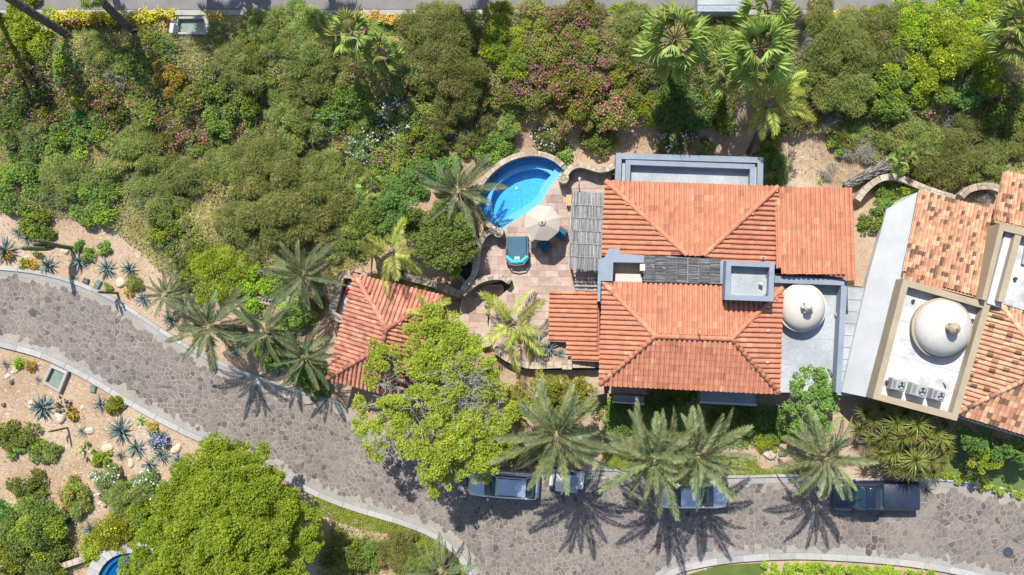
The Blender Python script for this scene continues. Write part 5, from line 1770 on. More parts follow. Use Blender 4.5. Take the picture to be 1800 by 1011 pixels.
# ------------------------------------------------------------------ mass of undergrowth and grass: nobody could count it
def field(name, polys, dens, hfun, kind, label, mat, L=0.18, Wd=0.055, holes=(), seed=1, up=0.4):
    r_ = np.random.default_rng(seed)
    VV = []
    for poly in polys:
        P = [tuple(G(a, b))[:2] for a, b in poly]
        H = [[tuple(G(a, b))[:2] for a, b in h] for h in holes]
        xs = [p[0] for p in P]; ys = [p[1] for p in P]
        n = int((max(xs) - min(xs)) * (max(ys) - min(ys)) * dens)
        q = np.stack([r_.uniform(min(xs), max(xs), n), r_.uniform(min(ys), max(ys), n)], 1)
        ok = poly_mask(P, q)
        for h in H: ok &= ~poly_mask(h, q)
        VV.append(q[ok])
    q = np.concatenate(VV)
    n = len(q)
    h = hfun(q[:, 0], q[:, 1], r_)
    P = np.stack([q[:, 0], q[:, 1], gz(q[:, 0], q[:, 1]) + h], 1)
    A = r_.normal(size=(n, 3)) * np.array([1, 1, 0.4]) + np.array([0, 0, up])
    N = r_.normal(size=(n, 3)) * 0.5 + np.array([-0.1, 0.3, 1.1])
    s = r_.uniform(0.6, 1.3, n)
    V, F = leaf_quads(P, A, N, L * s, Wd * s)
    o = link(name, np_mesh(name, V, F, mat))
    o['kind'] = 'stuff'; o['label'] = label
    return o

def poly_mask(P, q):
    x, y = q[:, 0], q[:, 1]
    c = np.zeros(len(q), bool)
    j = len(P) - 1
    for i in range(len(P)):
        xi, yi = P[i]; xj, yj = P[j]
        if yi != yj:
            m = ((yi > y) != (yj > y)) & (x < (xj - xi) * (y - yi) / (yj - yi) + xi)
            c ^= m
        j = i
    return c

def lumpy(lo, hi):
    def f(x, y, r_):
        v = 0.5 + 0.25 * np.sin(x * 1.3 + 2 * np.sin(y * 0.9)) + 0.25 * np.sin(y * 1.7 + 1.7 * np.sin(x * 0.8))
        return lo + (hi - lo) * v * r_.random(len(x)) ** 0.6
    return f
hill = [(-60, 40), (100, 66), (215, 62), (300, 40), (420, 32), (600, 34), (640, 62), (715, 62), (760, 32), (1130, 30), (1240, 36), (1430, 26), (1860, 20), (1860, 300), (1760, 318), (1640, 318), (1600, 300), (1520, 285), (1490, 235), (1400, 235), (1330, 225), (1280, 228), (1180, 222), (1100, 225), (1000, 218), (900, 215), (830, 260), (790, 280), (740, 330), (700, 350), (640, 460), (560, 500), (500, 505), (420, 520), (330, 505), (280, 470), (235, 425), (200, 400), (130, 385), (60, 372), (-60, 372)]
bare = [[(296, 18), (374, 18), (374, 66), (296, 66)], [(365, 300), (400, 290), (420, 310), (400, 335), (370, 325)], [(760, 270), (800, 262), (815, 290), (790, 320), (745, 350), (735, 335)], [(1270, 190), (1310, 170), (1330, 200), (1300, 225)], [(1440, 255), (1480, 250), (1490, 240), (1440, 235)]]
field('undergrowth', [hill], 330, lumpy(0.05, 0.8), 'U', 'mixed wild undergrowth covering the bank', M['U'], holes=bare, seed=3)
field('dry_grass', [[(880, 225), (1000, 222), (1100, 228), (1080, 262), (1000, 280), (960, 268), (900, 262)], [(1330, 235), (1500, 240), (1530, 290), (1480, 320), (1360, 300)], [(735, 330), (800, 262), (830, 262), (820, 300), (760, 380), (730, 350)], [(440, 505), (560, 500), (600, 560), (575, 640), (500, 600), (430, 560)]],
      34, lumpy(0.0, 0.2), 'U', 'thin dry grass tufts on the bare slopes', M['S'], L=0.22, Wd=0.02, seed=4)
field('groundcover', [[(548, 868), (575, 880), (620, 897), (700, 921), (752, 942), (790, 968), (814, 996), (826, 1040), (780, 1040), (770, 990), (735, 960), (690, 938), (640, 930), (590, 915), (555, 898)]], 700, lumpy(0.02, 0.16), 'U', 'bright green groundcover along the kerb', M['turf'], L=0.12, Wd=0.04, seed=5)
field('groundcover', [[(1290, 800), (1330, 806), (1335, 822), (1380, 824), (1425, 815), (1425, 834), (1290, 835), (1060, 822), (1060, 790), (1130, 770), (1220, 800)], [(1640, 795), (1665, 800), (1660, 838), (1640, 838)]], 600, lumpy(0.02, 0.15), 'U', 'bright groundcover behind the narrow kerb', M['turf'], L=0.12, Wd=0.04, seed=6)
field('weeds', [[(560, 905), (640, 930), (690, 945), (760, 975), (790, 1040), (560, 1040), (545, 940)], [(190, 900), (300, 860), (330, 900), (250, 960), (140, 1000), (60, 1010), (60, 960)]], 110, lumpy(0.02, 0.4), 'U', 'straggling weeds and dry stalks on the lower bank', M['U'], seed=7)
field('bed_plants', [[(1055, 700), (1370, 712), (1370, 770), (1300, 790), (1230, 775), (1060, 770)]], 150, lumpy(0.05, 0.7), 'U', 'shade plants in the bed below the villa eave', M['G'], L=0.2, Wd=0.07, seed=8)

field('dry_twigs', [hill], 26, lumpy(0.35, 1.5), 'U', 'dry twigs and pale stalks sticking out of the scrub', M['S'], holes=bare, L=0.5, Wd=0.018, seed=13, up=0.7)
def pebble_field():
    r_ = np.random.default_rng(21)
    polys = [[(-40, 380), (130, 388), (235, 430), (290, 480), (420, 560), (420, 640), (300, 585), (205, 522), (110, 482), (-40, 460)], [(-40, 615), (80, 636), (240, 722), (340, 775), (320, 840), (220, 880), (-40, 1000)], [(560, 890), (690, 960), (760, 1000), (560, 1010)]]
    VV = []
    for poly in polys:
        P = [tuple(W(a, b, 0))[:2] for a, b in poly]
        xs = [p[0] for p in P]; ys = [p[1] for p in P]
        n = int((max(xs) - min(xs)) * (max(ys) - min(ys)) * 26)
        q = np.stack([r_.uniform(min(xs), max(xs), n), r_.uniform(min(ys), max(ys), n)], 1)
        VV.append(q[poly_mask(P, q)])
    q = np.concatenate(VV)
    base = np.array([[1, 0, 0], [0.2, 0.9, 0], [-0.9, 0.4, 0], [-0.5, -0.8, 0], [0.5, -0.7, 0], [0.1, 0.1, 0.6]])
    F0 = np.array([[0, 1, 5], [1, 2, 5], [2, 3, 5], [3, 4, 5], [4, 0, 5]])
    n = len(q)
    s = 0.02 + 0.06 * r_.random(n) ** 2.5
    a = r_.uniform(0, 6.28, n)
    c, sn = np.cos(a), np.sin(a)
    V = np.empty((n, 6, 3))
    V[:, :, 0] = (base[None, :, 0] * c[:, None] - base[None, :, 1] * sn[:, None]) * s[:, None] + q[:, 0:1]
    V[:, :, 1] = (base[None, :, 0] * sn[:, None] + base[None, :, 1] * c[:, None]) * s[:, None] + q[:, 1:2]
    V[:, :, 2] = base[None, :, 2] * s[:, None] + gz(q[:, 0], q[:, 1])[:, None] - 0.05
    F = (F0[None] + 6 * np.arange(n)[:, None, None]).reshape(-1, 3)
    o = link('gravel', np_mesh('gravel', V.reshape(-1, 3), F, M['pebble']))
    o['kind'] = 'stuff'; o['label'] = 'loose gravel and pebbles on the dry beds'
pebble_field()

# ================================================================== trees
def tree(name, label, base_px, lobes_px, style, mat, dens=1.0, trunk_r=0.25, limbs=8, bark='bark', twigs=0, cat='tree', group=None, sub=9, sub_r=0.42, twig_zone=None, lift=0.0):
    """lobes_px: (px, py, height, radius px); each lobe breaks into sub-lobes"""
    SEED[0] += 1
    sd = SEED[0]
    r_ = np.random.default_rng(sd)
    b = G(*base_px)
    if lift: b = W(base_px[0], base_px[1], lift)
    root = thing(name, label, cat, (b.x, b.y, b.z - 0.05), group)
    L = []
    for px, py, h, rp in lobes_px:
        c = W(px, py, h + b.z)
        Rw = rp / PPM * (HC - h) / HC
        L.append((c, Rw))
        k = max(sub, int(sub * (Rw / 1.0) ** 2))
    sl = []
    for c, Rw in L:
        k = int(max(sub, sub * Rw * Rw / 0.7))
        for _ in range(k):
            d = r_.normal(size=3); d /= np.linalg.norm(d)
            if d[2] < -0.4: d[2] *= -1
            q = Rw * r_.random() ** 0.4
            rr = min(0.62, sub_r * Rw + 0.08) * r_.uniform(0.5, 1.2)
            sl.append((c.x + d[0] * q - b.x, c.y + d[1] * q - b.y, c.z + d[2] * q * 0.6 - b.z + 0.05, rr, 0.8))
    V, F = lobes_leaves(sl, style, dens, sd)
    link('crown', np_mesh('crown', V, F, mat), root)
    mean = sum((c for c, _ in L), Vector()) / len(L)
    top = Vector((b.x + (mean.x - b.x) * 0.3, b.y + (mean.y - b.y) * 0.3, b.z + (mean.z - b.z) * 0.45))
    mb = MB(); mb.tube([(b.x, b.y, b.z - 0.1), (b.x * 0.7 + top.x * 0.3 + 0.05, b.y * 0.7 + top.y * 0.3, b.z * 0.5 + top.z * 0.5), top], [trunk_r * 1.25, trunk_r, trunk_r * 0.8], 10)
    mb.build('trunk', M[bark], root)
    tw = MB()
    for i, (c, Rw) in enumerate(L):
        mid = top.lerp(c, 0.5) + Vector((r_.uniform(-.3, .3), r_.uniform(-.3, .3), 0.25))
        mb = MB(); mb.tube([top - Vector((0, 0, 0.1)), mid, c], [trunk_r * 0.5, trunk_r * 0.32, trunk_r * 0.12], 7)
        mb.build('limb', M[bark], root)
        for _ in range(5 + twigs):
            d = Vector(r_.normal(size=3)); d.z = abs(d.z) * 0.7; d.normalize()
            s0 = mid.lerp(c, r_.uniform(0.3, 1.0))
            e = s0 + d * Rw * r_.uniform(0.6, 1.15)
            m_ = s0.lerp(e, 0.5) + Vector(r_.normal(size=3)) * 0.08
            tw.tube([s0, m_, e], [0.034, 0.022, 0.008], 5)
            for _ in range(2 + twigs // 2):
                d2 = (d + Vector(r_.normal(size=3)) * 0.6).normalized()
                s2 = m_.lerp(e, r_.random())
                tw.tube([s2, s2 + d2 * Rw * 0.35], [0.022, 0.006], 4, cap=False)
    if twig_zone:
        for px, py, h, rp, n in twig_zone:
            c = W(px, py, h); Rw = rp / PPM
            for _ in range(n):
                a = r_.uniform(0, 6.28); q = Rw * math.sqrt(r_.random())
                s0 = Vector((c.x + q * math.cos(a), c.y + q * math.sin(a), c.z + r_.uniform(-0.5, 0.25)))
                d = Vector((r_.normal(), r_.normal(), 0.35 * r_.normal())).normalized()
                ln = r_.uniform(0.4, 1.1)
                m_ = s0 + d * ln * 0.5 + Vector(r_.normal(size=3)) * 0.06
                e = s0 + d * ln
                tw.tube([s0, m_, e], [0.018, 0.013, 0.004], 4, cap=False)
                for _ in range(3):
                    d2 = (d + Vector(r_.normal(size=3)) * 0.7).normalized()
                    tw.tube([m_, m_ + d2 * ln * 0.4], [0.014, 0.004], 3, cap=False)
    t = tw.build('twigs', M[bark], root); t['kind'] = 'stuff'
    return root

# the yellow-green tree over the garden house and the lane
tree('shade_tree', 'big yellow-green tree with bare grey branches, over the lane and the garden house', (760, 690), [
    (770, 575, 5.2, 34), (735, 590, 5.0, 30), (810, 590, 5.2, 34), (690, 630, 4.9, 26), (735, 640, 5.4, 32), (780, 640, 5.8, 34), (830, 630, 5.6, 32), (858, 655, 5.3, 26), (660, 645, 4.6, 20), (655, 672, 4.7, 16), (655, 610, 4.6, 15),
    (632, 715, 4.2, 20), (640, 755, 4.4, 20), (665, 790, 4.6, 22), (700, 700, 5.4, 26), (690, 745, 5.2, 24), (735, 700, 5.9, 26), (720, 770, 5.4, 30), (760, 740, 6.2, 24), (800, 690, 6.2, 20), (850, 700, 5.8, 22), (770, 800, 5.6, 38), (815, 770, 5.8, 42), (850, 800, 5.2, 36), (760, 838, 5.0, 24), (800, 835, 5.0, 26), (760, 865, 4.6, 14), (880, 760, 5.2, 30), (870, 730, 5.4, 24), (845, 838, 4.6, 14), (905, 720, 4.8, 24), (785, 725, 6.0, 24), (835, 745, 5.6, 26), (800, 740, 5.8, 24), (870, 690, 5.2, 22), (680, 720, 4.9, 18), (665, 750, 4.7, 18), (715, 735, 5.3, 20), (760, 690, 5.9, 22), (775, 610, 5.4, 26), (890, 790, 4.8, 18)],
    'L', M['bigY'], dens=0.82, trunk_r=0.30, bark='palebark', twigs=1, sub=10, sub_r=0.33,
    twig_zone=[(810, 680, 6.3, 48, 110), (835, 700, 6.0, 40, 70), (690, 770, 5.4, 36, 70), (670, 705, 4.9, 28, 30), (675, 660, 5.0, 24, 16), (770, 720, 6.4, 50, 35), (850, 740, 5.8, 40, 25)])
tree('citrus_tree', 'rounded yellow-green tree below the patio wall, right of the bare branches', (975, 690), [
    (920, 690, 2.6, 24), (950, 680, 3.0, 28), (985, 690, 3.2, 30), (1020, 685, 3.0, 26), (1035, 710, 2.8, 24), (1000, 725, 3.0, 28), (960, 720, 2.8, 28), (925, 725, 2.6, 24)], 'L', M['bigY'], dens=0.95, trunk_r=0.16, sub=9, sub_r=0.33, lift=1.6)
# the big olive tree at bottom left
big = [(380, 800, 4.2, 36), (430, 830, 4.6, 42), (345, 830, 4.4, 38), (390, 860, 5.4, 48), (460, 870, 5.0, 44), (320, 870, 4.8, 38), (500, 890, 4.6, 38), (530, 910, 4.2, 30), (430, 910, 6.0, 50), (360, 910, 5.6, 46), (300, 930, 4.6, 36), (270, 960, 4.2, 32), (245, 1000, 3.8, 30), (330, 965, 5.4, 46), (400, 965, 6.2, 52), (470, 950, 5.6, 46), (540, 960, 4.4, 32), (300, 1010, 5.0, 44), (370, 1030, 5.8, 50), (440, 1020, 5.8, 50), (510, 1010, 4.8, 40), (555, 945, 3.8, 18), (450, 800, 3.8, 24), (415, 785, 3.6, 22), (475, 835, 3.9, 22), (290, 890, 4.0, 22)]
tree('shade_tree', 'biggest olive-yellow tree, filling the bottom left beside the lane', (410, 900), big, 'L', M['bigG'], dens=1.0, trunk_r=0.34, sub=11, sub_r=0.30)
# leafy dark trees left of the patio
tree('rubber_tree', 'glossy dark green tree nearest the patio wall', (765, 415), [(770, 390, 4.0, 34), (740, 380, 3.8, 24), (800, 400, 3.9, 30), (810, 435, 3.6, 26), (780, 445, 3.8, 34), (745, 420, 3.9, 28), (785, 470, 3.4, 24), (730, 400, 3.3, 18)], 'G', M['G'], dens=1.15, trunk_r=0.18, sub=9, sub_r=0.32)
tree('rubber_tree', 'glossy green tree above the coconut palm, left of the grey date palm', (690, 365), [(690, 345, 3.8, 28), (715, 365, 3.8, 28), (680, 380, 3.6, 26), (705, 325, 3.4, 18), (725, 390, 3.2, 20)], 'G', M['D'], dens=1.2, trunk_r=0.16, sub=9, sub_r=0.34)
tree('rubber_tree', 'glossy green tree at the left end of the leafy row', (640, 415), [(635, 400, 3.4, 28), (660, 390, 3.5, 26), (615, 425, 3.2, 22), (650, 430, 3.3, 24), (670, 415, 3.2, 22), (630, 440, 2.8, 16)], 'G', M['G'], dens=1.15, trunk_r=0.15, sub=9, sub_r=0.34)
tree('plumeria_tree', 'airy light green tree against the blue-grey court', (1420, 700), [(1400, 680, 3.0, 24), (1425, 665, 3.2, 26), (1450, 675, 3.1, 22), (1390, 715, 2.8, 24), (1425, 710, 3.2, 28), (1455, 715, 2.8, 24), (1400, 745, 2.5, 22), (1440, 745, 2.5, 24), (1418, 655, 3.0, 14), (1462, 690, 3.0, 16)], 'G', M['G'], dens=0.75, trunk_r=0.12, bark='palebark', twigs=2, sub=9, sub_r=0.28)
tree('umbrella_tree', 'dark leafy tree under the eave of the mottled roof', (1740, 770), [(1700, 765, 2.2, 20), (1725, 772, 2.4, 22), (1755, 785, 2.4, 22), (1785, 790, 2.3, 22), (1810, 795, 2.2, 22), (1790, 805, 1.9, 18)], 'G', M['D'], dens=0.95, trunk_r=0.1, sub=8, sub_r=0.34)
tree('umbrella_tree', 'small yellow-green tree standing on the smooth lawn', (1722, 815), [(1715, 800, 2.0, 13), (1735, 795, 2.2, 13), (1725, 818, 2.1, 14), (1745, 812, 2.1, 12), (1758, 808, 1.8, 9), (1707, 812, 1.8, 8)], 'L', M['L'], dens=0.8, trunk_r=0.06, sub=6, sub_r=0.3)
tree('umbrella_tree', 'thin dark sapling at the lane edge of the smooth lawn', (1715, 840), [(1700, 828, 1.3, 9), (1718, 836, 1.3, 9), (1735, 842, 1.2, 9)], 'G', M['D'], dens=0.6, trunk_r=0.04, sub=5, sub_r=0.3)

# lower garden shrubs
for kd, px, py, rp, lab, bl, nb in (
    ('G', 60, 925, 56, 'broad green bush at the lower left edge', None, 1), ('G', 25, 970, 46, 'green bush at the very bottom left', None, 1), ('G', 85, 975, 36, 'green bush left of the plunge pool wall', None, 1), ('D', 10, 905, 22, 'dark small bush at the left edge', None, 1),
    ('Y', 240, 905, 34, 'yellow-green bush above the plunge pool', 'yellowpetal', 0.3), ('Y', 205, 935, 34, 'yellow-green bush over the plunge pool wall', 'yellowpetal', 0.3), ('Y', 170, 965, 26, 'lowest yellow-green bush by the plunge pool', 'yellowpetal', 0.3), ('Y', 260, 930, 24, 'yellow-green bush squeezed against the big olive tree', None, 1),
    ('W', 195, 848, 30, 'white flowering bush in the lower rock garden', 'whitepetal', 1.2), ('F', 225, 880, 36, 'olive bush below the white flowers', None, 1), ('W', 260, 855, 26, 'dark bush with small white flowers beside the olive tree', 'whitepetal', 0.5), ('B', 128, 868, 26, 'green bush with red flower heads in the rock garden', 'redpetal', 0.3),
    ('F', 135, 890, 20, 'thin grey-green bush above the two lower agaves', None, 1), ('W', 278, 775, 16, 'blue flowering cushion plant among the agaves', 'bluepetal', 3.5), ('G', 45, 855, 26, 'low straggling shrub on the pale stones at left', None, 1), ('G', 68, 860, 16, 'second straggling shrub on the pale stones', None, 1),
    ('G', 14, 765, 24, 'green shrub at the left edge of the sand', None, 1), ('G', 50, 770, 22, 'flat creeping shrub on the sand, upper one', None, 1), ('G', 68, 795, 20, 'flat creeping shrub on the sand, lower one', None, 1), ('G', 25, 792, 14, 'small shrub at the sand edge', None, 1), ('F', 90, 795, 14, 'wispy shrub at the end of the creeping pair', None, 1),
    ('G', 605, 985, 40, 'deep green bush right of the big olive tree', None, 1), ('G', 640, 975, 24, 'deep green bush beside the straggling weeds', None, 1), ('F', 700, 970, 34, 'dry olive bush below the groundcover strip', None, 1), ('F', 725, 995, 28, 'grey bush beside the bottom date palm', None, 1), ('Y', 755, 1000, 20, 'yellowish bush left of the bottom date palm', None, 1),
    ('L', 199, 712, 15, 'bright round shrub beside an agave near the kerb', None, 1), ('L', 180, 808, 15, 'bright round shrub beside the pale boulders', None, 1), ('L', 34, 638, 9, 'small lime shrub beside the upper left boulder', None, 1), ('O', 52, 644, 8, 'small orange succulent clump below the kerb', 'orangepetal', 2), ('O', 125, 727, 9, 'orange succulent clump beside the yellow boulder', 'orangepetal', 1), ('O', 264, 752, 10, 'brown-green succulent clump near the kerb', None, 1),
    ('G', 62, 395, 26, 'green bush beside the tall forked cactus', None, 1), ('G', 75, 408, 16, 'small green bush touching the tall forked cactus', None, 1), ('G', 155, 447, 11, 'small green bush between agaves', None, 1), ('D', 138, 432, 9, 'small dark bush above the blue agaves', None, 1), ('G', 182, 434, 11, 'lone small bush on the gravel', None, 1), ('F', 235, 498, 12, 'round grey-green bush beside the biggest boulder', None, 1), ('L', 42, 463, 9, 'lime succulent beside the upper kerb', None, 1), ('O', 57, 466, 7, 'orange succulent beside the upper kerb', 'orangepetal', 2), ('O', 15, 452, 8, 'orange flowering clump under the cut off agave', 'orangepetal', 2), ('G', 68, 447, 6, 'tiny green tuft above an agave', None, 1), ('O', 226, 512, 7, 'rust coloured succulent below the biggest boulder', 'orangepetal', 2), ('G', 190, 503, 6, 'tiny green tuft on the bed by the lane', None, 1),
    ('G', 470, 622, 24, 'green shrub between the two young date palms', None, 1), ('D', 520, 640, 30, 'dark shrub below the young date palms', None, 1), ('D', 555, 672, 26, 'dark green shrub at the lane edge by the garden house', None, 1), ('G', 500, 585, 18, 'small shrub left of the young date palm', None, 1), ('G', 520, 550, 30, 'broad green shrub below the middle date palm', None, 1), ('F', 545, 540, 20, 'olive shrub below the middle date palm', None, 1), ('G', 445, 545, 20, 'low shrub below the bleached ladder', None, 1), ('G', 490, 500, 22, 'green shrub above the bleached ladder', None, 1),
    ('L', 630, 665, 0.1, 'x', None, 1),
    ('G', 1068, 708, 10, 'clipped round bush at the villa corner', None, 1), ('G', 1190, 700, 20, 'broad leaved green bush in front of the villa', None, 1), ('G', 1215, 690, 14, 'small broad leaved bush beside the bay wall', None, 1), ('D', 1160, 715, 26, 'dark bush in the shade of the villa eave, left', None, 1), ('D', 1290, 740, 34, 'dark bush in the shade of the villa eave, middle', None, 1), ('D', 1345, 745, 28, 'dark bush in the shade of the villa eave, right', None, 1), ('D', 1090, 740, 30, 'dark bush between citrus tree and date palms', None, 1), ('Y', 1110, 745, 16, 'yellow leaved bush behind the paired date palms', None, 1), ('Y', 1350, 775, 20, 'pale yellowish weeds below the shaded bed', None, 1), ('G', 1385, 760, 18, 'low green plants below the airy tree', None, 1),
    ('G', 955, 800, 22, 'green shrub hidden under the leftmost big date palm', None, 1), ('G', 905, 790, 22, 'green shrub at the edge of the bare branched tree', None, 1)):
    if rp < 1: continue
    shrub(kd, px, py, rp, lab, hr=0.75 if rp > 12 else 0.9, bloom=bl, nb=nb, dens=0.8 if kd == 'G' and rp < 30 and py > 740 and px < 120 else 1.0)

# ================================================================== palms
def frond_mesh(name, L, droop, nl, ll, lw, mat, vup=0.28, ang=50, curl=0.0, seed=0):
    r_ = np.random.default_rng(seed)
    t = np.linspace(0, 1, 12)
    cx = L * (t - 0.12 * droop * t ** 2); cz = -droop * L * (0.55 * t ** 2.2)
    V, F, MI = [], [], []
    def rp(s):
        return np.array([np.interp(s, t, cx), 0.0, np.interp(s, t, cz)])
    P, A, N, LN, WD = [], [], [], [], []
    for i in range(nl):
        s = 0.14 + 0.86 * (i + 0.5) / nl
        for sd in (-1, 1):
            p = rp(s); tan = rp(min(1, s + 0.03)) - rp(max(0, s - 0.03)); tan /= np.linalg.norm(tan)
            a = math.radians(ang * (1.1 - 0.55 * s) + r_.uniform(-6, 6))
            d = tan * math.cos(a) + np.array([0, sd, 0]) * math.sin(a) + np.array([0, 0, vup * (1 - 0.5 * s) + r_.uniform(-0.12, 0.08)])
            ln = ll * (0.35 + 0.65 * math.sin(math.pi * min(1, 0.12 + 0.88 * (1 - abs(s - 0.45) / 0.62)) / 2)) * r_.uniform(0.85, 1.1)
            if s > 0.9: ln *= 0.7
            P.append(p); A.append(d); N.append(np.array([0, -sd * 0.5, 1.0])); LN.append(ln); WD.append(lw)
    V1, F1 = leaf_quads(np.array(P), np.array(A), np.array(N), np.array(LN), np.array(WD))
    mi1 = np.zeros(len(F1), int)
    # stalk: a three sided tapering bar
    k = len(t)
    V2 = []
    for i in range(k):
        w = 0.024 * (1 - 0.85 * t[i]) * (L / 3) + 0.003
        V2 += [(cx[i], -w, cz[i]), (cx[i], w, cz[i]), (cx[i], 0, cz[i] - w * 1.2), (cx[i], 0, cz[i] + w * 0.7)]
    F2 = []
    for i in range(k - 1):
        a, b = 4 * i, 4 * i + 4
        for q, s in ((0, 3), (3, 1), (1, 2), (2, 0)):
            F2.append((a + q, a + s, b + s, b + q))
    V = np.concatenate([V1, np.array(V2)]); F = np.concatenate([F1, np.array(F2) + len(V1)])
    mi = np.concatenate([mi1, np.ones(len(F2), int)])
    return np_mesh(name, V, F, [mat, M['rachis']], mi)

def palm_trunk(root, a, b, r0, r1, mat='palmtrunk', rings=True):
    n = 26
    path, rad = [], []
    lean = Vector((b.x - a.x, b.y - a.y, 0))
    for i in range(n):
        t = i / (n - 1)
        p = a.lerp(b, t) - Vector((0, 0, 0)) + lean * 0.12 * math.sin(math.pi * t) * (-1)
        path.append(p); rad.append((r0 + (r1 - r0) * t) * (1.0 + (0.13 if (i % 2 and rings) else 0.0)))
    path[0].z -= 0.15
    mb = MB(); mb.tube(path, rad, 10)
    return mb.build('trunk', M[mat], root)

FR = {}
def feather_palm(label, crown_px, h, Rm, base_px=None, nf=30, mat='date', kind='date', tr=0.2, up=1.0, name='date_palm', lo=-42, hi=76, group=None, cat='palm', seed=None, zrot=0):
    rnd = random.Random(seed if seed is not None else int(crown_px[0] * 3 + crown_px[1]))
    c = G(crown_px[0], crown_px[1], h)
    b = G(*base_px) if base_px else Vector((c.x, c.y, float(gz(c.x, c.y))))
    root = thing(name, label, cat, (b.x, b.y, b.z), group)
    palm_trunk(root, b, c, tr * 1.15, tr)
    key = (kind, mat)
    if key not in FR:
        if kind == 'date':
            FR[key] = [frond_mesh('frond', 1.0 * 3.0, d, 50, 0.47, 0.046, M[mat], 0.32, 50, seed=i) for i, d in enumerate((0.22, 0.5, 0.85))]
        else:
            FR[key] = [frond_mesh('frond', 3.0, d, 40, 0.75, 0.055, M[mat], 0.05, 60, seed=i + 9) for i, d in enumerate((0.35, 0.7, 1.0))]
    for i in range(nf):
        f = (i + 0.5) / nf
        el = hi + (lo - hi) * f ** 0.85 + rnd.uniform(-11, 11)
        az = i * 2.39996 + rnd.uniform(-0.38, 0.38) + zrot
        me = FR[key][0 if f < 0.3 else (1 if f < 0.7 else 2)]
        s = Rm / 3.0 * rnd.uniform(0.74, 1.1) * (0.78 if f < 0.2 else 1.0)
        o = c - ORG[root.name] + Vector((math.cos(az) * tr * 0.5, math.sin(az) * tr * 0.5, 0.15 - 0.3 * f))
        m4 = Matrix.Translation(o) @ Matrix.Rotation(az, 4, 'Z') @ Matrix.Rotation(-R(el), 4, 'Y') @ Matrix.Rotation(rnd.uniform(-0.8, 0.8), 4, 'X') @ Matrix.Scale(s, 4)
        link('frond', me, root, mat=m4)
    if kind == 'date':
        if 'dead' not in FR: FR['dead'] = frond_mesh('dead_frond', 3.0, 1.1, 40, 0.34, 0.03, M['deadfrond'], -0.1, 35, seed=50)
        for i in range(5):
            az = rnd.uniform(0, 6.28)
            m4 = Matrix.Translation(c - ORG[root.name] + Vector((0, 0, -0.2))) @ Matrix.Rotation(az, 4, 'Z') @ Matrix.Rotation(R(rnd.uniform(25, 60)), 4, 'Y') @ Matrix.Rotation(rnd.uniform(-0.8, 0.8), 4, 'X') @ Matrix.Scale(Rm / 3.0 * rnd.uniform(0.6, 0.95), 4)
            link('dead_frond', FR['dead'], root, mat=m4)
    # the fibrous heart of the crown
    mb = MB()
    mb.lathe((c.x, c.y, c.z - 0.35), [(tr * 0.9, 0), (tr * 1.5, 0.2), (tr * 1.3, 0.4), (tr * 0.5, 0.6)], 10)
    mb.build('crown_heart', M['rachis'] if kind == 'date' else M['cactus'], root)
    return root

def fan_leaf_mesh(seed, mat):
    r_ = np.random.default_rng(seed)
    n = 22
    V, F, MI = [], [], []
    c = np.array([1.0, 0, 0])
    V.append(c)
    for k in range(n + 1):
        a = math.radians(-118 + 236 * k / n)
        z = 0.05 if k % 2 else -0.05
        dr = -0.10 * (1 - math.cos(a))
        V.append(c + 0.40 * np.array([math.cos(a), math.sin(a), 0]) + np.array([0, 0, z + dr - 0.04 - 0.16 * abs(math.sin(a))]))
    for k in range(n):
        a = math.radians(-118 + 236 * (k + 0.5) / n)
        rr = 0.72 + r_.uniform(-0.09, 0.06)
        V.append(c + rr * np.array([math.cos(a), math.sin(a), 0]) + np.array([0, 0, -0.16 - 0.14 * r_.random() - 0.26 * abs(math.sin(a))]))
    for k in range(n):
        F.append((0, 1 + k, 2 + k)); MI.append(0)
        F.append((1 + k, n + 2 + k, 2 + k)); MI.append(0)
    o = len(V)
    for x, w in ((0.0, 0.032), (1.15, 0.018)):
        V += [np.array([x, -w, 0.0]), np.array([x, w, 0.0]), np.array([x, 0, 0.03]), np.array([x, 0, -0.03])]
    for q, s in ((0, 2), (2, 1), (1, 3), (3, 0)):
        F.append((o + q, o + s, o + 4 + s)); MI.append(1)
        F.append((o + q, o + 4 + s, o + 4 + q)); MI.append(1)
    return np_mesh('fan_leaf', np.array(V), np.array(F), [mat, M['rachis']], np.array(MI))
FAN = [fan_leaf_mesh(i, M['fan']) for i in range(4)]

def fan_palm(label, crown_px, h, Rm, base_px=None, nf=30, tr=0.2, name='fan_palm', lo=-35, hi=75, group=None, skirt=True):
    rnd = random.Random(int(crown_px[0] * 5 + crown_px[1]))
    c = G(crown_px[0], crown_px[1], h)
    b = G(*base_px) if base_px else Vector((c.x, c.y, float(gz(c.x, c.y))))
    root = thing(name, label, 'palm', (b.x, b.y, b.z), group)
    palm_trunk(root, b, c, tr * 1.2, tr)
    for i in range(nf):
        f = (i + 0.5) / nf
        el = hi + (lo - hi) * f + rnd.uniform(-8, 8)
        az = i * 2.39996 + rnd.uniform(-0.3, 0.3)
        s = Rm / 1.72 * rnd.uniform(0.78, 1.12)
        m4 = Matrix.Translation(c - ORG[root.name] + Vector((0, 0, 0.2 - 0.4 * f))) @ Matrix.Rotation(az, 4, 'Z') @ Matrix.Rotation(-R(el), 4, 'Y') @ Matrix.Rotation(rnd.uniform(-0.9, 0.9), 4, 'X') @ Matrix.Scale(s, 4)
        link('fan_leaf', FAN[i % 4], root, mat=m4)
    mb = MB(); mb.lathe((c.x, c.y, c.z - 0.5), [(tr * 1.0, 0), (tr * 1.6, 0.25), (tr * 1.3, 0.5), (tr * 0.4, 0.7)], 10); mb.build('crown_heart', M['rachis'], root)
    return root

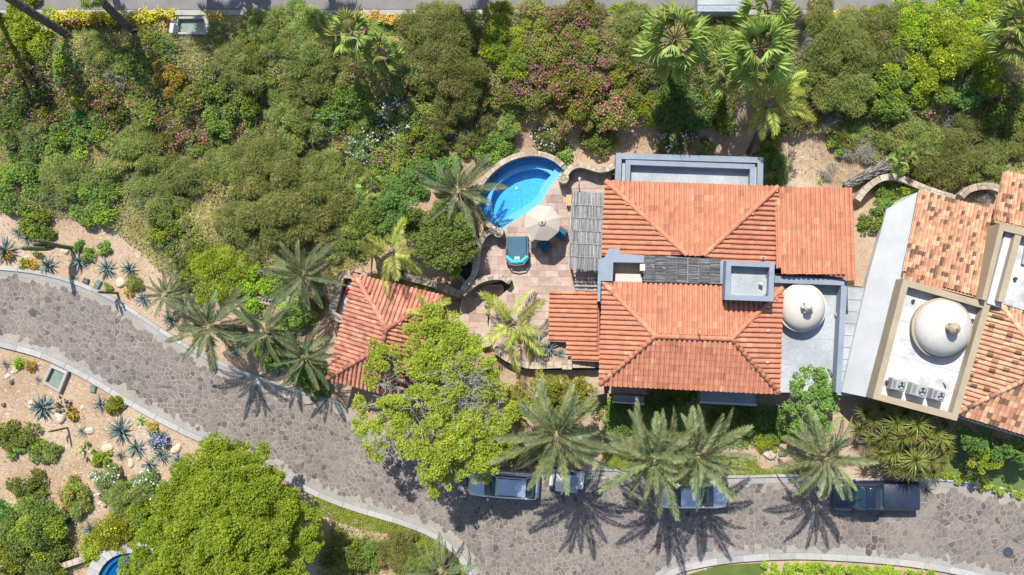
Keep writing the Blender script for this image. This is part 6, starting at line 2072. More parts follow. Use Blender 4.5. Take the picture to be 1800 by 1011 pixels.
# big date palms over the lane
feather_palm('tall date palm leaning over the white golf cart', (978, 766), 7.3, 3.75, (1000, 735), 42, mat='date')
feather_palm('left date palm of the crowded pair by the silver car', (1150, 808), 6.4, 3.6, (1150, 770), 40, mat='date')
feather_palm('right date palm of the crowded pair above the silver car', (1226, 802), 6.4, 3.5, (1205, 770), 40, mat='date')
feather_palm('date palm beside the navy pickup', (1450, 805), 5.4, 3.25, (1402, 782), 36, mat='date')
feather_palm('small date palm at the bottom edge beside the kerb', (776, 1004), 3.2, 2.6, None, 18, mat='dategrey', hi=60)
feather_palm('date palm leaning over the lane, its trunk bare', (368, 576), 4.6, 2.9, (428, 577), 34, mat='dategrey', hi=65)
feather_palm('date palm right of the leaning bare trunk', (468, 580), 3.8, 2.5, (485, 585), 32, mat='dategrey')
feather_palm('young date palm nearest the garden house', (536, 628), 3.2, 2.3, (545, 622), 30, mat='dategrey')
feather_palm('middle date palm above the bleached ladder', (533, 484), 3.7, 2.6, (556, 490), 34, mat='dategrey')
feather_palm('grey date palm touching the pool', (806, 338), 3.6, 2.9, None, 36, mat='dategrey', hi=60)
feather_palm('short feathery palm at the lane edge beside a boulder', (294, 518), 1.5, 1.6, None, 30, mat='date', tr=0.16, name='cycad', cat='palm', hi=60, lo=-20)
# coconut palms
feather_palm('coconut palm on the patio', (903, 568), 3.4, 2.8, (885, 545), 13, mat='coco', kind='coco', tr=0.13, name='coconut_palm', hi=50, lo=-10)
feather_palm('coconut palm above the garden house roof', (690, 442), 3.6, 2.5, (712, 488), 13, mat='coco', kind='coco', tr=0.13, name='coconut_palm', hi=50, lo=-10)
feather_palm('leaning coconut palm behind the terrace', (1352, 182), 5.0, 2.7, (1315, 268), 13, mat='coco', kind='coco', tr=0.13, name='coconut_palm', hi=50, lo=-12)
feather_palm('small coconut palm half hidden in the tree over the garden house', (752, 548), 4.0, 1.8, (755, 560), 9, mat='coco', kind='coco', tr=0.1, name='coconut_palm', hi=60, lo=0)
# fan palms
fan_palm('biggest fan palm on the slope, nearest the trailer', (1186, 70), 6.0, 2.4, (1172, 110), 36)
fan_palm('fan palm crown at the right of the group of three', (1336, 88), 6.0, 2.35, (1312, 130), 36)
fan_palm('low fan palm in the middle of the group of three', (1275, 125), 4.5, 1.7, (1265, 150), 24)
fan_palm('fan palm crown overlapping the upper road', (1350, 22), 5.5, 1.8, (1330, 55), 22)
fan_palm('fan palm at the right edge of the slope', (1790, 55), 3.6, 2.2, (1760, 80), 30)
fan_palm('upper fan palm of the small pair left of the grey shrubs', (620, 62), 3.2, 1.9, None, 18)
fan_palm('lower fan palm of the small pair left of the grey shrubs', (668, 92), 2.6, 1.5, None, 16)
fan_palm('small fan palm in front of the glossy tree', (785, 462), 2.4, 0.75, None, 14, tr=0.08)
fan_palm('small fan palm at the tip of the lying trunk', (1588, 280), 1.8, 1.2, (1572, 292), 12, tr=0.1)
fan_palm('young fan palm in the slope scrub left of the leafy trees', (655, 330), 2.2, 1.3, None, 14, tr=0.1)
# tall trunks that lean out at the top left
fan_palm('tall palm trunk leaning out of the top left corner', (-26, -30), 6.2, 1.1, (124, 64), 16, tr=0.22)
fan_palm('tall palm whose trunk rises above the concrete drain box', (162, -16), 4.7, 1.2, (238, 56), 18, tr=0.22)
fan_palm('palm trunk cut off by the left edge', (-80, -14), 5.2, 1.1, (14, 36), 14, tr=0.2)
for k, (x, y, h) in enumerate(((60, -165, 6.5), (250, -165, 6.5), (330, -175, 6), (495, -170, 6.5), (800, -170, 6.5), (1390, -165, 6.5))):
    fan_palm(('first', 'second', 'third', 'fourth', 'fifth', 'sixth')[k] + ' street palm from the left beyond the upper road', (x, y), h, 1.9, None, 22, group='street palms beyond the upper road')

# the lying palm trunk
def fallen_trunk():
    a, b = G(1484, 327, 0.25), G(1562, 289, 0.9)
    n = 30
    mb = MB()
    path = [a.lerp(b, i / (n - 1)) for i in range(n)]
    mb.tube(path, [0.26 + 0.10 * i / n for i in range(n)], 10)
    c = a.lerp(b, 0.5)
    root = tag(mb.build('palm_log', M['palmtrunk'], org=(c.x, c.y, 0)), 'grey shaggy palm trunk lying on the slope behind the villa', 'palm trunk')
    rnd = random.Random(4)
    d = (b - a).normalized()
    for i in range(150):
        t = rnd.random(); p = a.lerp(b, t); w = rnd.uniform(0, 2 * math.pi)
        x = d.cross(Vector((0, 0, 1))).normalized(); z = x.cross(d)
        nrm = (x * math.cos(w) + z * math.sin(w))
        if nrm.z < -0.3: continue
        r = 0.26 + 0.10 * t
        q = p + nrm * r * 0.95
        side = d.cross(nrm).normalized() * 0.05
        tip = q + d * 0.26 + nrm * 0.12
        m2 = MB(); m2.add([q - side, q + side, tip + side * 0.6, tip - side * 0.6, q + nrm * 0.05 - d * 0.0], [(0, 1, 2, 3), (0, 4, 1), (1, 4, 2), (3, 4, 0), (2, 4, 3)])
        m2.build('leaf_stub', M['wood'], root)
fallen_trunk()

# ================================================================== agaves, aloes, rosettes
def blade_mesh(name, L, w, mat, bend=0.25, thick=0.3, st=5):
    V, F = [], []
    for i in range(st):
        t = i / (st - 1)
        ww = w * (0.75 + 0.6 * t - 1.35 * t * t) if i < st - 1 else 0.003
        ww = max(ww, 0.003)
        z = bend * L * t * t * -1 + 0.06 * L * t
        x = L * t
        V += [(x, -ww, z + ww * 0.35), (x, 0, z), (x, ww, z + ww * 0.35), (x, 0, z - ww * thick)]
    for i in range(st - 1):
        a, b = 4 * i, 4 * i + 4
        for q in range(4):
            s = (q + 1) % 4
            F.append((a + q, a + s, b + s, b + q))
    return np_mesh(name, np.array(V), np.array(F), mat)
BL = {'agave': [blade_mesh('leaf', 1.0, 0.085, M['agave'], b) for b in (0.05, 0.2)], 'aloe': [blade_mesh('leaf', 1.0, 0.07, M['aloe'], b) for b in (0.1, 0.4)], 'blue': [blade_mesh('leaf', 1.0, 0.055, M['agave'], b) for b in (0.02, 0.12)], 'wide': [blade_mesh('leaf', 1.0, 0.12, M['agave'], b) for b in (0.1, 0.35)]}

def rosette(px, py, rp, label, kind='agave', n=None, h=0.15, name='agave', cat='agave', group=None, stem=0.0):
    rnd = random.Random(int(px * 7 + py * 13))
    c = G(px, py, h + stem)
    b = Vector((c.x, c.y, float(gz(c.x, c.y)) - 0.05))
    root = thing(name, label, cat, (b.x, b.y, b.z), group)
    Rw = rp / PPM
    n = n or int(18 + rp * 0.6)
    for i in range(n):
        f = (i + 0.5) / n
        el = 80 - 78 * f ** 0.75 + rnd.uniform(-6, 6)
        az = i * 2.39996 + rnd.uniform(-0.2, 0.2)
        s = Rw * (0.75 + 0.35 * f) * rnd.uniform(0.88, 1.1)
        m4 = Matrix.Translation(Vector((0, 0, 0.08 + stem))) @ Matrix.Rotation(az, 4, 'Z') @ Matrix.Rotation(-R(max(2, el)), 4, 'Y') @ Matrix.Scale(s, 4)
        link('leaf', BL[kind][0 if f < 0.5 else 1], root, mat=m4)
    if stem > 0:
        mb = MB(); mb.tube([(b.x, b.y, b.z), (b.x, b.y, b.z + stem + 0.05)], [0.1, 0.07], 7); mb.build('stem', M['bark'], root)
    return root
AG = [
 (8, 440, 26, 'dark agave cut by the left edge above the lane', 'agave'), (28, 407, 15, 'blue agave beside the cut off agave, upper of two', 'blue'), (45, 420, 14, 'blue agave beside the cut off agave, lower of two', 'blue'), (83, 466, 20, 'blue-green agave left of the cactus shadow', 'agave'),
 (138, 459, 20, 'blue-green agave right of the round pale boulder', 'agave'), (186, 471, 21, 'blue-green agave in the middle of the upper bed', 'agave'), (226, 473, 19, 'light edged agave touching the biggest boulder', 'agave'), (128, 488, 11, 'small blue agave in the cactus shadow', 'blue'), (250, 525, 17, 'agave left of the short feathery palm', 'agave'), (298, 560, 17, 'agave below the short feathery palm', 'agave'), (413, 622, 12, 'small agave under the leaning date palm', 'agave'), (370, 600, 10, 'small agave in the leaning palm shadow', 'blue'),
 (8, 640, 13, 'small agave at the left edge below the kerb', 'blue'), (65, 667, 9, 'tiny agave left of the sunken green cover', 'blue'), (73, 716, 25, 'broad leaved agave beside the fleshy green cactus', 'wide'), (175, 711, 18, 'narrow blue agave beside the bright round shrub', 'blue'), (211, 757, 27, 'largest blue agave in the lower rock garden', 'agave'), (246, 739, 14, 'light green aloe close to the kerb', 'aloe'), (238, 787, 20, 'blue agave right of the largest one', 'agave'), (285, 765, 12, 'small blue agave above the blue flowers', 'blue'), (262, 776, 9, 'tiny agave beside the blue flowers', 'blue'), (210, 800, 14, 'narrow blue agave below the largest one', 'blue'), (142, 758, 13, 'grey narrow agave left of the oval boulder', 'blue'), (283, 800, 18, 'grey agave under the blue flowers', 'agave'), (262, 818, 17, 'grey agave left of the branching stems', 'agave'), (312, 810, 17, 'grey agave touching the olive tree', 'agave'),
 (118, 917, 24, 'blue spiky agave, the left of the two lower ones', 'blue'), (157, 931, 20, 'blue spiky agave, the right of the two lower ones', 'blue'),
 (1442, 318, 9, 'pale aloe just behind the villa roof', 'aloe'), (1391, 292, 8, 'small aloe beside the rounded bush behind the terrace', 'aloe'), (965, 612, 20, 'grey-green aloe with long leaves in the planter', 'agave'), (985, 622, 13, 'smaller aloe in the planter corner', 'agave'), (948, 620, 12, 'aloe in the left half of the planter', 'agave'), (935, 612, 9, 'smallest aloe in the planter beside the coconut palm', 'agave'),
 (880, 560, 9, 'small spiky plant under the coconut palm', 'aloe')]
for a in AG:
    onp = a[3].find('planter') >= 0
    rosette(a[0], a[1], a[2], a[3], a[4], name='aloe' if 'aloe' in a[3] else 'agave', cat='aloe' if 'aloe' in a[3] else 'agave', stem=2.1 if onp else 0.0)

# the fleshy cactus clumps
def paddle_clump(px, py, rp, label, mat):
    rnd = random.Random(int(px))
    c = G(px, py, 0.2)
    root = thing('prickly_pear', label, 'cactus', (c.x, c.y, -0.05))
    for k in range(int(rp * 1.1)):
        a = rnd.uniform(0, 6.28); q = rp / PPM * math.sqrt(rnd.random()) * 0.85
        x, y = c.x + q * math.cos(a), c.y + q * math.sin(a)
        mb = MB()
        mb.lathe((0, 0, 0), [(0.02, 0), (0.10, 0.08), (0.13, 0.2), (0.10, 0.31), (0.03, 0.36)], 8, squash=(1, 0.35))
        m4 = Matrix.Translation((x, y, rnd.uniform(0, 0.25))) @ Matrix.Rotation(a + rnd.uniform(-0.7, 0.7), 4, 'Z') @ Matrix.Rotation(rnd.uniform(0.2, 0.9), 4, 'Y') @ Matrix.Rotation(rnd.uniform(-0.6, 0.6), 4, 'X')
        mb.v = [tuple(m4 @ Vector(p)) for p in mb.v]
        mb.build('pad', mat, root, smooth=True)
paddle_clump(112, 712, 16, 'fleshy green cactus clump beside the broad leaved agave', M['cactus'])
paddle_clump(152, 793, 16, 'pale yellow cactus clump beside the oval boulder', M['aloe'])

def column_cactus(label, base_px, arms, r):
    b = G(*base_px)
    root = thing('column_cactus', label, 'cactus', (b.x, b.y, b.z - 0.05))
    for i, arm in enumerate(arms):
        P = [Vector((b.x + dx, b.y + dy, b.z + z)) for dx, dy, z in arm]
        Q = resample(spline(P, 6), 0.09)
        mb = MB(); mb.tube(Q, [r * (1 if k < len(Q) - 3 else 0.75 - 0.15 * (k - len(Q) + 3)) * (1.08 if k % 2 else 0.95) for k in range(len(Q))], 9)
        mb.build('arm' if i else 'stem', M['cactus'], root)
column_cactus('tall forked cactus throwing a straight shadow on the lane', (126, 436), [[(0, 0, -.1), (-.05, .03, 1.0), (-.1, .1, 1.9), (-.3, .3, 2.9)], [(-.08, .08, 1.4), (-.45, .05, 1.9), (-.5, .0, 3.0)], [(-.08, .08, 1.5), (-.3, -.2, 1.9), (-.5, -.35, 4.1)]], 0.15)
column_cactus('small forked cactus beside the lane kerb', (206, 515), [[(0, 0, -.1), (0, 0, 1.1), (0.02, 0, 2.2)], [(0, 0, .9), (.25, .05, 1.2), (.28, .05, 1.8)], [(0, 0, .8), (-.2, .02, 1.1), (-.22, 0, 1.7)]], 0.09)
column_cactus('thin brown cactus on the sand', (118, 752), [[(0, 0, -.1), (0, 0, .8), (-.05, 0, 1.8)], [(0, 0, .6), (-.2, -.05, .9), (-.22, -.05, 1.4)]], 0.07)

# the clump of long strap leaved heads by the tan parapet
def strap_clump(label, px, py, heads, base_px):
    b = G(*base_px)
    root = thing('screw_pine', label, 'tree', (b.x, b.y, b.z - 0.05))
    st_ = [blade_mesh('leaf', 1.0, 0.042, M['strap'], bb, 0.1, 5) for bb in (0.2, 0.6)]
    rnd = random.Random(8)
    for hx, hy, hz, rp in heads:
        c = W(hx, hy, hz)
        Rw = rp / PPM * 0.95
        mb = MB(); mid = b.lerp(c, 0.5) + Vector((rnd.uniform(-.3, .3), rnd.uniform(-.3, .3), 0.2))
        mb.tube([b, mid, c], [0.13, 0.09, 0.06], 7); mb.build('trunk', M['palebark'], root)
        V0 = []
        Vs, Fs, off = [], [], 0
        for i in range(72):
            f = (i + 0.5) / 72
            el = 82 - 95 * f + rnd.uniform(-8, 8); az = i * 2.39996 + rnd.uniform(-.2, .2)
            s = Rw * (0.8 + 0.3 * f) * rnd.uniform(0.85, 1.12)
            me = st_[0 if f < .5 else 1]
            m4 = Matrix.Translation(c - ORG[root.name]) @ Matrix.Rotation(az, 4, 'Z') @ Matrix.Rotation(-R(el), 4, 'Y') @ Matrix.Scale(s, 4)
            link('leaf', me, root, mat=m4) if len(heads_done) < 6 else None
            if len(heads_done) >= 6:
                v = np.array([tuple(m4 @ q.co) for q in me.vertices]); fc = np.array([p.vertices[:] for p in me.polygons])
                Vs.append(v); Fs.append(fc + off); off += len(v)
        if Vs:
            REST.append((np.concatenate(Vs), np.concatenate(Fs)))
        heads_done.append(1)
    off = 0; VV = []; FF = []
    for v, f in REST:
        VV.append(v); FF.append(f + off); off += len(v)
    if VV:
        o = link('leaves', np_mesh('leaves', np.concatenate(VV), np.concatenate(FF), M['strap']), root); o['kind'] = 'stuff'
heads_done, REST = [], []
strap_clump('clump of long strap leaved rosettes beside the tan parapet', 1600, 770, [
    (1612, 745, 3.4, 30), (1608, 808, 3.0, 32), (1652, 770, 2.8, 28), (1575, 745, 3.0, 26), (1645, 760, 3.0, 24), (1570, 795, 2.6, 26), (1632, 725, 3.0, 22), (1590, 725, 3.1, 24), (1550, 718, 2.6, 22), (1535, 740, 2.4, 20), (1585, 770, 3.2, 26), (1625, 770, 3.2, 26), (1595, 825, 2.4, 24), (1635, 810, 2.6, 24), (1555, 770, 2.6, 24), (1530, 770, 2.2, 18), (1570, 825, 2.0, 20), (1660, 745, 2.6, 18), (1665, 790, 2.2, 18), (1640, 830, 2.0, 20), (1600, 765, 3.3, 24), (1548, 800, 2.2, 20), (1520, 725, 2.0, 20), (1560, 735, 2.4, 22), (1610, 785, 2.6, 24), (1645, 785, 2.3, 22), (1575, 815, 2.0, 22), (1615, 830, 1.9, 20), (1655, 815, 1.8, 18), (1540, 785, 1.9, 20), (1595, 790, 2.4, 24), (1622, 750, 2.7, 24), (1580, 760, 2.6, 22), (1510, 755, 1.6, 18), (1525, 805, 1.6, 18), (1665, 765, 2.0, 18)], (1600, 775))

def litter():
    r_ = np.random.default_rng(77)
    zones = [([(0, 480), (160, 520), (400, 660), (620, 730), (700, 800), (900, 840), (1420, 845), (1790, 875), (1790, 980), (1400, 972), (1180, 1000), (840, 1000), (760, 930), (500, 832), (300, 742), (0, 600)], 1.6, 0.055), ([(0, 640), (240, 730), (330, 780), (240, 870), (0, 1000)], 5, 0.0), ([(0, 390), (130, 395), (280, 480), (420, 600), (300, 585), (110, 485), (0, 462)], 5, 0.0),
             ([(620, 880), (830, 850), (960, 870), (900, 960), (780, 930)], 9, 0.055), ([(1040, 780), (1440, 790), (1430, 830), (1050, 820)], 8, 0.05), ([(560, 500), (600, 560), (560, 660), (470, 640), (430, 540)], 14, 0.0), ([(900, 225), (1280, 230), (1500, 250), (1480, 318), (1340, 300), (1330, 262), (1080, 262), (1000, 285)], 9, 0.0)]
    VV = []
    for poly, d, z in zones:
        P = [tuple(G(a, b))[:2] for a, b in poly]
        xs = [p[0] for p in P]; ys = [p[1] for p in P]
        n = int((max(xs) - min(xs)) * (max(ys) - min(ys)) * d)
        q = np.stack([r_.uniform(min(xs), max(xs), n), r_.uniform(min(ys), max(ys), n)], 1)
        q = q[poly_mask(P, q)]
        VV.append(np.column_stack([q, gz(q[:, 0], q[:, 1]) + z + 0.01]))
    P = np.concatenate(VV); n = len(P)
    A = r_.normal(size=(n, 3)) * np.array([1, 1, 0.15]); N = r_.normal(size=(n, 3)) * 0.3 + np.array([0, 0, 1.0])
    s_ = r_.uniform(0.5, 1.5, n)
    V, F = leaf_quads(P, A, N, 0.09 * s_, 0.05 * s_)
    o = link('leaf_litter', np_mesh('leaf_litter', V, F, M['litter'])); o['kind'] = 'stuff'; o['label'] = 'fallen leaves on lane, beds and slope'
litter()

# ================================================================== boulders, covers, small garden things
def boulder(px, py, rx, ry, rot, label, mat='boulder', h=0.6):
    sd = int(px * 3 + py)
    r_ = np.random.default_rng(sd)
    c = G(px, py, 0.1)
    n, m = 12, 6
    V, F = [], []
    ph = r_.uniform(0, 6, 4)
    for i in range(m):
        e = math.pi / 2 * i / (m - 1)
        for k in range(n):
            a = 2 * math.pi * k / n
            q = math.cos(e) ** 0.6 * (1 + 0.13 * math.sin(2 * a + ph[0]) + 0.09 * math.sin(3 * a + ph[1]))
            x, y = q * math.cos(a) * rx / PPM, q * math.sin(a) * ry / PPM
            X = x * math.cos(rot) - y * math.sin(rot); Y_ = x * math.sin(rot) + y * math.cos(rot)
            V.append((c.x + X, c.y + Y_, c.z - 0.2 + h * min(rx, ry) / PPM * (0.3 + math.sin(e)) * (1 + 0.08 * math.sin(3 * a + ph[2]))))
    for i in range(m - 1):
        for k in range(n):
            F.append((i * n + k, i * n + (k + 1) % n, (i + 1) * n + (k + 1) % n, (i + 1) * n + k))
    F.append(tuple(range((m - 1) * n, m * n)))
    mb = MB(); mb.add(V, F)
    return tag(mb.build('boulder', M[mat], smooth=True, org=(c.x, c.y, c.z - 0.1)), label, 'boulder')
for a in ((113, 440, 7, 7, 0, 'round pale boulder beside the tall cactus'), (210, 497, 10, 8, 0.5, 'biggest pale boulder beside the lane'), (45, 452, 5, 4, 0, 'small white stone beside the upper kerb'), (24, 652, 8, 5, 0.5, 'low boulder below the upper left lime shrub'), (10, 662, 6, 4, 0.2, 'pale flat stone at the left edge'),
          (105, 733, 10, 11, 0, 'yellowish boulder below the fleshy cactus'), (154, 758, 10, 6, 0.3, 'oval boulder beside the grey agave'), (186, 790, 13, 8, 0.4, 'long pale boulder beside the yellow cactus'), (164, 808, 6, 9, 0, 'pale boulder under the bright round shrub'), (308, 790, 10, 8, 0.8, 'pale boulder beside the kerb and the olive tree'), (228, 815, 6, 8, 0.2, 'small pale boulder below the agaves'), (242, 807, 5, 4, 0.3, 'tiny pale boulder among agaves'), (51, 712, 5, 7, 0, 'white boulder behind the broad leaved agave'), (142, 717, 4, 4, 0, 'lone small pale stone on the sand'),
          (1546, 183, 7, 5, 0.2, 'pale rock in the scrub of the right bank'), (1411, 276, 4, 3, 0, 'small white rock on the bare patch'), (1353, 797, 14, 11, 0.1, 'flat grey rock on the groundcover strip'), (578, 338, 5, 4, 0, 'pale rock under the olive bush edge'), (246, 752, 6, 3, 0.1, 'flat rock under the light green aloe')):
    boulder(*a)

def flat_box(name, px_poly, z0, z1, mat, label, cat, extra=None):
    P = [G(a, b, z1) for a, b in px_poly]
    c = sum(P, Vector()) / len(P)
    gzv = float(gz(c.x, c.y))
    mb = MB(); mb.prism([(p.x, p.y) for p in P], gzv + z0, gzv + z1)
    return tag(mb.build(name, M[mat], org=(c.x, c.y, gzv)), label, cat)
def rimmed_cover(px_poly, rim, label, cat, z=0.25, mat='glassgreen'):
    P = [G(a, b, z) for a, b in px_poly]
    c = sum(P, Vector()) / len(P)
    g = float(gz(c.x, c.y))
    root = thing('drain_box', label, cat, (c.x, c.y, g))
    mb = MB()
    pts = [Vector((p.x, p.y, 0)) for p in P]
    I = [Vector((c.x, c.y, 0)) + (p - Vector((c.x, c.y, 0))) * (1 - rim / (p - Vector((c.x, c.y, 0))).length) for p in pts]
    n = len(pts)
    for k in range(n):
        q = [pts[k], pts[(k + 1) % n], I[(k + 1) % n], I[k]]
        V = [(p.x, p.y, g - 0.3) for p in q] + [(p.x, p.y, g + z) for p in q]
        mb.add(V, [(4, 5, 6, 7), (0, 1, 5, 4), (2, 3, 7, 6), (7, 6, 5, 4)][:3])
    mb.build('rim', M['kerb'], root)
    mb = MB(); mb.prism([(p.x, p.y) for p in I], g - 0.25, g + 0.02); mb.build('cover', M[mat], root)
    return root
rimmed_cover([(89, 640), (119, 654), (104, 691), (73, 673)], 0.26, 'concrete edged box with a sunken green cover below the kerb', 'drain box')
rimmed_cover([(306, 29), (366, 29), (366, 60), (302, 60)], 0.3, 'concrete drain box with a grey-green cover below the upper road', 'drain box', 0.3)
flat_box('white_panel', [(299, 40), (306, 41), (303, 58), (297, 57)], 0, 0.7, 'white', 'white slab standing beside the upper drain box', 'panel')
for px, py, w, d, rz, mt, lab in ((163, 684, 9, 12, -0.2, 'lid', 'green utility lid on the sand below the kerb'), (219, 711, 10, 9, -0.6, 'iron', 'dark square lid beside the bright round shrub'), (150, 494, 10, 9, -0.3, 'iron', 'dark square lid beside the upper lane kerb'), (171, 500, 9, 15, -0.5, 'lid', 'long green lid beside the upper lane kerb'), (5, 712, 6, 6, 0.2, 'iron', 'small dark lamp at the left edge of the sand'), (19, 672, 6, 6, 0.4, 'iron', 'small dark spotlight below the pale flat stone'),
                                   (1392, 822, 9, 7, 0, 'iron', 'square dark lid in the groundcover near the kerb'), (1376, 797, 14, 9, 0.1, 'lid', 'greenish lid beside the flat grey rock'), (480, 652, 22, 14, -0.4, 'lid', 'teal utility lid at the lane edge below the palms'), (1480, 778, 22, 14, 0.1, 'glassgreen', 'grey-green utility cover beside the pickup palm'), (801, 980, 8, 12, 0.6, 'iron', 'dark small post box beside the bottom kerb'), (1240, 1001, 3, 3, 0, 'white', 'small white lamp on the bottom turf')):
    p = G(px, py, 0.08)
    mb = MB(); mb.box((p.x, p.y, p.z - 0.06), (w / PPM, d / PPM, 0.16), rz, bev=0.02)
    o = tag(mb.build('utility_lid' if 'lamp' not in lab and 'spot' not in lab else 'garden_lamp', M[mt], org=(p.x, p.y, p.z - 0.14)), lab, 'lid' if 'lamp' not in lab and 'spot' not in lab else 'lamp')
    mb = MB(); mb.box((p.x, p.y, p.z + 0.025), (w / PPM * 0.3, d / PPM * 0.14, 0.03), rz, bev=0.008); mb.build('handle', M['greymetal'], o)

def manhole(px, py, r, label):
    p = W(px, py, 0.06)
    root = thing('manhole_cover', label, 'manhole cover', (p.x, p.y, 0.03))
    mb = MB(); mb.lathe((p.x, p.y, 0.02), [(r, 0), (r, 0.045), (r * 0.88, 0.05)], 24); mb.build('frame', M['iron'], root)
    mb = MB(); mb.lathe((p.x, p.y, 0.055), [(r * 0.84, 0), (r * 0.84, 0.02)], 24); mb.build('lid', M['darkmetal'] if px > 1000 else M['iron'], root)
    for k in range(5):
        mb = MB(); mb.box((p.x, p.y + (k - 2) * r * 0.3, 0.08), (r * 1.2 * math.sqrt(max(0.1, 1 - ((k - 2) * 0.33) ** 2)), r * 0.08, 0.015)); mb.build('rib', M['iron'], root)
manhole(57, 549, 0.26, 'round iron manhole cover on the lane at left')
manhole(1772, 971, 0.36, 'round manhole cover on the lane at the lower right')

def ladder():
    a, b, c, d = G(438, 519, 0.2), G(481, 528, 0.2), G(479, 536, 0.2), G(436, 527, 0.2)
    m = (a + b + c + d) / 4
    root = thing('ladder', 'bleached wooden ladder lying on the slope', 'ladder', (m.x, m.y, m.z - 0.2))
    for p, q in ((a, b), (d, c)):
        mb = MB(); mb.tube([p, q], 0.045, 6); mb.build('rail', M['kerb'], root)
    for k in range(8):
        t = (k + 0.5) / 8
        mb = MB(); mb.tube([a.lerp(b, t), d.lerp(c, t)], 0.035, 6); mb.build('rung', M['kerb'], root)
ladder()

# planter and trough beside the west wing
def planter():
    px = [(918, 606), (1000, 601), (1002, 633), (920, 634)]
    TZ = 2.2
    P = [W(a, b, TZ) for a, b in px]
    c = sum(P, Vector()) / 4
    root = thing('planter', 'stone edged planter bed with aloes beside the low tiled wing', 'planter', (c.x, c.y, PZ))
    for k in range(4):
        a, b = P[k], P[(k + 1) % 4]
        mb = MB(); mb.ribbon([(a.x, a.y), (b.x, b.y)], 0.3 + 0.01 * k, 0.05, TZ + 0.003 * k); mb.build('edge', M['paver'], root)
    mb = MB(); mb.prism([(p.x, p.y) for p in P], 0.1, TZ - 0.12); mb.build('soil', M['soil'], root)
    p = W(936, 594, PZ + 0.5)
    mb = MB(); mb.box((p.x, p.y, PZ + 0.25), (0.95, 0.3, 0.45), -0.12, bev=0.03)
    t = tag(mb.build('water_trough', M['slatefloor'], org=(p.x, p.y, PZ)), 'pale blue-grey trough on the patio above the planter', 'trough')
    mb = MB(); mb.box((p.x, p.y, PZ + 0.49), (0.78, 0.18, 0.03), -0.12); mb.build('water', M['waterdark'], t)
planter()

# ================================================================== patio furniture
def umbrella():
    c = W(953, 391, PZ + 2.3)
    root = thing('parasol', 'open cream octagonal parasol by the pool', 'parasol', (c.x, c.y, PZ))
    zt, zr, r = PZ + 2.6, PZ + 2.02, 1.17
    n = 8
    ang = [2 * math.pi * k / n + 0.30 for k in range(n)]
    for k in range(n):
        a0, a1 = ang[k], ang[k] + 2 * math.pi / n
        am = (a0 + a1) / 2
        mb = MB()
        def pt(rr, a, z): return (c.x + rr * math.cos(a), c.y + rr * math.sin(a), z)
        V = [pt(0.12, a0, zt - 0.05), pt(0.12, a1, zt - 0.05), pt(r * 0.55, a1, zt - 0.30), pt(r * 0.55, am, zt - 0.33), pt(r * 0.55, a0, zt - 0.30), pt(r, a1, zr), pt(r * 0.95, am, zr - 0.02), pt(r, a0, zr)]
        V2 = [(x, y, z - 0.012) for x, y, z in V]
        F = [(0, 4, 3), (0, 3, 1), (1, 3, 2), (4, 7, 6, 3), (3, 6, 5, 2)]
        m_ = len(V)
        mb.add(V + V2, F + [tuple(i + m_ for i in f[::-1]) for f in F] + [(7, 7 + m_, 6 + m_, 6), (6, 6 + m_, 5 + m_, 5)])
        mb.build('canopy_panel', M['canvas'], root)
        mb = MB(); mb.tube([pt(0.05, a0, zt - 0.08), pt(r * 0.55, a0, zt - 0.34), pt(r, a0, zr - 0.03)], 0.012, 5); mb.build('rib', M['wood'], root)
    mb = MB(); mb.lathe((c.x, c.y, zt - 0.09), [(0.26, 0), (0.22, 0.06), (0.10, 0.12), (0.03, 0.16)], 8); mb.build('vent_cap', M['canvas'], root)
    mb = MB(); mb.lathe((c.x, c.y, zt + 0.05), [(0.035, 0), (0.045, 0.05), (0.015, 0.16)], 8); mb.build('finial', M['darkmetal'], root)
    mb = MB(); mb.tube([(c.x, c.y, PZ), (c.x, c.y, zt)], 0.03, 8); mb.build('pole', M['wood'], root)
    mb = MB(); mb.lathe((c.x, c.y, PZ + 0.02), [(0.3, 0), (0.3, 0.06), (0.08, 0.12)], 16); mb.build('base', M['darkmetal'], root)
umbrella()

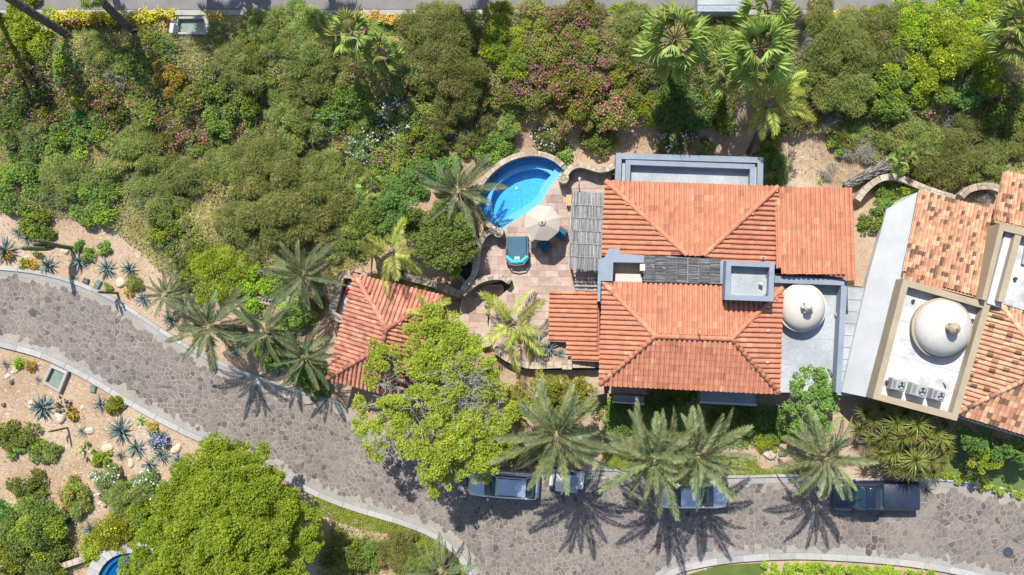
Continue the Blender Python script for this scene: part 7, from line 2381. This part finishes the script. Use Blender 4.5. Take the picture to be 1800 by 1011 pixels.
def daybed():
    c = W(909, 440, PZ + 0.45)
    z = PZ
    root = thing('daybed', 'wide daybed with slate blue mattress and aqua cushions', 'daybed', (c.x, c.y, z))
    mb = MB(); mb.box((c.x, c.y, z + 0.22), (1.46, 1.85, 0.26), 0.02, bev=0.03); mb.build('frame', M['wicker'], root)
    for sx in (-1, 1):
        for sy in (-1, 1):
            mb = MB(); mb.box((c.x + sx * 0.66, c.y + sy * 0.85, z + 0.06), (0.09, 0.09, 0.12)); mb.build('leg', M['darkmetal'], root)
    mb = MB(); mb.box((c.x, c.y + 0.1, z + 0.42), (1.26, 1.6, 0.16), 0.02, bev=0.05); mb.build('mattress', M['slatecush'], root)
    mb = MB(); mb.tube([(c.x - 0.72, c.y + 0.2, z + 0.5), (c.x - 0.7, c.y - 0.6, z + 0.66), (c.x - 0.45, c.y - 0.95, z + 0.72), (c.x, c.y - 1.02, z + 0.74), (c.x + 0.45, c.y - 0.95, z + 0.72), (c.x + 0.7, c.y - 0.6, z + 0.66), (c.x + 0.72, c.y + 0.2, z + 0.5)], 0.05, 7); mb.build('backrest', M['wicker'], root)
    for dx, dy, w, d, rz, mt, lab in ((-0.52, -0.58, 0.5, 0.22, -0.7, 'aqua', 'bright aqua cushion at the left end of the daybed'), (0.52, -0.58, 0.5, 0.22, 0.7, 'aqua', 'bright aqua cushion at the right end of the daybed'), (-0.2, -0.78, 0.5, 0.24, -0.1, 'aqua', 'left of the two aqua cushions along the daybed back'), (0.24, -0.76, 0.5, 0.24, 0.12, 'aqua', 'right of the two aqua cushions along the daybed back'), (0.02, -0.55, 0.36, 0.22, 0.0, 'palecush', 'pale patterned cushion in the middle of the daybed')):
        m2 = MB(); m2.box((c.x + dx, c.y + dy, z + 0.62), (w, d, 0.24), rz, bev=0.08)
        tag(m2.build('cushion', M[mt], org=(c.x + dx, c.y + dy, z + 0.5)), lab, 'cushion')
daybed()

def lounge_chair(px, py, rz, label):
    c = W(px, py, PZ + 0.4)
    z = PZ
    root = thing('lounge_chair', label, 'chair', (c.x, c.y, z), 'low lounge chairs round the parasol')
    T = Matrix.Translation((c.x, c.y, z)) @ Matrix.Rotation(rz, 4, 'Z')
    def bx(name, pos, size, mat, rx=0.0, bev=0.0):
        mb = MB(); mb.box((0, 0, 0), size, mi=0, bev=bev, M=T @ Matrix.Translation(pos) @ Matrix.Rotation(rx, 4, 'X')); mb.build(name, mat, root)
    bx('frame', (0, 0, 0.26), (0.72, 0.80, 0.07), M['wicker'], bev=0.015)
    for sx in (-1, 1):
        for sy in (-1, 1):
            bx('leg', (sx * 0.31, sy * 0.35, 0.12), (0.06, 0.06, 0.24), M['wicker'])
        bx('armrest', (sx * 0.36, -0.02, 0.52), (0.08, 0.72, 0.05), M['wicker'], bev=0.01)
    bx('seat', (0, 0.04, 0.36), (0.58, 0.66, 0.13), M['teal'], bev=0.04)
    bx('backrest', (0, -0.33, 0.56), (0.58, 0.14, 0.44), M['teal'], rx=0.25, bev=0.04)
lounge_chair(957, 430, R(35), 'low teal lounge chair below the parasol')
lounge_chair(984, 409, R(60), 'low teal lounge chair right of the parasol')

def side_table():
    c = W(936, 430, PZ + 0.45)
    root = thing('side_table', 'small grey side table beside the daybed', 'table', (c.x, c.y, PZ))
    mb = MB(); mb.box((c.x, c.y, PZ + 0.43), (0.42, 0.46, 0.05), 0.2, bev=0.01); mb.build('tabletop', M['wood'], root)
    for sx in (-1, 1):
        for sy in (-1, 1):
            mb = MB(); mb.box((c.x + sx * 0.15, c.y + sy * 0.17, PZ + 0.2), (0.05, 0.05, 0.42), 0.2); mb.build('leg', M['wood'], root)
side_table()

def bench():
    c = W(1000, 352, PZ + 0.5)
    root = thing('bench', 'honey coloured wooden bench against the pale reed pergola', 'bench', (c.x, c.y, PZ))
    for k in range(3):
        mb = MB(); mb.box((c.x - 0.12 + 0.12 * k, c.y, PZ + 0.46), (0.105, 0.72, 0.05), 0.0, bev=0.01); mb.build('slat', M['tanwood'], root)
    for sy in (-1, 1):
        for sx in (-1, 1):
            mb = MB(); mb.box((c.x + sx * 0.13, c.y + sy * 0.3, PZ + 0.22), (0.06, 0.06, 0.44)); mb.build('leg', M['tanwood'], root)
bench()
def pool_ladder():
    p = W(1018, 331, PZ)
    root = thing('shower_post', 'thin pale shower post at the top of the reed pergola', 'shower', (p.x, p.y, PZ))
    mb = MB(); mb.tube([(p.x, p.y, PZ), (p.x, p.y, PZ + 1.9), (p.x + 0.05, p.y + 0.12, PZ + 2.0), (p.x + 0.05, p.y + 0.3, PZ + 1.95)], 0.04, 8); mb.build('post', M['slatefloor'], root)
    mb = MB(); mb.lathe((p.x + 0.05, p.y + 0.3, PZ + 1.88), [(0.10, 0), (0.10, 0.03), (0.03, 0.06)], 12); mb.build('shower_head', M['greymetal'], root)
pool_ladder()

# ================================================================== vehicles
def car(name, label, cat, px, py, rz, L, Wd, H, paintm, style, zc=0.9):
    c = W(px, py, zc)
    z0 = 0.05
    root = thing(name, label, cat, (c.x, c.y, z0))
    T = Matrix.Translation((c.x, c.y, z0)) @ Matrix.Rotation(rz, 4, 'Z')
    def part(mb, nm, mat, par=None, smooth=True):
        mb.v = [tuple(T @ Vector(p)) for p in mb.v]
        return mb.build(nm, mat, par or root, smooth=smooth)
    hl, hw = L / 2, Wd / 2
    def loft(st, nm, mat, caps=True):
        """st: (x, half width, z low, z high, crown)"""
        V, F = [], []
        for x, w, a, b, cr in st:
            V += [(x, -w * 0.92, a), (x, -w, a + 0.3 * (b - a)), (x, -w * 0.985, a + 0.72 * (b - a)), (x, -w * 0.93, b - 0.02), (x, -w * 0.55, b + cr * 0.8), (x, 0, b + cr), (x, w * 0.55, b + cr * 0.8), (x, w * 0.93, b - 0.02), (x, w * 0.985, a + 0.72 * (b - a)), (x, w, a + 0.3 * (b - a)), (x, w * 0.92, a)]
        k = 11
        for i in range(len(st) - 1):
            for q in range(k):
                s = (q + 1) % k
                F.append((i * k + q, (i + 1) * k + q, (i + 1) * k + s, i * k + s))
        F.append(tuple(range(k))); F.append(tuple(range((len(st) - 1) * k, len(st) * k))[::-1])
        mb = MB(); mb.add(V, F)
        return part(mb, nm, mat)
    if style == 'pickup':
        body = [(-hl, hw * .86, .45, .92, .01), (-hl + .12, hw * .97, .3, .98, .02), (-hl + 1.0, hw, .28, 1.02, .03), (-.3, hw, .28, 1.04, .0), (hl - .2, hw, .3, 1.04, .0), (hl, hw * .97, .42, 1.03, .0)]
        cab = [(-hl + 1.15, hw * .84, 1.0, 1.03, .02), (-hl + 1.75, hw * .78, 1.0, H - .06, .03), (-.1, hw * .78, 1.0, H - .04, .03), (.25, hw * .80, 1.0, H - .25, .02), (.32, hw * .82, 1.0, 1.05, .0)]
        roof = [(-hl + 1.85, hw * .74, H - .10, H - .03, .035), (-1.0, hw * .76, H - .10, H - .01, .04), (-.12, hw * .74, H - .10, H - .02, .035)]
    elif style == 'suv':
        body = [(-hl, hw * .80, .42, .86, .02), (-hl + .2, hw * .96, .3, .95, .03), (-hl + 1.1, hw, .26, 1.0, .03), (0, hw, .26, 1.02, .02), (hl - .5, hw, .28, 1.02, .02), (hl - .08, hw * .95, .35, .98, .02), (hl, hw * .85, .45, .9, .0)]
        cab = [(-hl + 1.05, hw * .84, .98, 1.0, .02), (-hl + 1.75, hw * .78, .98, H - .08, .03), (hl - .8, hw * .77, .98, H - .06, .03), (hl - .25, hw * .80, .98, H - .3, .01), (hl - .12, hw * .82, .98, 1.02, .0)]
        roof = [(-hl + 1.85, hw * .72, H - .12, H - .04, .035), (0, hw * .74, H - .12, H - .01, .05), (hl - .75, hw * .72, H - .12, H - .03, .035)]
    else:
        body = [(-hl, hw * .74, .42, .74, .02), (-hl + .15, hw * .92, .28, .84, .04), (-hl + .9, hw, .22, .90, .05), (0, hw, .22, .92, .03), (hl - .8, hw, .24, .92, .04), (hl - .15, hw * .92, .3, .86, .04), (hl, hw * .72, .42, .76, .02)]
        cab = [(-hl + .75, hw * .82, .88, .92, .03), (-hl + 1.5, hw * .72, .88, H - .07, .03), (hl - 1.9, hw * .72, .88, H - .07, .03), (hl - 1.0, hw * .82, .88, .94, .03)]
        roof = [(-hl + 1.5, hw * .68, H - .12, H - .05, .035), (-.2, hw * .71, H - .12, H - .02, .05), (hl - 1.9, hw * .68, H - .12, H - .05, .035)]
    b = loft(body, 'body', paintm)
    loft(cab, 'window_glass', M['glass'])
    loft(roof, 'roof_panel', paintm)
    # pillars from body to roof corners
    for sx, x0, x1 in ((0, cab[0][0] + .05, roof[0][0]), (1, cab[-1][0] - .05, roof[-1][0])):
        for s in (-1, 1):
            mb = MB(); mb.tube([(x0, s * hw * .80, .98 if style != 'sedan' else .9), (x1, s * hw * .72, H - .06)], 0.045, 6); part(mb, 'pillar', paintm)
    for s in (-1, 1):
        mb = MB(); mb.box((-hl + 1.35, s * (hw + .08), 1.02 if style != 'sedan' else .94), (.12, .2, .14), bev=.04); part(mb, 'mirror', paintm)
        mb = MB(); mb.box((-hl + .12, s * hw * .66, .72), (.14, .34, .14), bev=.03); part(mb, 'headlight', M['lens'])
        mb = MB(); mb.box((hl - .06, s * hw * .70, .78), (.12, .32, .18), bev=.03); part(mb, 'tail_light', M['tail'])
        for x in (-hl + .95, hl - 1.0):
            mb = MB(); V = []
            r = .33
            N = 18
            for yy in (s * (hw - .22), s * (hw - .01)):
                for k in range(N): V.append((x + r * math.cos(2 * math.pi * k / N), yy, r + r * math.sin(2 * math.pi * k / N) - .05))
            mb.add(V, [(k, (k + 1) % N, N + (k + 1) % N, N + k) for k in range(N)] + [tuple(range(N)), tuple(range(N, 2 * N))])
            wl = part(mb, 'wheel', M['tyre'])
            mb = MB(); V = []
            for yy in (s * (hw - .05), s * (hw + .005)):
                for k in range(N): V.append((x + .2 * math.cos(2 * math.pi * k / N), yy, .28 + .2 * math.sin(2 * math.pi * k / N)))
            mb.add(V, [(k, (k + 1) % N, N + (k + 1) % N, N + k) for k in range(N)] + [tuple(range(N, 2 * N))])
            part(mb, 'rim', M['rim'], wl)
        if style != 'sedan':
            mb = MB(); mb.tube([(-hl + 1.9, s * hw * .62, H + .03), (hl - 1.0 if style == 'suv' else -.25, s * hw * .62, H + .03)], 0.025, 6); part(mb, 'roof_rail', M['darkmetal'])
    mb = MB(); mb.box((-hl + .03, 0, .45), (.16, Wd * .86, .2), bev=.05); part(mb, 'bumper', paintm)
    mb = MB(); mb.box((hl - .0, 0, .48), (.16, Wd * .86, .2), bev=.05); part(mb, 'bumper', paintm if style != 'pickup' else M['greymetal'])
    if style == 'pickup':
        mb = MB(); mb.box((hl * .5 + .2, 0, 1.06), (hl - .5, Wd * .86, .05), bev=.02); part(mb, 'bed_cover', M['tonneau'])
    return root
car('parked_car', 'silver-blue sedan parked under the paired date palms', 'car', 1218, 871, 0.0, 4.7, 1.82, 1.42, M['silver'], 'sedan')
car('parked_car', 'pale silver estate car half hidden under the shade tree', 'car', 885, 852, R(-4), 4.6, 1.85, 1.65, M['silver'], 'suv')
car('pickup_truck', 'dark navy pickup parked beside the strap leaved clump', 'pickup truck', 1540, 872, 0.0, 5.7, 1.95, 1.75, M['navy'], 'pickup')

def golf_cart():
    c = W(995, 845, 1.2)
    root = thing('golf_cart', 'white roofed golf cart under the tall date palm', 'golf cart', (c.x, c.y, 0.05))
    T = Matrix.Translation((c.x, c.y, 0.05)) @ Matrix.Rotation(R(-6), 4, 'Z')
    def bx(name, pos, size, mat, bev=0.0, par=None, rx=0.0):
        mb = MB(); mb.box((0, 0, 0), size, bev=bev, M=T @ Matrix.Translation(pos) @ Matrix.Rotation(rx, 4, 'Y')); return mb.build(name, mat, par or root)
    bx('floor', (0, 0, .38), (2.3, 1.1, .14), M['whitepaint'], .03)
    bx('front_cowl', (-.95, 0, .65), (.5, 1.1, .5), M['whitepaint'], .1)
    bx('seat', (.15, 0, .75), (.55, 1.05, .2), M['teal'], .06)
    bx('backrest', (.42, 0, 1.02), (.12, 1.0, .4), M['teal'], .05)
    bx('rear_body', (.85, 0, .62), (.65, 1.1, .4), M['whitepaint'], .06)
    bx('roof', (-.15, 0, 1.92), (1.0, 1.14, .07), M['cartroof'], .03)
    bx('roof_panel', (.55, 0, 1.94), (.5, 1.14, .08), M['cartgrey'], .03)
    bx('windscreen', (-.85, 0, 1.35), (.03, 1.0, .9), M['glass'], .0, None, 0.25)
    for sx in (-.8, .62):
        for sy in (-.52, .52):
            mb = MB(); mb.tube([T @ Vector((sx, sy, .5)), T @ Vector((sx * .95, sy, 1.9))], 0.025, 6); mb.build('post', M['darkmetal'], root)
    for sx in (-.8, .8):
        for sy in (-1, 1):
            mb = MB(); N = 14; V = []
            for yy in (sy * .42, sy * .58):
                for k in range(N): V.append(T @ Vector((sx + .22 * math.cos(2 * math.pi * k / N), yy, .22 + .22 * math.sin(2 * math.pi * k / N))))
            mb.add(V, [(k, (k + 1) % N, N + (k + 1) % N, N + k) for k in range(N)] + [tuple(range(N)), tuple(range(N, 2 * N))]); mb.build('wheel', M['tyre'], root)
    mb = MB(); V = [T @ Vector((-.45 + .17 * math.cos(a), .25 + .17 * math.sin(a), 1.0)) for a in np.linspace(0, 2 * math.pi, 15)]
    mb.tube(V, 0.018, 5); mb.build('steering_wheel', M['darkmetal'], root)
golf_cart()

# the trailer on the upper road: pale top, dark side with hand-painted white scrawl
def trailer():
    z = 2.02
    P = [W(1226, -14, z + 1.5), W(1304, -14, z + 1.5), W(1304, 9, z + 1.5), W(1226, 9, z + 1.5)]
    c = sum(P, Vector()) / 4
    w, d = (P[1] - P[0]).length, (P[0] - P[3]).length
    root = thing('trailer', 'pale box trailer with a dark lower side and white scrawl', 'trailer', (c.x, c.y, z))
    mb = MB(); mb.box((c.x, c.y, z + 0.98), (w, d, 1.0), bev=0.03); mb.build('box_body', M['slatefloor'], root)
    s = W(1265, 14, z + 0.8)
    ys = c.y - d / 2 - 0.2
    mb = MB(); mb.box((c.x, ys, z + 0.95), (w, 0.40, 1.02), bev=0.02); sb = mb.build('side_locker', M['cartgrey'], root)
    # painted scrawl on the locker top
    rnd = random.Random(6)
    x = c.x - w / 2 + 0.12
    while x < c.x + w / 2 - 0.15:
        if rnd.random() < 0.78:
            pts = []
            hh = rnd.uniform(0.10, 0.24)
            for k in range(5):
                pts.append((x + k * 0.035 + rnd.uniform(-.02, .02), ys + 0.03 + (hh * (0.5 if k % 2 else -0.5)) * rnd.uniform(.4, 1), z + 1.465))
            mb = MB(); mb.tube(pts, 0.02, 4); mb.build('painted_stroke', M['white'], sb)
        x += rnd.uniform(0.11, 0.2)
    for sx in (-1, 1):
        for sy in (-1, 1):
            mb = MB(); N = 14; V = []
            for yy in (c.y + sy * d * .42 - .1, c.y + sy * d * .42 + .1):
                for k in range(N): V.append((c.x + sx * w * .25 + .3 * math.cos(2 * math.pi * k / N), yy, z + .3 + .3 * math.sin(2 * math.pi * k / N)))
            mb.add(V, [(k, (k + 1) % N, N + (k + 1) % N, N + k) for k in range(N)] + [tuple(range(N)), tuple(range(N, 2 * N))]); mb.build('wheel', M['tyre'], root)
trailer()
